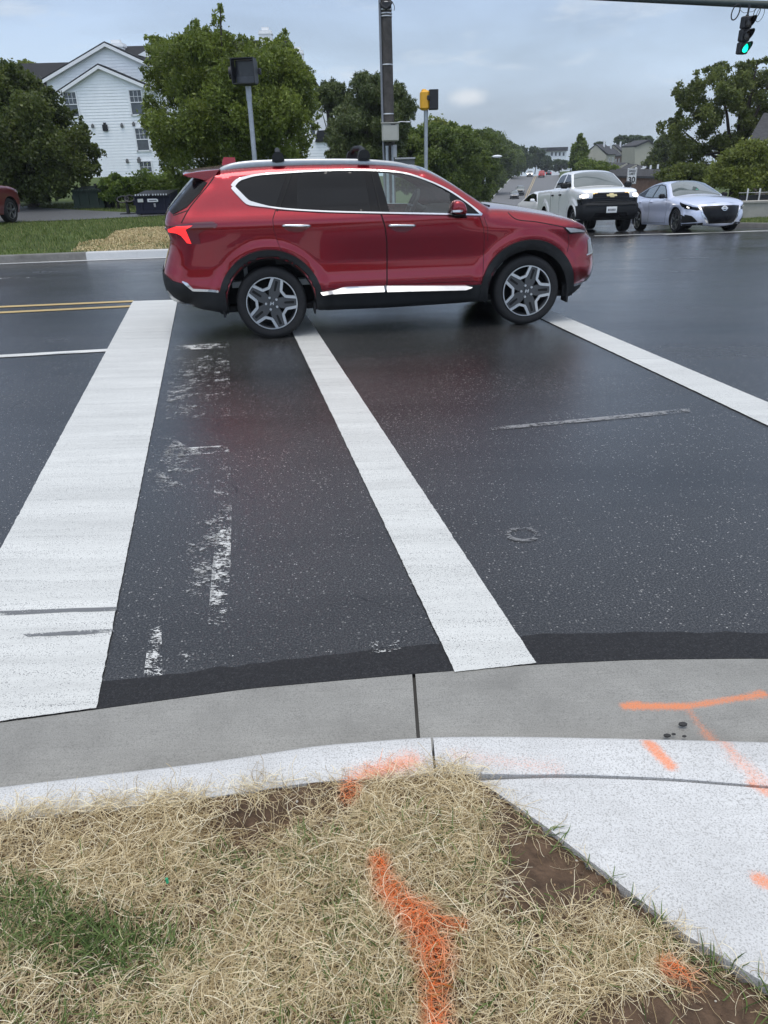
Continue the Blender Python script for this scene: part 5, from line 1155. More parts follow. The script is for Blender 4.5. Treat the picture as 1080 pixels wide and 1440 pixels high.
def fibremat(name, cols, spray=True, tr=.25):
    m, nt, b = newmat(name); L = nt.links.new; at_ = nd(nt, 'ShaderNodeAttribute', attribute_name='tint'); c = ramp(nt, at_.outputs['Fac'], cols).outputs[0]
    if spray: sp = nd(nt, 'ShaderNodeAttribute', attribute_name='spray'); c = mixc(nt, sp.outputs['Fac'], c, ORANGE)
    L(c, b.inputs['Base Color']); b.inputs['Roughness'].default_value = .6; b.inputs['Specular IOR Level'].default_value = .3
    tl = nd(nt, 'ShaderNodeBsdfTranslucent'); L(c, tl.inputs[0]); mx = nd(nt, 'ShaderNodeMixShader', i_0=tr); L(b.outputs[0], mx.inputs[1]); L(tl.outputs[0], mx.inputs[2]); L(mx.outputs[0], nt.nodes['Material Output'].inputs[0]); return m
def straw_d(x, y, px):
    d = np.ones(len(x)); w_ = wob(x*1.7+3, y*1.7)
    for p in SOILP: e = dseg(px, p); i = pip(px, p); d = np.where(i, np.clip(.10-e/300, .0, 1), np.minimum(d, np.clip(.35+e/28, 0, 1)))
    for p in GREEN: i = pip(px, p); e = dseg(px, p); d = np.where(i, d*np.clip(.9-e/80, .45, 1), d)
    r = ramp_d(x, y); d *= np.clip((r+.0)/.05, 0, 1); k = BK(x)-y; d *= np.clip((k+.022+.03*w_)/.02, 0, 1)
    peak = (px[:, 0] > 455) & (px[:, 0] < 690) & (px[:, 1] > 1058); kk = np.clip(1-np.abs(px[:, 0]-575)/110, 0, 1)
    d = np.where((k < .05) & (k > -.085*kk) & peak, np.maximum(d, .9*kk), d)
    d = np.where((x > .30) & (k < .03), 0, d)
    d *= np.clip(.74+.55*wob(x*3.1+5, y*3.1)+.2*w_, .28, 1); return np.clip(d, 0, 1)
STRAW = fibremat('straw', [(0, (.24, .165, .08)), (.3, (.53, .42, .235)), (.7, (.80, .68, .44)), (1, (.95, .87, .66))])
fibres('straw_mat', 175000, 'curly tan straw mat spread over the soil', .03, .12, .0011, .046, 17, STRAW, straw_d, .18)
def green_d(x, y, px):
    d = np.zeros(len(x))
    for p, s_ in zip(GREEN, (1, .9, .8, .6, .6, .5, .6)): i = pip(px, p); e = dseg(px, p); d = np.where(i, np.maximum(d, s_*np.clip(.10+e/55, 0, .8)), d)
    r = ramp_d(x, y); d = np.maximum(d, np.where((r > 0) & (r < .06) & (wob(x*4, y*4) > .1) & (px[:, 1] > 1230), .55, 0)); d = np.maximum(d, (.06+.26*np.clip(wob(x*2+1, y*2)+.1, 0, 1))*(BK(x)-y > .16)); 
    for p in SOILP[:3]: d = np.where(pip(px, p), d*.12, d)
    return d*(r > 0)*(BK(x)-y > .03)
fibres('grass', 75000, 'green grass blades growing through the straw', .035, .085, .0026, .012, 6, fibremat('grass blades', [(0, (.045, .08, .02)), (.5, (.10, .16, .04)), (1, (.22, .28, .10))], True, .3), green_d, .75, 6, True)
# crumbs of soil and gravel
mb = MB()
for i in range(420):
    x, y = rng.uniform(-.75, 1.3), rng.uniform(.6, 1.62); z = float(soilz(np.array([x]), np.array([y]))[0])
    if z < -.05: continue
    q = tov(np.array([[x, y, z]])); 
    if not any(pip(q, p)[0] for p in SOILP): continue
    s_ = rng.uniform(.002, .006)*(1+1.5*(rng.random() > .93)); mb.sphere((x, y, z+s_*.3), (s_*rng.uniform(.8, 1.6), s_, s_*.7), 6, 4, int(rng.random()*3))
o = mb.build('gravel', [pm('pale grit', (.45, .42, .36), .8), pm('brown crumb', (.09, .055, .035), .9), pm('tan crumb', (.25, .16, .09), .9)]); tag(o, 'grit and soil crumbs on the bare earth', None, None, 'stuff')
c_ = gnd(236, 1243, .125); mb = MB(); mb.rbox((c_[0], c_[1], c_[2]+.012), (.007, .004, .020), .0015, .3); tag(mb.build('plastic_scrap', pm('green plastic', (.03, .42, .20), .4)), 'tiny bright green plastic scrap lying in the straw', 'litter')
for (a, b_, s_) in ((960, 1020, .012), (938, 1036, .010), (947, 1034, .006), (962, 1037, .006)):
    c_ = gnd(a, b_, 0); mb = MB(); mb.sphere((c_[0], c_[1], .005), (s_*1.3, s_*.8, s_*.6), 8, 5); tag(mb.build('pebble', pm('dark pebble', (.03, .03, .03), .8)), 'small dark stone lying in the gutter by the orange T mark', 'stone', 'small stones in the gutter')

# verge grass across the road
def verge_grass(name, label, pts_fn, n, mat, h0, h1, wid):
    x, y, z = pts_fn(n); n = len(x); hd = rng.uniform(0, 2*PI, n); h = rng.uniform(h0, h1, n); ln = rng.uniform(.2, .9, n)*h; wv = wid*rng.uniform(.7, 1.3, n)
    b = np.column_stack([x, y, z]); s_ = np.column_stack([-np.sin(hd), np.cos(hd), 0*hd])*wv[:, None]/2; tp = b+np.column_stack([np.cos(hd)*ln, np.sin(hd)*ln, h]); md = b+np.column_stack([np.cos(hd)*ln*.3, np.sin(hd)*ln*.3, h*.6])
    V = np.stack([b+s_, b-s_, md-s_*.8, md+s_*.8, tp], 1).reshape(-1, 3); i = np.arange(n)*5
    me = bpy.data.meshes.new(name); me.from_pydata(V.tolist(), [], [f for k in i.tolist() for f in ((k, k+1, k+2, k+3), (k+3, k+2, k+4))])
    at_ = me.attributes.new('tint', 'FLOAT', 'POINT'); at_.data.foreach_set('value', np.repeat(rng.random(n), 5).astype(np.float32)); me.materials.append(mat); o = bpy.data.objects.new(name, me); COL.objects.link(o); tag(o, label, None, None, 'stuff'); return o
lot_a = np.array(lot+lotb); strawp = np.array([vp(118, 344, 17.5)[:2], vp(118, 344, 18.2)[:2], vp(160, 330, 18.6)[:2], (-4.9, 19.6), (-2.0, 19.6), (-2.0, 16.6), (-6.9, 16.4)])
strawp = np.array([gnd(x, y, .17)[:2] for x, y in ((100, 351), (112, 341), (150, 337), (163, 326), (200, 320), (250, 318), (330, 318), (330, 353))])
def vpts(n):
    x = rng.uniform(-17, 2, n); y = 15.2+rng.random(n)**1.2*20; P = np.column_stack([x, y]); k = pip(P, np.array(VG)) & ~pip(P, lot_a) & ~(pip(P, strawp) & (rng.random(n) < .93)) & (np.abs(x) < y*.62+2); k &= ~((dseg(P, np.array(VG[:4]), False) < .12)); x, y = x[k], y[k]; return x, y, verge_z(x, y)-.01
GR = fibremat('verge grass blades', [(0, (.05, .08, .018)), (.5, (.11, .16, .035)), (.85, (.19, .23, .07)), (1, (.32, .29, .13))], False, .3)
verge_grass('grass', 'mown green grass of the verge beyond the road', vpts, 90000, GR, .04, .10, .012)
def vpts3(n):
    x = rng.uniform(-8, 0, n); y = rng.uniform(15.5, 22, n); P = np.column_stack([x, y]); k = pip(P, strawp) & pip(P, np.array(VG)) & ~((y > 17.55) & (y < 17.95) & (x > -4.4)) & (rng.random(n) < .75+.4*wob(x*.8, y*.8)); return x[k], y[k], verge_z(x[k], y[k])-.01
verge_grass('straw', 'pale straw spread on the verge beyond the road', vpts3, 90000, fibremat('far straw', [(0, (.30, .21, .10)), (.5, (.60, .46, .24)), (1, (.80, .68, .42))], False, .2), .015, .05, .02)
struct(sheet('verge_path', [(-4.35, 17.6), (-4.25, 17.9), (0, 18.3), (0, 18.0)], MT['farkerbn'], verge_z, .5, .03))
def vpts2(n):
    x = rng.uniform(11, 30, n); y = rng.uniform(23, 36, n); P = np.column_stack([x, y]); k = pip(P, np.array(RV_)) & (x < y*.62+3); x, y = x[k], y[k]; return x, y, G(x, y)+.12+.02*np.clip(x-14, 0, 100)
verge_grass('grass', 'mown green grass strip beside the pale sedan', vpts2, 40000, GR, .04, .10, .014)
# ------------------------------------------------------------------ trees
def leafmat(name, c0, c1, c2, tr=.45):
    m, nt, b = newmat(name); L = nt.links.new; at_ = nd(nt, 'ShaderNodeAttribute', attribute_name='tint'); c = ramp(nt, at_.outputs['Fac'], [(0, c0), (.5, c1), (1, c2)]).outputs[0]
    L(c, b.inputs['Base Color']); b.inputs['Roughness'].default_value = .45; b.inputs['Specular IOR Level'].default_value = .4
    tl = nd(nt, 'ShaderNodeBsdfTranslucent'); L(c, tl.inputs[0]); mx = nd(nt, 'ShaderNodeMixShader', i_0=tr); L(b.outputs[0], mx.inputs[1]); L(tl.outputs[0], mx.inputs[2]); L(mx.outputs[0], nt.nodes['Material Output'].inputs[0]); return m
LM = {'maple': leafmat('dark maple leaves', (0.045, 0.064, 0.016), (0.088, 0.118, 0.026), (0.170, 0.201, 0.048)),
      'elm': leafmat('fresh green leaves', (0.078, 0.107, 0.017), (0.163, 0.214, 0.034), (0.298, 0.348, 0.072)),
      'mid': leafmat('mid green leaves', (0.060, 0.091, 0.018), (0.121, 0.172, 0.035), (0.227, 0.281, 0.060)),
      'olive': leafmat('olive green leaves', (0.060, 0.078, 0.018), (0.121, 0.154, 0.034), (0.213, 0.241, 0.060)),
      'light': leafmat('light green leaves', (0.099, 0.121, 0.022), (0.185, 0.221, 0.041), (0.298, 0.335, 0.084)),
      'pine': leafmat('pine needles', (0.043, 0.062, 0.018), (0.085, 0.113, 0.031), (0.156, 0.188, 0.060), .2),
      'hedge': leafmat('hedge leaves', (0.064, 0.101, 0.019), (0.135, 0.201, 0.036), (0.256, 0.322, 0.066)),
      'lime': leafmat('yellow green leaves', (0.170, 0.214, 0.036), (0.284, 0.335, 0.060), (0.426, 0.456, 0.096)), 'far': leafmat('distant leaves', (0.050, 0.080, 0.036), (0.078, 0.114, 0.048), (0.121, 0.161, 0.066))}
BARK = pm('bark', (.06, .05, .042), .9, 0, 0, .35, 12, .2, 1.0, 30); BARKG = pm('grey bark', (.14, .13, .12), .9, 0, 0, .3, 12, .2, 1.0, 30)
def leaves_mesh(name, C, Rr, nper, size, r, elong=1.7, droop=.25, horiz=.0):
    """leaf-sized faces spread through clumps (centres C, radii Rr)"""
    k = r.choice(len(C), nper, p=(Rr.prod(1)**.67)/(Rr.prod(1)**.67).sum()); u = r.normal(0, 1, (nper, 3)); u /= np.linalg.norm(u, axis=1)[:, None]; rad = r.random(nper)**.40
    rad = np.where(r.random(nper) < .2, rad*r.uniform(1., 1.5, nper), rad)
    rag = 1+.18*np.sin(u[:, 0]*7+k)+.14*np.sin(u[:, 2]*9+2*k)
    p = C[k]+u*(rad*rag)[:, None]*Rr[k]
    d = r.normal(0, 1, (nper, 3))+u*.6; d[:, 2] = d[:, 2]*(1-horiz)-droop; d /= np.linalg.norm(d, axis=1)[:, None]; q = np.cross(d, r.normal(0, 1, (nper, 3))+np.array([0, 0, 1.6*horiz])); q /= np.linalg.norm(q, axis=1)[:, None]+1e-6
    s_ = size*r.uniform(.6, 1.35, nper)[:, None]; a = p-d*s_*elong*.5; b = p+d*s_*elong*.5; m1 = p+q*s_*.5; m2 = p-q*s_*.5
    V = np.stack([a, m1, b, m2], 1).reshape(-1, 3); Fq = np.arange(nper*4).reshape(-1, 4)
    me = bpy.data.meshes.new(name); me.vertices.add(len(V)); me.vertices.foreach_set('co', V.ravel()); me.loops.add(Fq.size); me.loops.foreach_set('vertex_index', Fq.ravel().astype(np.int32)); me.polygons.add(nper); me.polygons.foreach_set('loop_start', np.arange(0, Fq.size, 4, dtype=np.int32)); me.update(calc_edges=True); me.validate()
    ck = r.uniform(-.28, .28, len(C)); tint = np.clip(.45+ck[k]+r.normal(0, .16, nper), 0, 1).astype(np.float32); at_ = me.attributes.new('tint', 'FLOAT', 'POINT'); at_.data.foreach_set('value', np.repeat(tint, 4)); return me
def tree(name, label, base, H, RX, RY, zlo, n, size, mat, seed, group=None, trunk_r=.18, clump=.34, nc=34, shape='round', bark=None, trunks=1, elong=1.7, droop=.25, lean=0., cat='tree', outline=None, cmax=22):
    r = np.random.default_rng(seed); root = empty(name, base, (0, 0, r.uniform(-.3, .3))); tag(root, label, cat, group)
    cz = (H+zlo)/2; hz_ = (H-zlo)/2; C = []; Rr = []
    for i in range(nc):
        u = r.normal(0, 1, 3); u /= np.linalg.norm(u); rr = r.random()**.35*.80; t = u[2]*rr
        if shape == 'cone': k = (1-(t+1)/2)*1.15+.10; kx = k
        elif shape == 'dome': kx = math.sqrt(max(.05, 1-max(t, 0)**2*.9))*(1 if t > 0 else 1.05)
        elif shape == 'vase': kx = .75+.35*t
        else: kx = 1
        C.append((u[0]*rr*RX*kx+lean*(t+1), u[1]*rr*RY*kx, cz+t*hz_)); c0 = clump*r.uniform(.6, 1.25)*(max(kx, .35) if shape == 'cone' else 1); Rr.append((RX*c0, RY*c0, hz_*c0*.85))
    C = np.array(C); Rr = np.array(Rr)
    if outline is not None:
        # clumps set inside a silhouette, each given its own depth
        op = np.array(outline, float); mn, mx = op.min(0), op.max(0); C = []; Rr = []; sc_ = abs(vp(mn[0]+1, mx[1], base[1])[0]-vp(mn[0], mx[1], base[1])[0]); dmax = None
        q = np.column_stack([r.uniform(mn[0], mx[0], nc*14), r.uniform(mn[1], mx[1], nc*14)]); q = q[pip(q, op)]; dd = dseg(q, op); dmax = dd.max(); sel = []
        for p_, d_ in zip(q, dd):
            if len(C) >= nc: break
            rp = min(d_*.95+2.2, cmax)
            if any(abs(p_[0]-s0)+abs(p_[1]-s1) < .55*min(rp, s2) for s0, s1, s2 in sel): continue
            sel.append((p_[0], p_[1], rp)); dep = RY*math.sqrt(max(0, 1-(1-min(1, d_/dmax))**2)); yy = base[1]+r.uniform(-1, 1)*dep
            w3 = vp(p_[0], p_[1], yy); C.append((w3[0]-base[0], w3[1]-base[1], w3[2]-base[2])); Rr.append((rp*sc_, rp*sc_*1.1, rp*sc_*.92))
        ob = dens(op, 3.0); cen_ = op.mean(0)
        for p_ in ob[r.permutation(len(ob))[:int(len(ob)*.6)]]:
            o_ = p_+(p_-cen_)/np.linalg.norm(p_-cen_)*r.uniform(-3, 4.5); w3 = vp(o_[0], o_[1], base[1]+r.normal(0, RY*.25)); rp = r.uniform(1.4, 3.6); C.append((w3[0]-base[0], w3[1]-base[1], w3[2]-base[2])); Rr.append((rp*sc_*1.2, rp*sc_, rp*sc_*1.1))
        C = np.array(C); Rr = np.array(Rr); root.rotation_euler = (0, 0, 0); cz = float(np.median(C[:, 2])); zlo = float(C[:, 2].min()); hz_ = max(.5, (float(C[:, 2].max())-zlo)/2)
    me = leaves_mesh('crown', C, Rr, n, size, r, elong, droop); me.materials.append(mat); o = bpy.data.objects.new('crown', me); COL.objects.link(o); o.parent = root
    for tk in range(trunks):
        mb = MB(); ox = (tk-(trunks-1)/2)*trunk_r*5; top = np.array([lean*.8+ox*.4, 0, zlo+hz_*1.1]); st = np.array([ox, 0, -.15])
        mb.tube([st, st+(0, 0, .25), st+(top-st)*.35+r.normal(0, trunk_r*.5, 3)*[1, 1, 0], st+(top-st)*.7, top], [trunk_r*1.5, trunk_r, trunk_r*.85, trunk_r*.55, trunk_r*.2], 9)
        for c in C[r.permutation(len(C))[:10]]:
            s0 = st+(top-st)*r.uniform(.35, .8); mdp = (s0+c)/2+np.array([0, 0, .08*H*r.uniform(-.3, 1)]); mb.tube([s0, mdp, c], [trunk_r*.42, trunk_r*.26, trunk_r*.08], 6)
        mb.build('trunk', bark or BARK, root, True, 60)
    return root
def copy_tree(src, loc, s_, rz, label, group=None):
    c = src.copy(); COL.objects.link(c); c.location = loc; c.scale = s_; c.rotation_euler = (0, 0, rz); c['label'] = label
    if group: c['group'] = group
    for ch in list(src.children): d = ch.copy(); COL.objects.link(d); d.parent = c
    return c
def box_px(x0, x1, yt, yb, Y):               # size and place of a thing framed in the photograph, standing at distance Y
    a = vp(x0, yb, Y); b = vp(x1, yb, Y); t = vp((x0+x1)/2, yt, Y); return (a[0]+b[0])/2, (b[0]-a[0])/2, t[2], a[2]
def T(name, label, x0, x1, yt, yb, Y, n, size, mat, seed, gz=None, **kw):
    cx, rx, zt, zb = box_px(x0, x1, yt, yb, Y); g = Gf(cx, Y) if gz is None else gz
    return tree(name, label, (cx, Y, g), zt-g, rx, kw.pop('ry', rx*.9), kw.pop('low', max(zb-g, .3)), n, size, mat, seed, **kw)
MAPLE = [(-90, 120), (-40, 95), (0, 84), (20, 92), (45, 108), (62, 125), (82, 133), (98, 163), (108, 157), (118, 180), (126, 188), (122, 200), (140, 207), (147, 216), (132, 222), (141, 240), (125, 250), (118, 264), (100, 262), (85, 276), (60, 283), (20, 280), (-40, 282), (-90, 260)]
T('maple_tree', 'dark green maple behind the maroon car', -55, 142, 88, 272, 33.5, 110000, .085, LM['maple'], 11, trunk_r=.22, nc=150, outline=MAPLE, ry=3.2, elong=1.4, cmax=20)
tb = vp(52, 293, 34.5); mb = MB(); tag(mb.tube([(tb[0], 34.5, Gf(tb[0], 34.5)-.1), (tb[0]-.05, 34.5, 2.2), (tb[0]-.2, 34.6, 4.5)], [.17, .14, .10], 9).build('tree_trunk', BARKG), 'slim grey trunk beside the dark maple', 'tree')
ELM = [(206, 140), (203, 95), (212, 70), (205, 54), (214, 51), (235, 58), (262, 50), (268, 34), (276, 31), (284, 48), (298, 40), (303, 20), (310, 12), (313, 22), (308, 34), (314, 46), (330, 52), (350, 58), (372, 60), (386, 62), (396, 46), (404, 44), (402, 60), (416, 75), (425, 92), (444, 98), (441, 112), (440, 130), (448, 150), (445, 180), (436, 200), (425, 224), (390, 238), (340, 246), (290, 250), (250, 252), (236, 246), (228, 226), (216, 204), (199, 165)]
T('elm_tree', 'broad fresh green tree behind the black pedestrian signal', 204, 442, 45, 262, 30, 125000, .052, LM['elm'], 23, trunk_r=.2, nc=240, outline=ELM, ry=3.0, elong=2.4, droop=.55, cmax=17)
# pine with whorled boughs
def pine(name, label, base, H, R, seed, n=52000, size=.055):
    r = np.random.default_rng(seed); root = empty(name, base); tag(root, label, 'tree'); C = []; Rr = []; mb = MB(); mb.tube([(0, 0, -.2), (0, 0, H*.5), (.1, 0, H*.97)], [.24, .16, .04], 9)
    for lv in range(17):
        t = lv/16; z = H*(.16+.82*t); rad = R*(1.05*(1-t)**.75+.07)*(.8+.4*r.random()); nb = 7 if t < .8 else 5
        for b in range(nb):
            a = 2*PI*b/nb+r.uniform(0, .8)+lv; e = np.array([math.cos(a)*rad, math.sin(a)*rad, z+rad*(.10+.5*t)]); mb.tube([(0, 0, z-.1), e*[.5, .5, 1]-[0, 0, .1], e], [.05, .035, .012], 5)
            for f in (.45, .7, .92): q = np.array([e[0]*f, e[1]*f, z+(e[2]-z)*f]); C.append(q+r.normal(0, .08, 3)); s_ = rad*.20*(1.25-f*.5)+.16; Rr.append((s_, s_, s_*.62))
    me = leaves_mesh('crown', np.array(C), np.array(Rr), n, size, r, 4.2, -.3); me.materials.append(LM['pine']); o = bpy.data.objects.new('crown', me); COL.objects.link(o); o.parent = root; mb.build('trunk', BARK, root, True, 60); return root
PINE = [(462, 172), (474, 153), (493, 146), (495, 126), (502, 106), (512, 103), (522, 110), (531, 106), (540, 120), (552, 134), (556, 117), (566, 123), (573, 140), (586, 148), (582, 158), (576, 170), (572, 182), (568, 203), (566, 235), (462, 235), (460, 195)]
T('pine_tree', 'tall dark pine behind the utility pole', 462, 586, 103, 235, 42, 90000, .042, LM['pine'], 31, nc=190, outline=PINE, ry=2.2, elong=4.5, droop=-.3, cmax=12, trunk_r=.2)
PIN2 = [(440, 134), (446, 124), (455, 118), (470, 117), (484, 120), (492, 128), (490, 160), (466, 160), (452, 146)]
T('pine_tree', 'sparser pine left of the tall one above the white gabled house', 440, 492, 117, 160, 47, 11000, .045, LM['pine'], 33, nc=70, outline=PIN2, ry=1.4, elong=4.0, droop=-.2, cmax=5, trunk_r=.12)
T('poplar_tree', 'pale green tree between the tall pine and the yellow signal', 572, 642, 163, 235, 62, 16000, .14, LM['light'], 41)
T('shrub', 'yellow green shrub just above the roof rack of the red SUV', 392, 424, 205, 232, 29, 1600, .12, LM['lime'], 43, nc=10, cat='shrub', trunk_r=.05)
# trees along the left of the side road
RW = 'trees along the left kerb of the side road'
for i, (op_, Y, lab) in enumerate((
    ([(550, 200), (560, 186), (590, 184), (612, 176), (640, 186), (645, 215), (640, 264), (600, 272), (550, 264)], 48, 'leafy tree right of the utility box, nearest of the roadside row'),
    ([(592, 190), (612, 178), (640, 178), (668, 187), (676, 215), (672, 280), (600, 280)], 58, 'leafy tree right behind the yellow signal pole'),
    ([(632, 192), (655, 183), (690, 186), (704, 205), (698, 258), (682, 286), (634, 288)], 92, 'leafy tree behind the nearer street lamp'),
    ([(664, 198), (680, 184), (700, 186), (716, 204), (722, 222), (714, 246), (694, 272), (666, 280)], 185, 'leafy tree behind the farther street lamp'),
    ([(690, 214), (706, 206), (722, 206), (732, 220), (729, 238), (716, 250), (700, 262), (690, 262)], 250, 'leafy tree at the bend of the kerb left of the dark oncoming car'),
    ([(640, 215), (665, 210), (688, 220), (692, 262), (678, 286), (640, 290)], 62, 'low bushy tree under the nearer street lamp'),
    ([(702, 214), (718, 208), (732, 212), (738, 226), (733, 238), (724, 246), (704, 250)], 268, 'rounded tree last in the roadside row'))):
    q_ = np.array(op_); T('roadside_tree', lab, q_[:, 0].min(), q_[:, 0].max(), q_[:, 1].min(), q_[:, 1].max(), Y, 60000 if i < 4 else 26000, (.10, .10, .13, .22, .30, .11, .32)[i], LM['mid'], 50+i, group=RW, nc=110 if i < 4 else 70, outline=op_, cmax=11 if i < 4 else 7)
for i, (x0, x1, yt, yb, Y, gz) in enumerate(((722, 745, 206, 246, 290, -5), (736, 768, 203, 246, 300, -5), (756, 780, 219, 246, 305, -5), (772, 800, 224, 246, 310, -5), (716, 735, 212, 246, 265, -5))):
    T('distant_tree', ('hazy tree above the white oncoming car', 'tallest hazy tree above the crest of the road', 'hazy tree above the red pickup far off', 'hazy tree below the pale block on the skyline', 'hazy tree at the left edge of the crest')[i], x0, x1, yt, yb, Y, 9000, .42, LM['far'], 70+i, gz=gz, group='trees beyond the crest of the road', shape='dome', nc=22)
T('cone_tree', 'upright conical tree above the white pickup', 796, 830, 178, 246, 125, 20000, .2, LM['mid'], 81, shape='cone', nc=60, clump=.34)
T('bush', 'wide low bushes behind the roof of the white pickup', 806, 872, 217, 262, 95, 18000, .17, LM['mid'], 82, cat='bush', shape='dome')
for i, (x0, x1, yt, yb, Y, lab) in enumerate(((862, 882, 190, 226, 230, 'rounded tree above the terrace roofs'), (876, 902, 189, 226, 235, 'broad tree above the terrace roofs'), (900, 916, 192, 226, 225, 'small tree left of the tall cream gable'), (834, 848, 200, 226, 240, 'little tree over the small cream gable'))):
    T('distant_tree', lab, x0, x1, yt, yb, Y, 6000, .4, LM['far'], 90+i, group='trees above the terraces', gz=3)
T('garden_tree', 'dark tree between the cream gable and the great tree', 903, 958, 190, 262, 105, 16000, .19, LM['maple'], 96, shape='dome')
OAK = [(930, 184), (930, 174), (950, 166), (958, 150), (950, 132), (956, 120), (974, 118), (984, 99), (1000, 100), (1012, 91), (1030, 98), (1045, 90), (1062, 87), (1090, 84), (1150, 90), (1160, 262), (1085, 264), (1000, 258), (975, 266), (955, 258), (945, 225), (955, 205), (945, 192)]
T('oak_tree', 'great spreading tree above the pale sedan', 926, 1135, 88, 268, 50, 105000, .085, LM['olive'], 97, trunk_r=.32, nc=270, outline=OAK, ry=3.4, cmax=9)
T('locust_tree', 'lighter feathery tree in front of the brown house', 985, 1110, 196, 288, 37, 34000, .075, LM['light'], 98, trunk_r=.1, shape='dome', nc=36, droop=.1)
T('shrub', 'dark shrub behind the roof of the pale sedan', 925, 1000, 226, 276, 43, 15000, .10, LM['olive'], 99, cat='shrub', shape='dome')
T('garden_tree', 'tree top showing above the slate roof left of the white gable', 30, 66, 82, 130, 90, 4000, .22, LM['light'], 100, trunk_r=.15)
# hedge and bush in front of the white house
def hedge(name, label, x0, x1, yt, Y, n, seed, mat, depth=1.2):
    a = vp(x0, 280, Y)[0]; b = vp(x1, 280, Y)[0]; zt = vp((x0+x1)/2, yt, Y)[2]; g = Gf((a+b)/2, Y)+.2; r = np.random.default_rng(seed); root = empty(name, ((a+b)/2, Y, g)); tag(root, label, 'hedge'); m_ = int((b-a)*5)
    C = np.column_stack([r.uniform(-(b-a)/2, (b-a)/2, m_), r.uniform(-depth/2, depth/2, m_), r.uniform(.3, zt-g-.35, m_)]); me = leaves_mesh('foliage', C, np.full((m_, 3), .5), n*2, .06, r); me.materials.append(mat); o = bpy.data.objects.new('foliage', me); COL.objects.link(o); o.parent = root
    return root
hedge('hedge', 'clipped green hedge in front of the white house', 186, 300, 243, 33.5, 16000, 111, LM['hedge'])
T('bush', 'rounded bush left of the navy dumpster', 144, 192, 240, 300, 31.5, 14000, .07, LM['hedge'], 112, cat='bush', trunk_r=.06, nc=26, shape='dome')
# ------------------------------------------------------------------ buildings
SID = pm('white siding', (.87, .88, .88), .55, 0, 0, .04, 2); TRIM = pm('white trim', (.80, .80, .80), .5, 0, 0, .03); SHIN = pm('dark shingles', (.020, .021, .024), .85, 0, 0, .35, 9, .3, .6, 40); SHING = pm('grey shingles', (.055, .056, .06), .85, 0, 0, .3, 6, .3, .6, 30)
PANE = pm('window glass', (.05, .06, .07), .1, 0, 0, .4, 1.5, .7); CREAM = pm('cream siding', (.40, .38, .31), .7, 0, 0, .06, 1); BRICK = pm('brown brick', (.16, .10, .075), .85, 0, 0, .25, 3, .3, .5, 30); BROWN = pm('brown siding', (.15, .115, .095), .8, 0, 0, .2, 2); WOODF = pm('weathered fence wood', (.20, .14, .11), .85, 0, 0, .3, 2)
def lap(mb, poly, Y, step=.22, out=.036):
    """lapped boards filling an upright outline (X, Z) on the plane Y (facing -Y)"""
    poly = np.array(poly, float); z0, z1 = poly[:, 1].min(), poly[:, 1].max(); n = int((z1-z0)/step)
    def span(z):
        xs = []
        for (x1, a), (x2, b) in zip(poly, np.roll(poly, -1, 0)):
            if (a <= z < b) or (b <= z < a): xs.append(x1+(x2-x1)*(z-a)/(b-a))
        return (min(xs), max(xs)) if len(xs) > 1 else None
    for i in range(n+1):
        a, b = z0+i*step+1e-4, min(z0+(i+1)*step, z1)-1e-4; sa, sb = span(a), span(b)
        if not sa: continue
        if not sb: sb = ((sa[0]+sa[1])/2-.01, (sa[0]+sa[1])/2+.01)
        mb.add([(sa[0], Y-out, a), (sa[1], Y-out, a), (sb[1], Y-.004, b), (sb[0], Y-.004, b), (sa[0], Y, a), (sa[1], Y, a)], [(0, 1, 2, 3), (4, 5, 1, 0)])
def window(root, x, z, w_, h, Y, mull=True, frame=None):
    mb = MB(); t = .09; y = Y-.075
    for (cx, cz, sx, sz) in ((x-w_/2-t/2, z, t, h+2*t), (x+w_/2+t/2, z, t, h+2*t), (x, z+h/2+t/2, w_, t), (x, z-h/2-t*.6, w_+.3, t*1.2), (x, z, w_, .06)): mb.box((cx, y, cz), (sx, .12, sz))
    if mull:
        for k in (-1, 1): mb.box((x+k*w_/6, y+.01, z+h/4), (.025, .06, h/2-.06))
        mb.box((x, y+.012, z+h/4), (w_, .05, .025))
    f = mb.build('window', frame or TRIM, root, False); mb = MB(); mb.box((x, Y-.055, z), (w_, .02, h)); mb.build('pane', PANE, f, False); return f
house = empty('apartment_house', vp(150, 262, 69)); tag(house, 'white sided apartment house with two nested front gables', 'house'); HO = np.array(house.location)
def hl(x, y, Y): q = vp(x, y, Y)-HO; return (q[0], q[2])
Yh, Yf = 1.6, 0.0; zb = -1.5
def hv(pts, Y): return [hl(x, y, 69+Y) for x, y in pts]
big = hv([(60, 115), (149, 62), (243, 106)], Yh); fr_ = hv([(83, 131), (140, 93), (213, 124)], Yf)
mb = MB(); xl, xr = big[0][0]+.3, big[2][0]-.3
bigw = [(xl, zb), (xr, zb), (xr, big[2][1]), big[1], (xl, big[0][1])]; lap(mb, bigw, Yh); mb.prism(bigw, Yh+.0, Yh+13, 'y'); mb.build('wall', SID, house, False)
mb = MB(); fl, fr2 = fr_[0][0]+.35, fr_[2][0]-.25; fw_ = [(fl, zb), (fr2, zb), (fr2, fr_[2][1]+.1), fr_[1], (fl, fr_[0][1]+.1)]; lap(mb, fw_, Yf); mb.prism(fw_, Yf, Yh+.2, 'y'); mb.build('wall', SID, house, False)
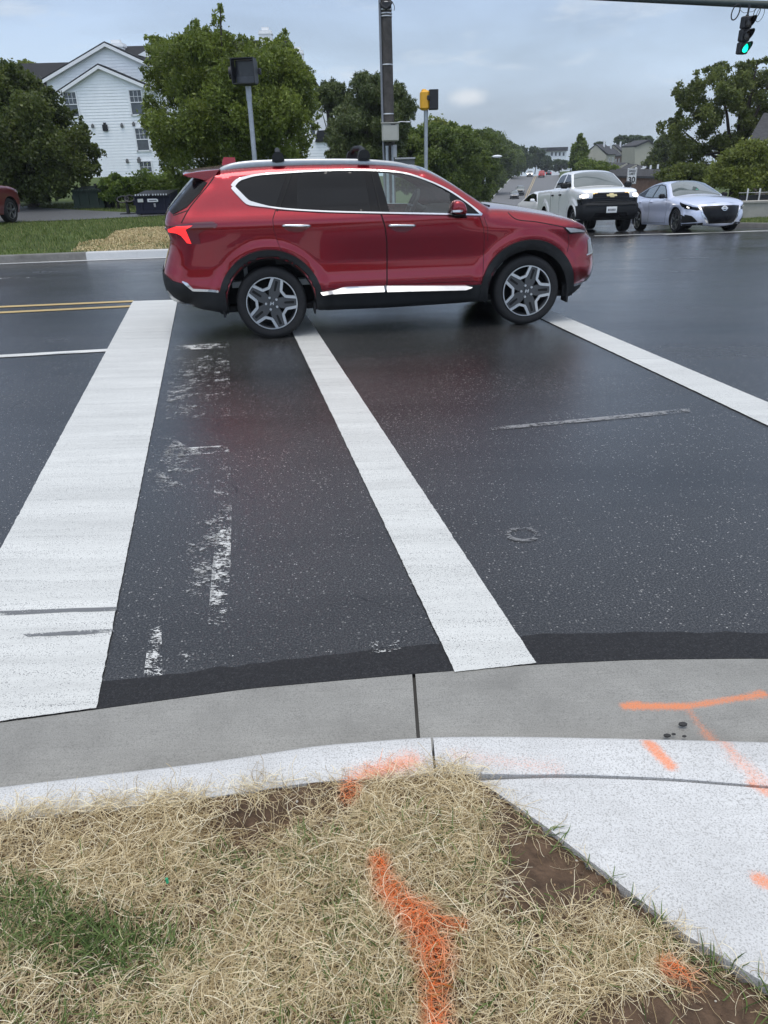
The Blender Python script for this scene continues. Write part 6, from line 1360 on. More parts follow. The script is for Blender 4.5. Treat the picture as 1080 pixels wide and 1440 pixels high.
def gable_roof(tri, y0, y1, mat, parent, th=.16, ov=.25):
    L0, A, R0 = [np.array(p) for p in tri]; mb = MB(); up = np.array([0, th])
    for E in (L0, R0):
        d = (E-A)/np.linalg.norm(E-A); e = E+d*ov; mb.prism([tuple(A), tuple(A+up), tuple(e+up), tuple(e)], y0-.35, y1, 'y', 0)
    r_ = mb.build('roof', mat, parent, False); mb = MB()
    for E in (L0, R0):
        d = (E-A)/np.linalg.norm(E-A); e = E+d*ov; mb.prism([tuple(A-up*1.3), tuple(A+up*.25), tuple(e+up*.25), tuple(e-up*1.3)], y0-.42, y0-.352, 'y', 0)
    mb.build('bargeboard', TRIM, r_, False); return r_
gable_roof(big, Yh, Yh+13, SHIN, house); gable_roof(fr_, Yf, Yh+.1, SHIN, house)
# long wings either side, their slopes facing the camera
for (xa, xb, ridge, eave) in ((-60, 101, 92, 128), (171, 330, 67, 128)):
    A = vp(xa, ridge, 76)-HO; B_ = vp(xb, ridge, 76)-HO; E_ = vp(xa, eave, 70.6)-HO; ez = E_[2]; zr = vp((xa+xb)/2 if xa < 0 else 190, ridge, 76)[2]-HO[2]
    ez = zr-2.6; mb = MB(); mb.add([(A[0], 7.2, zr), (B_[0], 7.2, zr), (B_[0], 2.0, ez), (A[0], 2.0, ez), (A[0], 7.2, zr+.15), (B_[0], 7.2, zr+.15), (B_[0], 1.9, ez+.12), (A[0], 1.9, ez+.12), (A[0], 12.4, ez), (B_[0], 12.4, ez)], [(4, 7, 6, 5), (0, 1, 2, 3), (2, 6, 7, 3), (1, 5, 6, 2), (0, 3, 7, 4), (5, 9, 8, 4)]); mb.build('roof', SHIN, house, False)
    mb = MB(); lap(mb, [(A[0], zb), (B_[0], zb), (B_[0], ez), (A[0], ez)], 2.6); mb.box(((A[0]+B_[0])/2, 7.2, (zb+ez)/2), (B_[0]-A[0], 9.0, ez-zb)); mb.build('wall', SID, house, False)
def px_box(x0, x1, y0, y1, Y, d, nm, mat, parent, O, caps=True):
    a = vp(x0, y1, Y)-O; b = vp(x1, y0, Y)-O; mb = MB(); mb.box(((a[0]+b[0])/2, Y-O[1]+d/2, (a[2]+b[2])/2), (b[0]-a[0], d, b[2]-a[2]))
    if caps:
        mb.box(((a[0]+b[0])/2, Y-O[1]+d/2, b[2]-.25), ((b[0]-a[0])*1.12, d*1.12, .12)); mb.box(((a[0]+b[0])/2, Y-O[1]+d/2, b[2]+.12), ((b[0]-a[0])*.55, d*.5, .3))
    return mb.build(nm, mat, parent, False)
px_box(154, 172, 60, 90, 75, 1.2, 'chimney', TRIM, house, HO)
mb = MB(); p0, p1, p2 = hv([(194, 77), (232, 56), (232, 88)], 5); mb.prism([p0, p1, p2], 5, 12, 'y'); mb.build('side_gable', SID, house, False)
for (x, y, w_, h_) in ((101, 147, .95, 1.7), (192.5, 144, .95, 1.7), (200.5, 196, .95, 1.6), (206.5, 242, .95, 1.6)):
    c = hl(x, y, 69); window(house, c[0], c[1], w_, h_, Yf)
for (x, y) in ((217.5, 196), (223.5, 240)): c = hl(x, y, 71.4); window(house, c[0], c[1], .62, 1.5, 2.55)
for (x, y, s_) in ((131, 178, .22), (148.5, 180, .42), (172, 177, .22), (188.5, 175, .22), (179.5, 227, .22), (196, 226, .30)):
    c = hl(x, y, 69); mb = MB(); mb.rbox((c[0], -.12, c[1]), (s_, .18, s_*1.15), .04); mb.box((c[0], -.08, c[1]+s_*.75), (s_*.5, .1, s_*.35)); mb.build('wall_vent', pm('grey vent', (.12, .12, .12), .6) if s_ < .4 else MT['clad'], house, False)
c0 = hl(209.5, 126, 69); c1 = hl(220.5, 245, 69); mb = MB(); mb.box((fr2+.06, -.06, (c0[1]+zb)/2), (.12, .10, c0[1]-zb)); mb.build('downpipe', TRIM, house, False)
# low white lean-to and roof bits beside the far gabled house
rear = empty('terrace_house', vp(400, 262, 80)); tag(rear, 'white house behind the broad tree, only its tall chimneys and roof showing', 'house'); RO = np.array(rear.location)
def wallbox(root, O, x0, x1, y0, y1, Y, d, mat, nm='wall'):
    a = vp(x0, y1, Y)-O; b = vp(x1, y0, Y)-O; mb = MB(); P4 = [(a[0], a[2]), (b[0], a[2]), (b[0], b[2]), (a[0], b[2])]; lap(mb, P4, Y-O[1]); mb.box(((a[0]+b[0])/2, Y-O[1]+d/2+.001, (a[2]+b[2])/2), (b[0]-a[0], d, b[2]-a[2])); return mb.build(nm, mat, root, False)
wallbox(rear, RO, 300, 440, 120, 275, 80, 8, SID)
a = vp(296, 120, 79)-RO; b = vp(446, 64, 84)-RO; mb = MB(); zt_ = vp(345, 57, 84)[2]-RO[2]; mb.add([(a[0], -.6, a[2]), (b[0], -.6, a[2]), (b[0]-2.6, 4, zt_), (a[0], 4, zt_), (a[0], 8.6, a[2]), (b[0], 8.6, a[2])], [(0, 1, 2, 3), (3, 2, 5, 4), (1, 5, 2), (0, 3, 4)]); mb.build('roof', SHIN, rear, False)
px_box(367.5, 381, 42, 90, 79, 1.0, 'chimney', TRIM, rear, RO); px_box(413, 425.5, 70, 112, 79, .9, 'chimney', TRIM, rear, RO)
gh = empty('gabled_house', vp(452, 262, 72)); tag(gh, 'white gabled house with a round capped chimney left of the pines', 'house'); GO = np.array(gh.location)
def gv(x, y, Y): q = vp(x, y, Y)-GO; return (q[0], q[2])
mb = MB(); pts = [gv(x, y, 72) for x, y in ((424, 262), (460, 262), (460, 176), (450, 155), (424, 205))]; lap(mb, pts, 0); mb.prism(pts, .001, 6, 'y'); mb.build('wall', SID, gh, False)
mb = MB(); pts = [gv(x, y, 71) for x, y in ((443, 262), (469, 262), (469, 192), (463, 183), (443, 199))]; pts = [gv(x, y, 71) for x, y in ((420, 262), (469, 262), (469, 196), (420, 200))]; lap(mb, pts, -1.0); mb.prism(pts, -.999, -.01, 'y'); mb.build('wall', SID, gh, False)
mb = MB(); pts = [gv(x, y, 71.5) for x, y in ((444, 200), (468, 199), (464, 183), (447, 184))]; mb.prism(pts, -1.25, -.35, 'y'); mb.build('roof', SHIN, gh, False)
mb = MB(); pts = [gv(x, y, 72) for x, y in ((458.5, 143), (467, 143), (467, 184), (458, 184))]; mb.prism(pts, .2, 5, 'y'); mb.build('roof', SHIN, gh, False)
mb = MB(); pts = [gv(x, y, 71.5) for x, y in ((466.5, 146), (473, 176), (473, 262), (467, 262))]; mb.prism(pts, -.6, 3, 'y'); mb.build('wall', SID, gh, False)
px_box(448.5, 458, 142, 186, 71.4, .7, 'chimney', TRIM, gh, GO, False); c = gv(453.2, 141, 71.4); mb = MB(); mb.sphere((c[0], -.25, c[1]-.05), (.30, .30, .28), 12, 8); mb.build('chimney_cap', TRIM, gh)
for (x, y, w_, h_) in ((440, 180, .35, 1.1), (449, 181, .35, 1.0)): c = gv(x, y, 72); window(gh, c[0], c[1], w_, h_, 0, False)
c = gv(467, 208, 71); window(gh, c[0], c[1], .35, 1.0, -1.0, False)
sh = empty('low_building', vp(556, 240, 40)); tag(sh, 'low flat dark grey roofed shelter behind the red SUV roof rack', 'building'); SO = np.array(sh.location)
px_box(541, 583, 223, 250, 40, 2.0, 'wall', pm('grey panel', (.13, .135, .14), .6), sh, SO, False); px_box(540, 584, 221, 224.5, 39.9, 2.3, 'roof', pm('pale flat roof', (.4, .41, .42), .5), sh, SO, False)
bh = empty('beige_house', vp(572, 240, 95)); tag(bh, 'beige house with white bargeboard glimpsed between pine and roadside trees', 'house'); BO = np.array(bh.location)
bp_ = [(q[0]-BO[0], q[2]-BO[2]) for q in (vp(x, y, 95) for x, y in ((562, 245), (600, 245), (600, 214), (588, 206), (568, 192), (562, 200)))]
mb = MB(); mb.prism(bp_, 0, 8, 'y'); mb.build('wall', CREAM, bh, False); mb = MB(); q0, q1 = [(q[0]-BO[0], q[2]-BO[2]) for q in (vp(567, 191, 95), vp(590, 207, 95))]; mb.prism([q0, q1, (q1[0], q1[1]+.35), (q0[0], q0[1]+.35)], -.3, 8, 'y'); mb.build('roof', TRIM, bh, False)
# terraces on the hill to the right
def terrace(name, label, x0, x1, yt, yb, Y0, Y1, mat, n, gable_px, roofmat, wins=True, mat2=None, depth=9, group=None):
    """a row of houses running from (x0,Y0) to (x1,Y1); gable end towards the camera at x0"""
    a = vp(x0, yb, Y0); b = vp(x1, yb, Y1); ang = math.atan2(b[1]-a[1], b[0]-a[0]); root = empty(name, a, (0, 0, ang)); tag(root, label, 'house', group); Lr = math.hypot(b[0]-a[0], b[1]-a[1]); zt_ = vp(x0, yt, Y0)[2]-a[2]; ez = zt_-1.9; w_ = Lr/n
    for i in range(n):
        dz = -.35*(i % 2); dx = .35*(i % 2); mb = MB(); mb.box((w_*(i+.5), depth/2+dx, ez/2+dz-2), (w_-.004*i, depth, ez+4)); mb.build('wall', mat if i % 2 == 0 or mat2 is None else mat2, root, False)
        mb = MB(); mb.prism([(dx-.3, ez+dz-.05), (dx-.3, ez+dz+.12), (dx+depth/2, zt_+dz+.12), (dx+depth+.3, ez+dz+.12), (dx+depth+.3, ez+dz-.05), (dx+depth/2, zt_+dz-.05)], w_*i, w_*(i+1)-.004, 'x'); r_ = mb.build('roof', roofmat, root, False)
        mb = MB(); mb.prism([(dx+.1, ez+dz-.02), (dx+depth/2, zt_+dz-.06), (dx+depth-.1, ez+dz-.02)], w_*i+.1, w_*(i+1)-.1, 'x'); mb.build('gable', mat, root, False)
        mb = MB(); mb.tube([(w_*(i+.5), dx+depth*.35, zt_+dz-1), (w_*(i+.5), dx+depth*.35, zt_+dz+.7)], .18, 8); mb.build('vent_pipe', TRIM, r_)
        if wins:
            for f in (.3, .7):
                for lv in range(int(ez/2.8)): window(root, w_*(i+f), ez-1.4-2.8*lv+dz, 1.0, 1.5, dx, False)
    return root
HG = 'terraced houses on the hill to the right'
terrace('terrace_row', 'cream and brick terrace on the hill behind the conical tree', 850, 899, 203, 250, 165, 215, CREAM, 5, 0, SHING, True, BRICK, 4.6, HG)
cg = empty('gable_house', vp(902, 250, 150)); tag(cg, 'tall cream gable rising above the terrace roofs', 'house', HG); CO = np.array(cg.location)
q_ = [(q[0]-CO[0], q[2]-CO[2]) for q in (vp(x, y, 150) for x, y in ((893, 262), (926, 262), (926, 209), (912, 199), (893, 207)))]; mb = MB(); mb.prism(q_, 0, 8, 'y'); mb.build('wall', CREAM, cg, False); mb = MB(); mb.prism([q_[2], (q_[2][0], q_[2][1]+.3), (q_[3][0], q_[3][1]+.3), (q_[4][0], q_[4][1]+.3), q_[4], q_[3]], -.3, 8.2, 'y'); mb.build('roof', SHING, cg, False)
# stepped brown terrace behind the speed sign
TANF = pm('pinkish brown boards', (.27, .20, .165), .8, 0, 0, .1, 3); BATT = pm('pale corner board', (.34, .27, .22), .8)
for i in range(3):
    Y = 99-3*i; O_ = vp(870+13*i, 300, Y); o = empty('long_roof_house', O_); tag(o, ('low house with a long grey roof slope, leftmost behind the pickup', 'low house with a long grey roof slope, middle of three behind the pickup', 'low house with a long grey roof and white edge, nearest the speed sign')[i], 'house', 'long roofed houses behind the pickup')
    pv = lambda x, y: (vp(x+13*i, y+2.2*i, Y)[0]-O_[0], vp(x+13*i, y+2.2*i, Y)[2]-O_[2])
    mb = MB(); mb.prism([pv(843, 300), (pv(892, 300)[0], pv(843, 300)[1]), pv(892, 236), pv(880, 231), pv(843, 249)], 0, 8, 'y'); mb.build('wall', CREAM if i == 2 else BROWN, o, False)
    mb = MB(); mb.prism([pv(839, 249.5), pv(880, 228.5), pv(895, 235), pv(895, 237.5), pv(880, 231), pv(839, 252)], -.6, 9, 'y'); r_ = mb.build('roof', SHING, o, False)
    mb = MB(); mb.prism([pv(839, 250), pv(880, 229), pv(880, 231.4), pv(839, 252.4)], -.7, -.605, 'y'); mb.build('bargeboard', TRIM if i == 2 else CREAM, r_, False)
for i in range(7):
    x0 = 862+i*10.5; yt = 243-i*1.3; Y = 92-i*1.5; O_ = vp(x0+8, 300, Y); o = empty('brown_house', O_, (0, 0, math.radians(18))); tag(o, ('brown terraced house nearest the white pickup', 'brown terraced house second from the white pickup', 'brown terraced house left of the speed sign', 'brown terraced house right behind the speed sign', 'brown terraced house second right of the speed sign', 'brown terraced house third right of the speed sign', 'brown terraced house last before the great tree')[i], 'house', 'stepped brown terrace behind the speed sign')
    zt_ = vp(x0+8, yt, Y)[2]-O_[2]; W_ = .60; mb = MB(); pts = [(-W_, -1), (W_, -1), (W_, zt_-1.3), (0, zt_-.4), (-W_, zt_-.9)]; mb.prism(pts, 0, 9, 'y'); mb.build('wall', (BRICK, TANF)[i % 2], o, False)
    mb = MB(); mb.prism([(-W_-.2, zt_-1.05), (-W_-.2, zt_-.85), (.1, zt_-.2), (W_+.2, zt_-1.25), (W_+.2, zt_-1.45), (.1, zt_-.4)], -.4, 9.2, 'y'); r_ = mb.build('roof', SHING, o, False)
    mb = MB(); mb.prism([(-W_-.2, zt_-1.10), (-W_-.2, zt_-.92), (.1, zt_-.27), (.1, zt_-.46)], -.48, -.405, 'y'); mb.build('bargeboard', TRIM if i in (1, 3) else CREAM, r_, False)
    mb = MB(); mb.tube([(.5, 2.5, zt_-1.2), (.5, 2.5, zt_+.25)], .1, 6); mb.build('vent_pipe', TRIM, r_)
    mb = MB(); mb.box((-W_+.12, -.06, zt_-3.2), (.20, .1, 4.0)); mb.build('corner_board', BATT, o, False); mb = MB(); mb.box((.2, -.04, zt_-3.0), (.42, .06, .9)); mb.build('window', PANE, o, False)
wb = empty('pale_block', vp(783, 246, 330)); tag(wb, 'pale apartment block with dark roof far off on the skyline', 'building'); WO = np.array(wb.location)
px_box(772, 797, 212, 250, 330, 14, 'wall', SID, wb, WO, False); px_box(770, 799, 206.5, 213, 329, 15, 'roof', SHING, wb, WO, False)
for k in range(4): px_box(775+5.5*k, 777.5+5.5*k, 214, 219, 329.7, .4, 'window', PANE, wb, WO, False)
# brown house at the right edge, its white fence and wall
rh = empty('brown_cottage', vp(1085, 292, 44)); tag(rh, 'brown house with grey hipped roof at the right edge', 'house'); HO2 = np.array(rh.location)
w0 = vp(1053, 300, 44)-HO2; w1 = vp(1190, 205, 44)-HO2; mb = MB(); mb.prism([(w0[0], 0), (w1[0], 0), (w1[0]+4.6, 8), (w0[0]+4.6, 8)], w0[2]-.5, w1[2], 'z'); mb.build('wall', BROWN, rh, False)
e0 = vp(1047, 203, 43.5)-HO2; e1 = vp(1200, 203, 43.5)-HO2; ap = vp(1085, 158, 47)-HO2; mb = MB(); mb.add([(e0[0], -.7, e0[2]), (e1[0], -.7, e0[2]), (e1[0], 3.5, ap[2]), (ap[0]-.2, 3.5, ap[2]), (e0[0]+5.0, 8.6, e0[2]), (e1[0]+5, 8.6, e0[2])], [(0, 1, 2, 3), (0, 3, 4), (3, 2, 5, 4), (0, 4, 5, 1)]); r_ = mb.build('roof', SHING, rh, False)
mb = MB(); mb.box(((e0[0]+e1[0])/2, -.75, e0[2]-.08), (e1[0]-e0[0], .12, .18)); mb.build('gutter_board', TRIM, r_, False)
c = vp(1079, 226, 44)-HO2; window(rh, c[0], c[2], .8, 1.4, 0, False)
fn = empty('white_fence', vp(1050, 283, 34)); tag(fn, 'white post and rail fence with dark boards at the right edge', 'fence'); FO = np.array(fn.location)
for x in (1052, 1069, 1088, 1107): px_box(x-1.6, x+1.6, 265, 283, 34, .15, 'post', TRIM, fn, FO, False)
px_box(1040, 1120, 269, 271.5, 34.1, .08, 'rail', TRIM, fn, FO, False); px_box(1040, 1120, 272.5, 282, 34.12, .06, 'board', MT['clad'], fn, FO, False); px_box(1036, 1120, 281.5, 283.5, 33.95, .2, 'rail', TRIM, fn, FO, False)
gw = MB(); a = vp(1030, 292.5, 32.5); b = vp(1140, 283, 32.5); gw.box(((a[0]+b[0])/2, 32.7, (a[2]+b[2])/2-.2), (b[0]-a[0], .4, b[2]-a[2]+.4)); gw.box(((a[0]+b[0])/2, 32.7, b[2]+.03), (b[0]-a[0]+.1, .5, .07)); tag(gw.build('garden_wall', pm('tan wall', (.36, .34, .30), .8, 0, 0, .12, 3), None, False), 'low tan wall under the white fence', 'wall')

# ------------------------------------------------------------------ poles, signals, signs
GALV = pm('galvanised steel', (.40, .42, .44), .45, .6, 0, .15, 8); POLEW = pm('weathered pole wood', (.075, .068, .062), .85, 0, 0, .4, 5, .3, .8, 40); BOXM = pm('beige cabinet', (.42, .41, .36), .6, 0, 0, .05); YEL = pm('signal yellow', (.75, .38, .02), .45, 0, 0, .06); BLK = pm('signal black', (.012, .012, .014), .5, 0, 0, .1)
def rod(p, z0, z1, r0, r1=None, n=14): mb = MB(); mb.tube([(p[0], p[1], z0), (p[0], p[1], z1)], [r0, r1 or r0], n); return mb
s1 = vp(358, 222, 20.5); g = float(verge_z(s1[0], 20.5)); top = vp(350, 120, 20.5)
o = empty('pedestrian_signal', (s1[0], 20.5, g)); tag(o, 'pedestrian signal facing us with black hood on a galvanised post', 'traffic signal'); SP = np.array(o.location)
hz0 = top[2]-g; mb = rod((0, 0), -.1, hz0-.1, .062, .056); mb.tube([(0, 0, hz0-.32), (0, 0, hz0-.02)], .066, 14); mb.build('post', GALV, o); mb = MB(); mb.box((0, 0, .05), (.3, .3, .1)); mb.build('base', GALV, o, False)
mb = MB(); mb.rbox((0, .02, hz0+.27), (.50, .22, .54), .05, -.1); mb.build('housing', BLK, o)
mb = MB()                                                       # deep hood open at the front
c_, s_ = math.cos(-.1), math.sin(-.1); R_ = lambda x, y: (x*c_-y*s_, x*s_+y*c_)
for (cx, cz, w_, h_) in ((0, .525, .54, .02), (-.265, .27, .02, .50), (.265, .27, .02, .50), (0, .015, .54, .02)): q = R_(cx, -.26); mb.box((q[0], q[1], hz0+cz), (w_, .32, h_), -.1)
mb.build('hood', BLK, o, False)
mb = MB(); q = R_(0, -.105); mb.box((q[0], q[1], hz0+.27), (.48, .02, .48), -.1); mb.build('lens', pm('dark lens', (.03, .032, .036), .15), o, False); mb = MB(); q = R_(0, -.13); mb.box((q[0], q[1], hz0+.10), (.46, .012, .15), -.1); mb.build('lens', pm('grey lens', (.07, .072, .08), .25), o, False)
mb = MB(); mb.lathe([(.0001, 0), (.13, 0), (.14, .06), (.14, .14), (.12, .16)], 20, 'x', (-.42, 0, hz0+.26)); mb.build('side_hood', BLK, o); mb = MB(); mb.rbox((.30, 0, hz0+.28), (.07, .12, .14), .02); mb.build('bracket', BLK, o)
s2 = vp(599, 237, 27.2); g = float(verge_z(s2[0], 27.2)); tp = vp(602, 157, 27.2)
o = empty('pedestrian_signal', (s2[0], 27.2, g)); tag(o, 'yellow pedestrian signal seen from the side on a galvanised post', 'traffic signal')
hz0 = tp[2]-g; mb = rod((0, 0), -.1, hz0-.02, .065, .06); mb.tube([(0, 0, hz0-.3), (0, 0, hz0+.07)], .07, 14); mb.build('post', GALV, o); mb = MB(); mb.box((0, 0, .05), (.3, .3, .1)); mb.build('base', GALV, o, False)
mb = MB(); mb.rbox((-.04, .0, hz0+.32), (.30, .46, .56), .06); mb.rbox((-.07, 0, hz0+.60), (.14, .3, .06), .02); mb.build('housing', YEL, o)
mb = MB()
for (cy, cz, d_, h_) in ((0, .60, .50, .02), (0, .06, .50, .02), (-.24, .33, .02, .54), (.24, .33, .02, .54)): mb.box((.24, cy, hz0+cz), (.28, d_, h_))
mb.build('hood', BLK, o, False); mb = MB(); mb.box((.12, 0, hz0+.33), (.02, .46, .52)); mb.build('lens', BLK, o, False); mb = MB(); mb.rbox((.07, -.25, hz0+.38), (.10, .08, .14), .02); mb.build('bracket', BLK, o)
# utility pole with cabinet
u = vp(546, 222, 21.6); g = float(verge_z(u[0], 21.6)); o = empty('utility_pole', (u[0], 21.6, g)); tag(o, 'dark weathered utility pole with beige cabinet and conduits', 'utility pole')
tx = vp(542, 0, 21.6)[0]-u[0]; bx_ = 0; ht = 9.0
mb = MB(); mb.tube([(bx_+.03, 0, -.2), (.02, 0, 3), (0, 0, 9.2)], [.155, .148, .125], 20); mb.build('pole', POLEW, o)
mb = MB(); mb.tube([(-.10, -.13, -.1), (-.13, -.10, 3), (-.145, -.08, 8.6)], .030, 8); mb.build('conduit', pm('grey conduit', (.20, .21, .23), .5), o)
mb = MB(); mb.tube([(-.03, -.16, -.1), (-.03, -.158, 2.2)], .042, 10); mb.build('conduit', GALV, o); mb = MB(); mb.tube([(.11, -.16, -.1), (.11, -.155, 2.2)], .032, 10); mb.build('conduit', GALV, o)
def pz(y, x=545): return vp(x, y, 21.45)[2]-g
mb = MB(); mb.rbox((.06, -.26, (pz(174)+pz(199))/2), (.43, .24, pz(174)-pz(199)), .02); mb.rbox((.06, -.39, (pz(174)+pz(199))/2-.01), (.37, .02, (pz(174)-pz(199))*.86), .01); mb.box((.06, -.27, pz(174)+.012), (.47, .29, .025)); mb.build('cabinet', BOXM, o, False)
mb = MB(); mb.box((.13, -.385, pz(176.5)), (.11, .02, .035)); mb.build('cabinet_latch', BLK, o, False); mb = MB(); mb.rbox((.17, -.24, pz(213)), (.10, .10, .30), .01); mb.build('meter_box', pm('grey box', (.34, .35, .36), .5), o, False)
for yy in (91.5, 161, 13.5, 23, 19): mb = MB(); mb.lathe([(.152, 0), (.158, .012), (.152, .03)], 20, 'z', (.01, -.01, pz(yy))); mb.build('strap', pm('steel strap', (.5, .52, .54), .4, .7), o)
mb = MB(); mb.tube([(.20, -.2, pz(173)), (.36, -.18, pz(173.5)+.03), (.52, -.16, pz(172.5))], .014, 6); mb.sphere((.52, -.16, pz(172.5)), (.07, .05, .025), 8, 6); mb.build('sensor_arm', GALV, o)
mb = MB(); mb.rbox((.03, -.16, pz(7)), (.22, .12, .16), .03); mb.tube(catmull([(-.12, -.15, pz(4)), (-.05, -.2, pz(10)), (.02, -.2, pz(12)), (.10, -.2, pz(8)), (.16, -.16, pz(3))], .04), .03, 8); mb.build('cable_bracket', BLK, o)
mb = MB(); mb.rbox((.02, -.19, pz(4.5)), (.10, .05, .07), .01); mb.build('insulator', pm('pale insulator', (.6, .58, .54), .4), o); mb = MB(); mb.tube(catmull([(.16, -.14, pz(2)), (.22, -.13, pz(9)), (.21, -.13, pz(15))], .05), .008, 5); mb.build('loose_wire', BLK, o)
# signal arm with the green light
arm = empty('signal_mast', (18.2, 27.0, Gf(18.2, 27)+.1)); tag(arm, 'dark green signal mast with a long arm reaching over the road', 'signal mast'); AO = np.array(arm.location); ARM = pm('dark green steel', (.030, .045, .042), .5, .3, 0, .1)
pA = at(780, -6, 25.6); pB = at(1047, 5.5, 24.2); pC = at(1090, 8.5, 24.0); dAB = (pB-pA)/np.linalg.norm(pB-pA); base_top = pB+dAB*7.0
arm.location = (base_top[0], base_top[1], Gf(base_top[0], base_top[1])+.1); AO = np.array(arm.location)
mb = MB(); mb.tube([pA-dAB*.3-AO, pB-AO, base_top-AO], [.075, .105, .16], 16); mb.build('arm', ARM, arm); mb = MB(); mb.tube([(0, 0, -.2), (0, 0, .4), (0, 0, base_top[2]-AO[2]+.6)], [.24, .20, .15], 16); mb.sphere((0, 0, base_top[2]-AO[2]+.6), .16, 12, 8); mb.build('mast', ARM, arm)
tl = at(1046.5, 50, 24.2); o = empty('traffic_light', tl, (0, 0, 0)); tag(o, 'black three lens traffic light showing green under the arm', 'traffic light')
az = math.radians(20); fx, fy = math.sin(az), -math.cos(az); fd = np.array([fx, fy, 0]); sdv = np.array([math.cos(az), math.sin(az), 0]); Rm = np.column_stack([sdv, -fd, [0, 0, 1]])
tlt = Matrix.Rotation(math.radians(-3.5), 4, 'Y')
mb = MB()
for k in (-1, 0, 1):
    n0 = len(mb.v); mb.rbox((0, 0, .355*k), (.34, .22, .345), .03)
    for i in range(n0, len(mb.v)): mb.v[i] = tuple(Rm@np.array(mb.v[i]))
mb.build('housing', BLK, o)
for k in (-1, 0, 1):
    mb = MB(); n = 18; P0 = []; 
    for j in range(n+1):
        t = math.radians(-58+ (296)*j/n); 
        for (rr, dd) in ((.152, .10), (.152, .10+.27*(.12+.88*math.sin(max(0, min(PI, (t+math.radians(58))/math.radians(296)*PI)))**2))): P0.append(Rm@np.array([rr*math.cos(t), -dd, rr*math.sin(t)+.355*k]))
        
    mb.add(P0, [(2*j, 2*j+1, 2*j+3, 2*j+2) for j in range(n)]); mb.add([p*1.0+(p-Rm@np.array([0, p@(Rm[:, 1])*0, .355*k]))*0.0 for p in P0], []); v_ = mb.build('visor', BLK, o, True, 60); sm_ = v_.modifiers.new('thick', 'SOLIDIFY'); sm_.thickness = .008
    mb = MB(); nn = 20; mb.add([Rm@np.array([.135*math.cos(2*PI*j/nn), -.118, .135*math.sin(2*PI*j/nn)+.355*k]) for j in range(nn)]+[Rm@np.array([0, -.14, .355*k])], [(j, (j+1) % nn, nn) for j in range(nn)])
    mb.build('lens', pm('green lens lit', (.02, .8, .55), .2, emit=1.5, ecol=(.0, .86, .52)) if k == -1 else pm('unlit lens', (.03, .02, .015), .15), o, True, 80)
mb = MB(); mb.tube([(0, 0, .50), (.01, 0, .62), (.02, 0, (pB-tl)[2]-.08)], [.05, .03, .035], 8); mb.rbox((0, 0, .55), (.09, .09, .06), .02); mb.build('hanger', BLK, o)
for (x_, y_, r_, a_) in ((1034.5, 17, .175, .02), (1064.5, 17, .13, .012), (1069, 20, .17, .008)):
    q = at(x_, y_, 24.0); mb = MB(); mb.tube([q+np.array([r_*.68*math.cos(t), -.1*math.sin(t), r_*1.15*math.sin(t)]) for t in np.linspace(0, 2*PI, 25)], a_, 6); tag(mb.build('cable_loop', BLK), {1034.5: 'thick coiled cable hanging left of the traffic light', 1064.5: 'thin coiled cable right of the traffic light', 1069: 'widest thin cable loop hanging right of the traffic light'}[x_], 'cable')
mb = MB(); q = [at(x, y, 24.05) for x, y in ((1040, 13), (1046, 18), (1052, 17), (1059, 16), (1062, 13))]; mb.tube(catmull(q, .05), .007, 5); tag(mb.build('cable', BLK), 'thin cable sagging between the cable coils above the traffic light', 'cable')
# speed sign
sg = vp(888.5, 248, 46); g = Gf(sg[0], 46)+.1; o = empty('speed_sign', (sg[0], 46, g), (0, 0, math.radians(6))); tag(o, 'white speed limit 30 sign between pickup and sedan', 'road sign'); hc = sg[2]-g
wS, hS = .56, .80; mb = MB(); mb.rbox((0, 0, hc), (wS, .02, hS), .008); mb.build('sign_plate', pm('sign white', (.78, .78, .76), .45), o, False); mb = MB(); mb.box((0, .03, hc/2), (.06, .04, hc+.5)); mb.build('post', GALV, o, False)
mb = MB()
for (cx, cz, w_, h_) in ((0, hS/2-.03, wS-.06, .012), (0, -hS/2+.03, wS-.06, .012), (-wS/2+.03, 0, .012, hS-.06), (wS/2-.03, 0, .012, hS-.06)): mb.box((cx, -.012, hc+cz), (w_, .004, h_))
mb.build('border', BLK, o, False)
def text(s, size, x, z, par, mat, y=-.014, bold=0.0):
    cu = bpy.data.curves.new('lettering', 'FONT'); cu.body = s; cu.size = size; cu.align_x = 'CENTER'; cu.extrude = .002; cu.offset = bold; t = bpy.data.objects.new('lettering', cu); COL.objects.link(t); t.parent = par; t.location = (x, y, z); t.rotation_euler = (PI/2, 0, 0); cu.materials.append(mat); return t
def bake_text(t):
    dg = bpy.context.evaluated_depsgraph_get(); me = bpy.data.meshes.new_from_object(t.evaluated_get(dg)); n = bpy.data.objects.new('lettering', me); COL.objects.link(n); n.parent = t.parent; n.location = t.location; n.rotation_euler = t.rotation_euler; bpy.data.objects.remove(t); n.name = 'lettering'; return n
for s, sz, zz, bd in (('SPEED', .15, .215, .004), ('LIMIT', .15, .075, .004), ('30', .42, -.32, .012)): bake_text(text(s, sz, 0, hc+zz, o, BLK, -.013, bd))
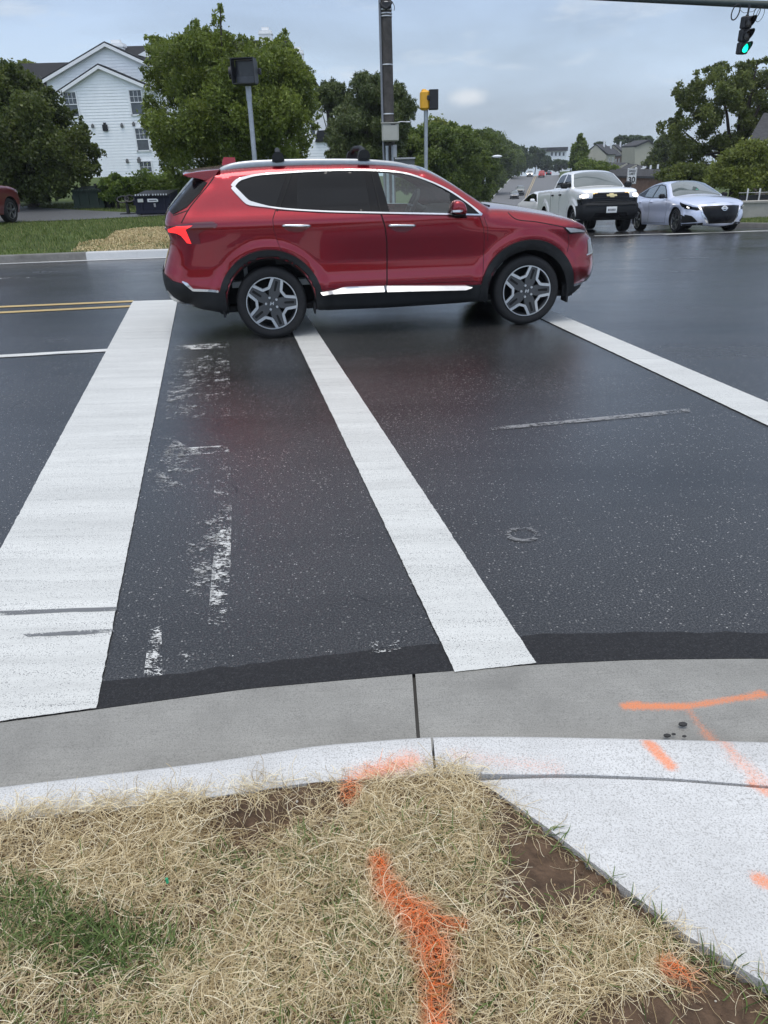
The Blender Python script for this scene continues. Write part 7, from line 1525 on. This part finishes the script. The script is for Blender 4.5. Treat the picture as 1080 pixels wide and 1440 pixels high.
# street lamps over the side road
for (xp, yt, yb, hx, Y, lab) in ((636, 222, 268, 656, 62, 'grey street lamp nearer to us, among the roadside trees'), (682, 226, 268, 697, 80, 'grey street lamp farther up the side road')):
    b = vp(xp, yb, Y); t = vp(xp+1, yt, Y); hd = vp(hx, yt-10 if Y < 70 else 220, Y); g = Gf(b[0], Y); o = empty('street_lamp', (b[0], Y, g)); tag(o, lab, 'street lamp', 'street lamps on the side road'); mb = MB(); tt = np.array([t[0]-b[0], 0, t[2]-g]); mb.tube([(0, 0, -.1), tt], [.11, .07], 10); mb.build('pole', GALV, o)
    h_ = np.array([hd[0]-b[0], 0, hd[2]-g]); mb = MB(); mb.tube(catmull([tt, tt*.5+h_*.5+np.array([0, 0, .15]), h_], .2), .045, 8); mb.build('arm', GALV, o); mb = MB(); mb.sphere(h_+np.array([.15, 0, 0]), (.48, .2, .13), 12, 8); mb.build('lamp_head', pm('pale lamp head', (.75, .77, .78), .3), o)
# dumpsters and odd metal stand
NAVY = pm('navy dumpster paint', (.006, .008, .022), .8, 0, 0, .2, 4); GRN = pm('dark green dumpster paint', (.013, .026, .017), .8, 0, 0, .2, 4)
def dump(label, x0, x1, yt, yb, Y, mat, navy):
    a = vp(x0, yb, Y); b = vp(x1, yt, Y); w_ = b[0]-a[0]; h = b[2]-a[2]; o = empty('dumpster', ((a[0]+b[0])/2, Y, a[2])); tag(o, label, 'dumpster'); mb = MB(); d = 1.3
    mb.add([(-w_/2, 0, .06), (w_/2, 0, .06), (w_/2, 0, h*.96), (-w_/2, 0, h*.96), (-w_/2+.03, d, .06), (w_/2-.03, d, .06), (w_/2-.03, d, h*1.05), (-w_/2+.03, d, h*1.05)], [(0, 1, 2, 3), (1, 5, 6, 2), (5, 4, 7, 6), (4, 0, 3, 7), (0, 4, 5, 1)]); mb.box((0, -.03, h*.93), (w_+.06, .06, .07)); mb.box((0, -.02, .12), (w_+.04, .05, .08))
    for k in (-.32, .0, .32): mb.box((k*w_, -.02, h*.5), (.05, .045, h*.75))
    mb.build('bin', mat, o, False)
    for sx in (-1, 1):
        mb = MB(); mb.box((sx*w_*.245, d/2-.03, h*1.03), (w_*.48, d+.12, .05), R=Matrix.Rotation(.07, 3, 'X')); 
        for k in range(6): mb.box((sx*w_*.245+(k-2.5)*w_*.075, -.10, h*1.0), (.035, .05, .05), mi=1)
        mb.build('lid', [MT['clad'], pm('pale lid ribs', (.55, .56, .58), .4)] if navy else [mat, mat], o, False)
        mb = MB(); mb.box((sx*(w_/2+.06), .6, h*.62), (.12, .8, .16)); mb.build('fork_pocket', mat, o, False)
    for sx in (-1, 1): mb = MB(); mb.tube([(sx*w_*.4-.03, .15, .06), (sx*w_*.4+.03, .15, .06)], .06, 10); mb.build('castor', MT['clad'], o)
    if navy:
        mb = MB(); mb.box((-w_*.33, -.052, h*.74), (w_*.155, .012, h*.16)); mb.build('sticker', pm('pale sticker', (.55, .55, .50), .5), o, False)
        mb = MB(); mb.prism([(-w_*.13, h*.66), (w_*.17, h*.66), (w_*.17, h*.77), (w_*.12, h*.81), (-w_*.13, h*.81)], -.058, -.046, 'y', 0); mb.prism([(-w_*.09, h*.715), (w_*.14, h*.715), (w_*.11, h*.755), (w_*.07, h*.75), (-w_*.09, h*.745)], -.064, -.057, 'y', 1); mb.build('sticker', [pm('white sticker', (.7, .7, .7), .5), NAVY], o, False)
        mb = MB(); mb.rbox((w_*.06, -.055, h*.50), (.07, .02, .12), .01); mb.build('tag', pm('grey tag', (.25, .25, .26), .5), o, False)
    return o
dump('navy blue dumpster with ribbed lid and white stickers', 193, 238, 273, 304, 27.6, NAVY, True)
dump('dark green dumpster under the maple branches', 106, 143, 266, 296, 31.5, GRN, False)
px = vp(139, 262, 31.2); mb = MB(); mb.rbox((px[0]-.05, 31.9, px[2]+.05), (.62, .5, .08), .02); mb.rbox((px[0]-.05, 31.9, px[2]-.45), (.54, .44, .95), .04); mb.rbox((px[0]-.05, 31.9, px[2]-1.2), (.5, .42, .6), .03); tag(mb.build('wheeled_bin', MT['clad'], None, False), 'black lidded bin behind the green dumpster', 'bin')
st = vp(181, 302, 28.2); o = empty('metal_stand', (st[0], 28.2, st[2])); tag(o, 'black metal stand with looped arms beside the navy dumpster', 'metal stand'); mb = MB(); mb.tube([(0, 0, 0), (0, 0, .35), (.02, 0, .55)], [.07, .05, .04], 8); mb.build('post', BLK, o)
for (cx, cz, rx) in ((-.12, .50, .2), (.12, .52, .17)): mb = MB(); mb.tube([(cx+rx*math.cos(t), .06*math.sin(t), cz+.10*math.sin(t)) for t in np.linspace(0, 2*PI, 17)], .025, 6); mb.build('loop', BLK, o)
mb = MB(); mb.box((0, 0, .03), (.5, .3, .05)); mb.build('base', BLK, o, False)
# cars
plain_car('parked_suv', 'maroon SUV entering at the left edge of the picture', 'suv', MT['maroon'], -12.75, 23.0, math.radians(84))
bpy.data.objects['parked_suv'].location.z = float(verge_z(-12.2, 24.4))+.02; bpy.data.objects['parked_suv'].rotation_euler[1] = 0
q = at(742, 300, 36)
plain_car('white_sedan', 'white sedan partly hidden behind the white pickup', 'sedan', MT['white'], 7.75, 37.5, math.radians(-84))
FG = 'cars on the side road far off'
for (nm, lab, kind, mat, xp, yp, Y, hd, fl, rl) in (('oncoming_car', 'dark oncoming car, nearest on the side road', 'sedan', MT['darkgrey'], 723, 284, 165, -100, False, False), ('oncoming_truck', 'grey oncoming pickup following the dark car', 'pickup', MT['greygreen'], 731.5, 272, 180, -102, False, False), ('oncoming_car', 'white oncoming car on the crest of the road', 'suv', MT['white'], 745, 247, 257, -102, True, False),
     ('receding_truck', 'red pickup driving away over the crest', 'pickup', pm('bright red paint', (.4, .04, .03), .4, 0, 1), 761.5, 247.5, 252, 78, False, True), ('receding_car', 'dark car driving away ahead of the red pickup', 'sedan', MT['blackpaint'], 771.5, 245.5, 272, 78, False, True)):
    q = vp(xp, yp, Y); h = math.radians(hd); plain_car(nm, lab, kind, mat, q[0]-1.4*math.cos(h), Y-1.4*math.sin(h), h, fl, rl, FG)

HAZE = .0003
# ------------------------------------------------------------------ damp air
mb = MB(); mb.box((0, 300, 19), (1010, 830, 92)); hz = mb.build('haze', None, None, False); hz.data.materials.clear()
m = bpy.data.materials.new('damp air'); m.use_nodes = True; nt = m.node_tree; nt.nodes.clear(); out = nd(nt, 'ShaderNodeOutputMaterial'); vol = nd(nt, 'ShaderNodeVolumePrincipled'); vol.inputs['Color'].default_value = (.86, .91, 1, 1); vol.inputs['Density'].default_value = HAZE; nt.links.new(vol.outputs[0], out.inputs['Volume']); hz.data.materials.append(m); hz['kind'] = 'stuff'; hz['label'] = 'thin damp haze over the far road'
SC.cycles.volume_bounces = 0
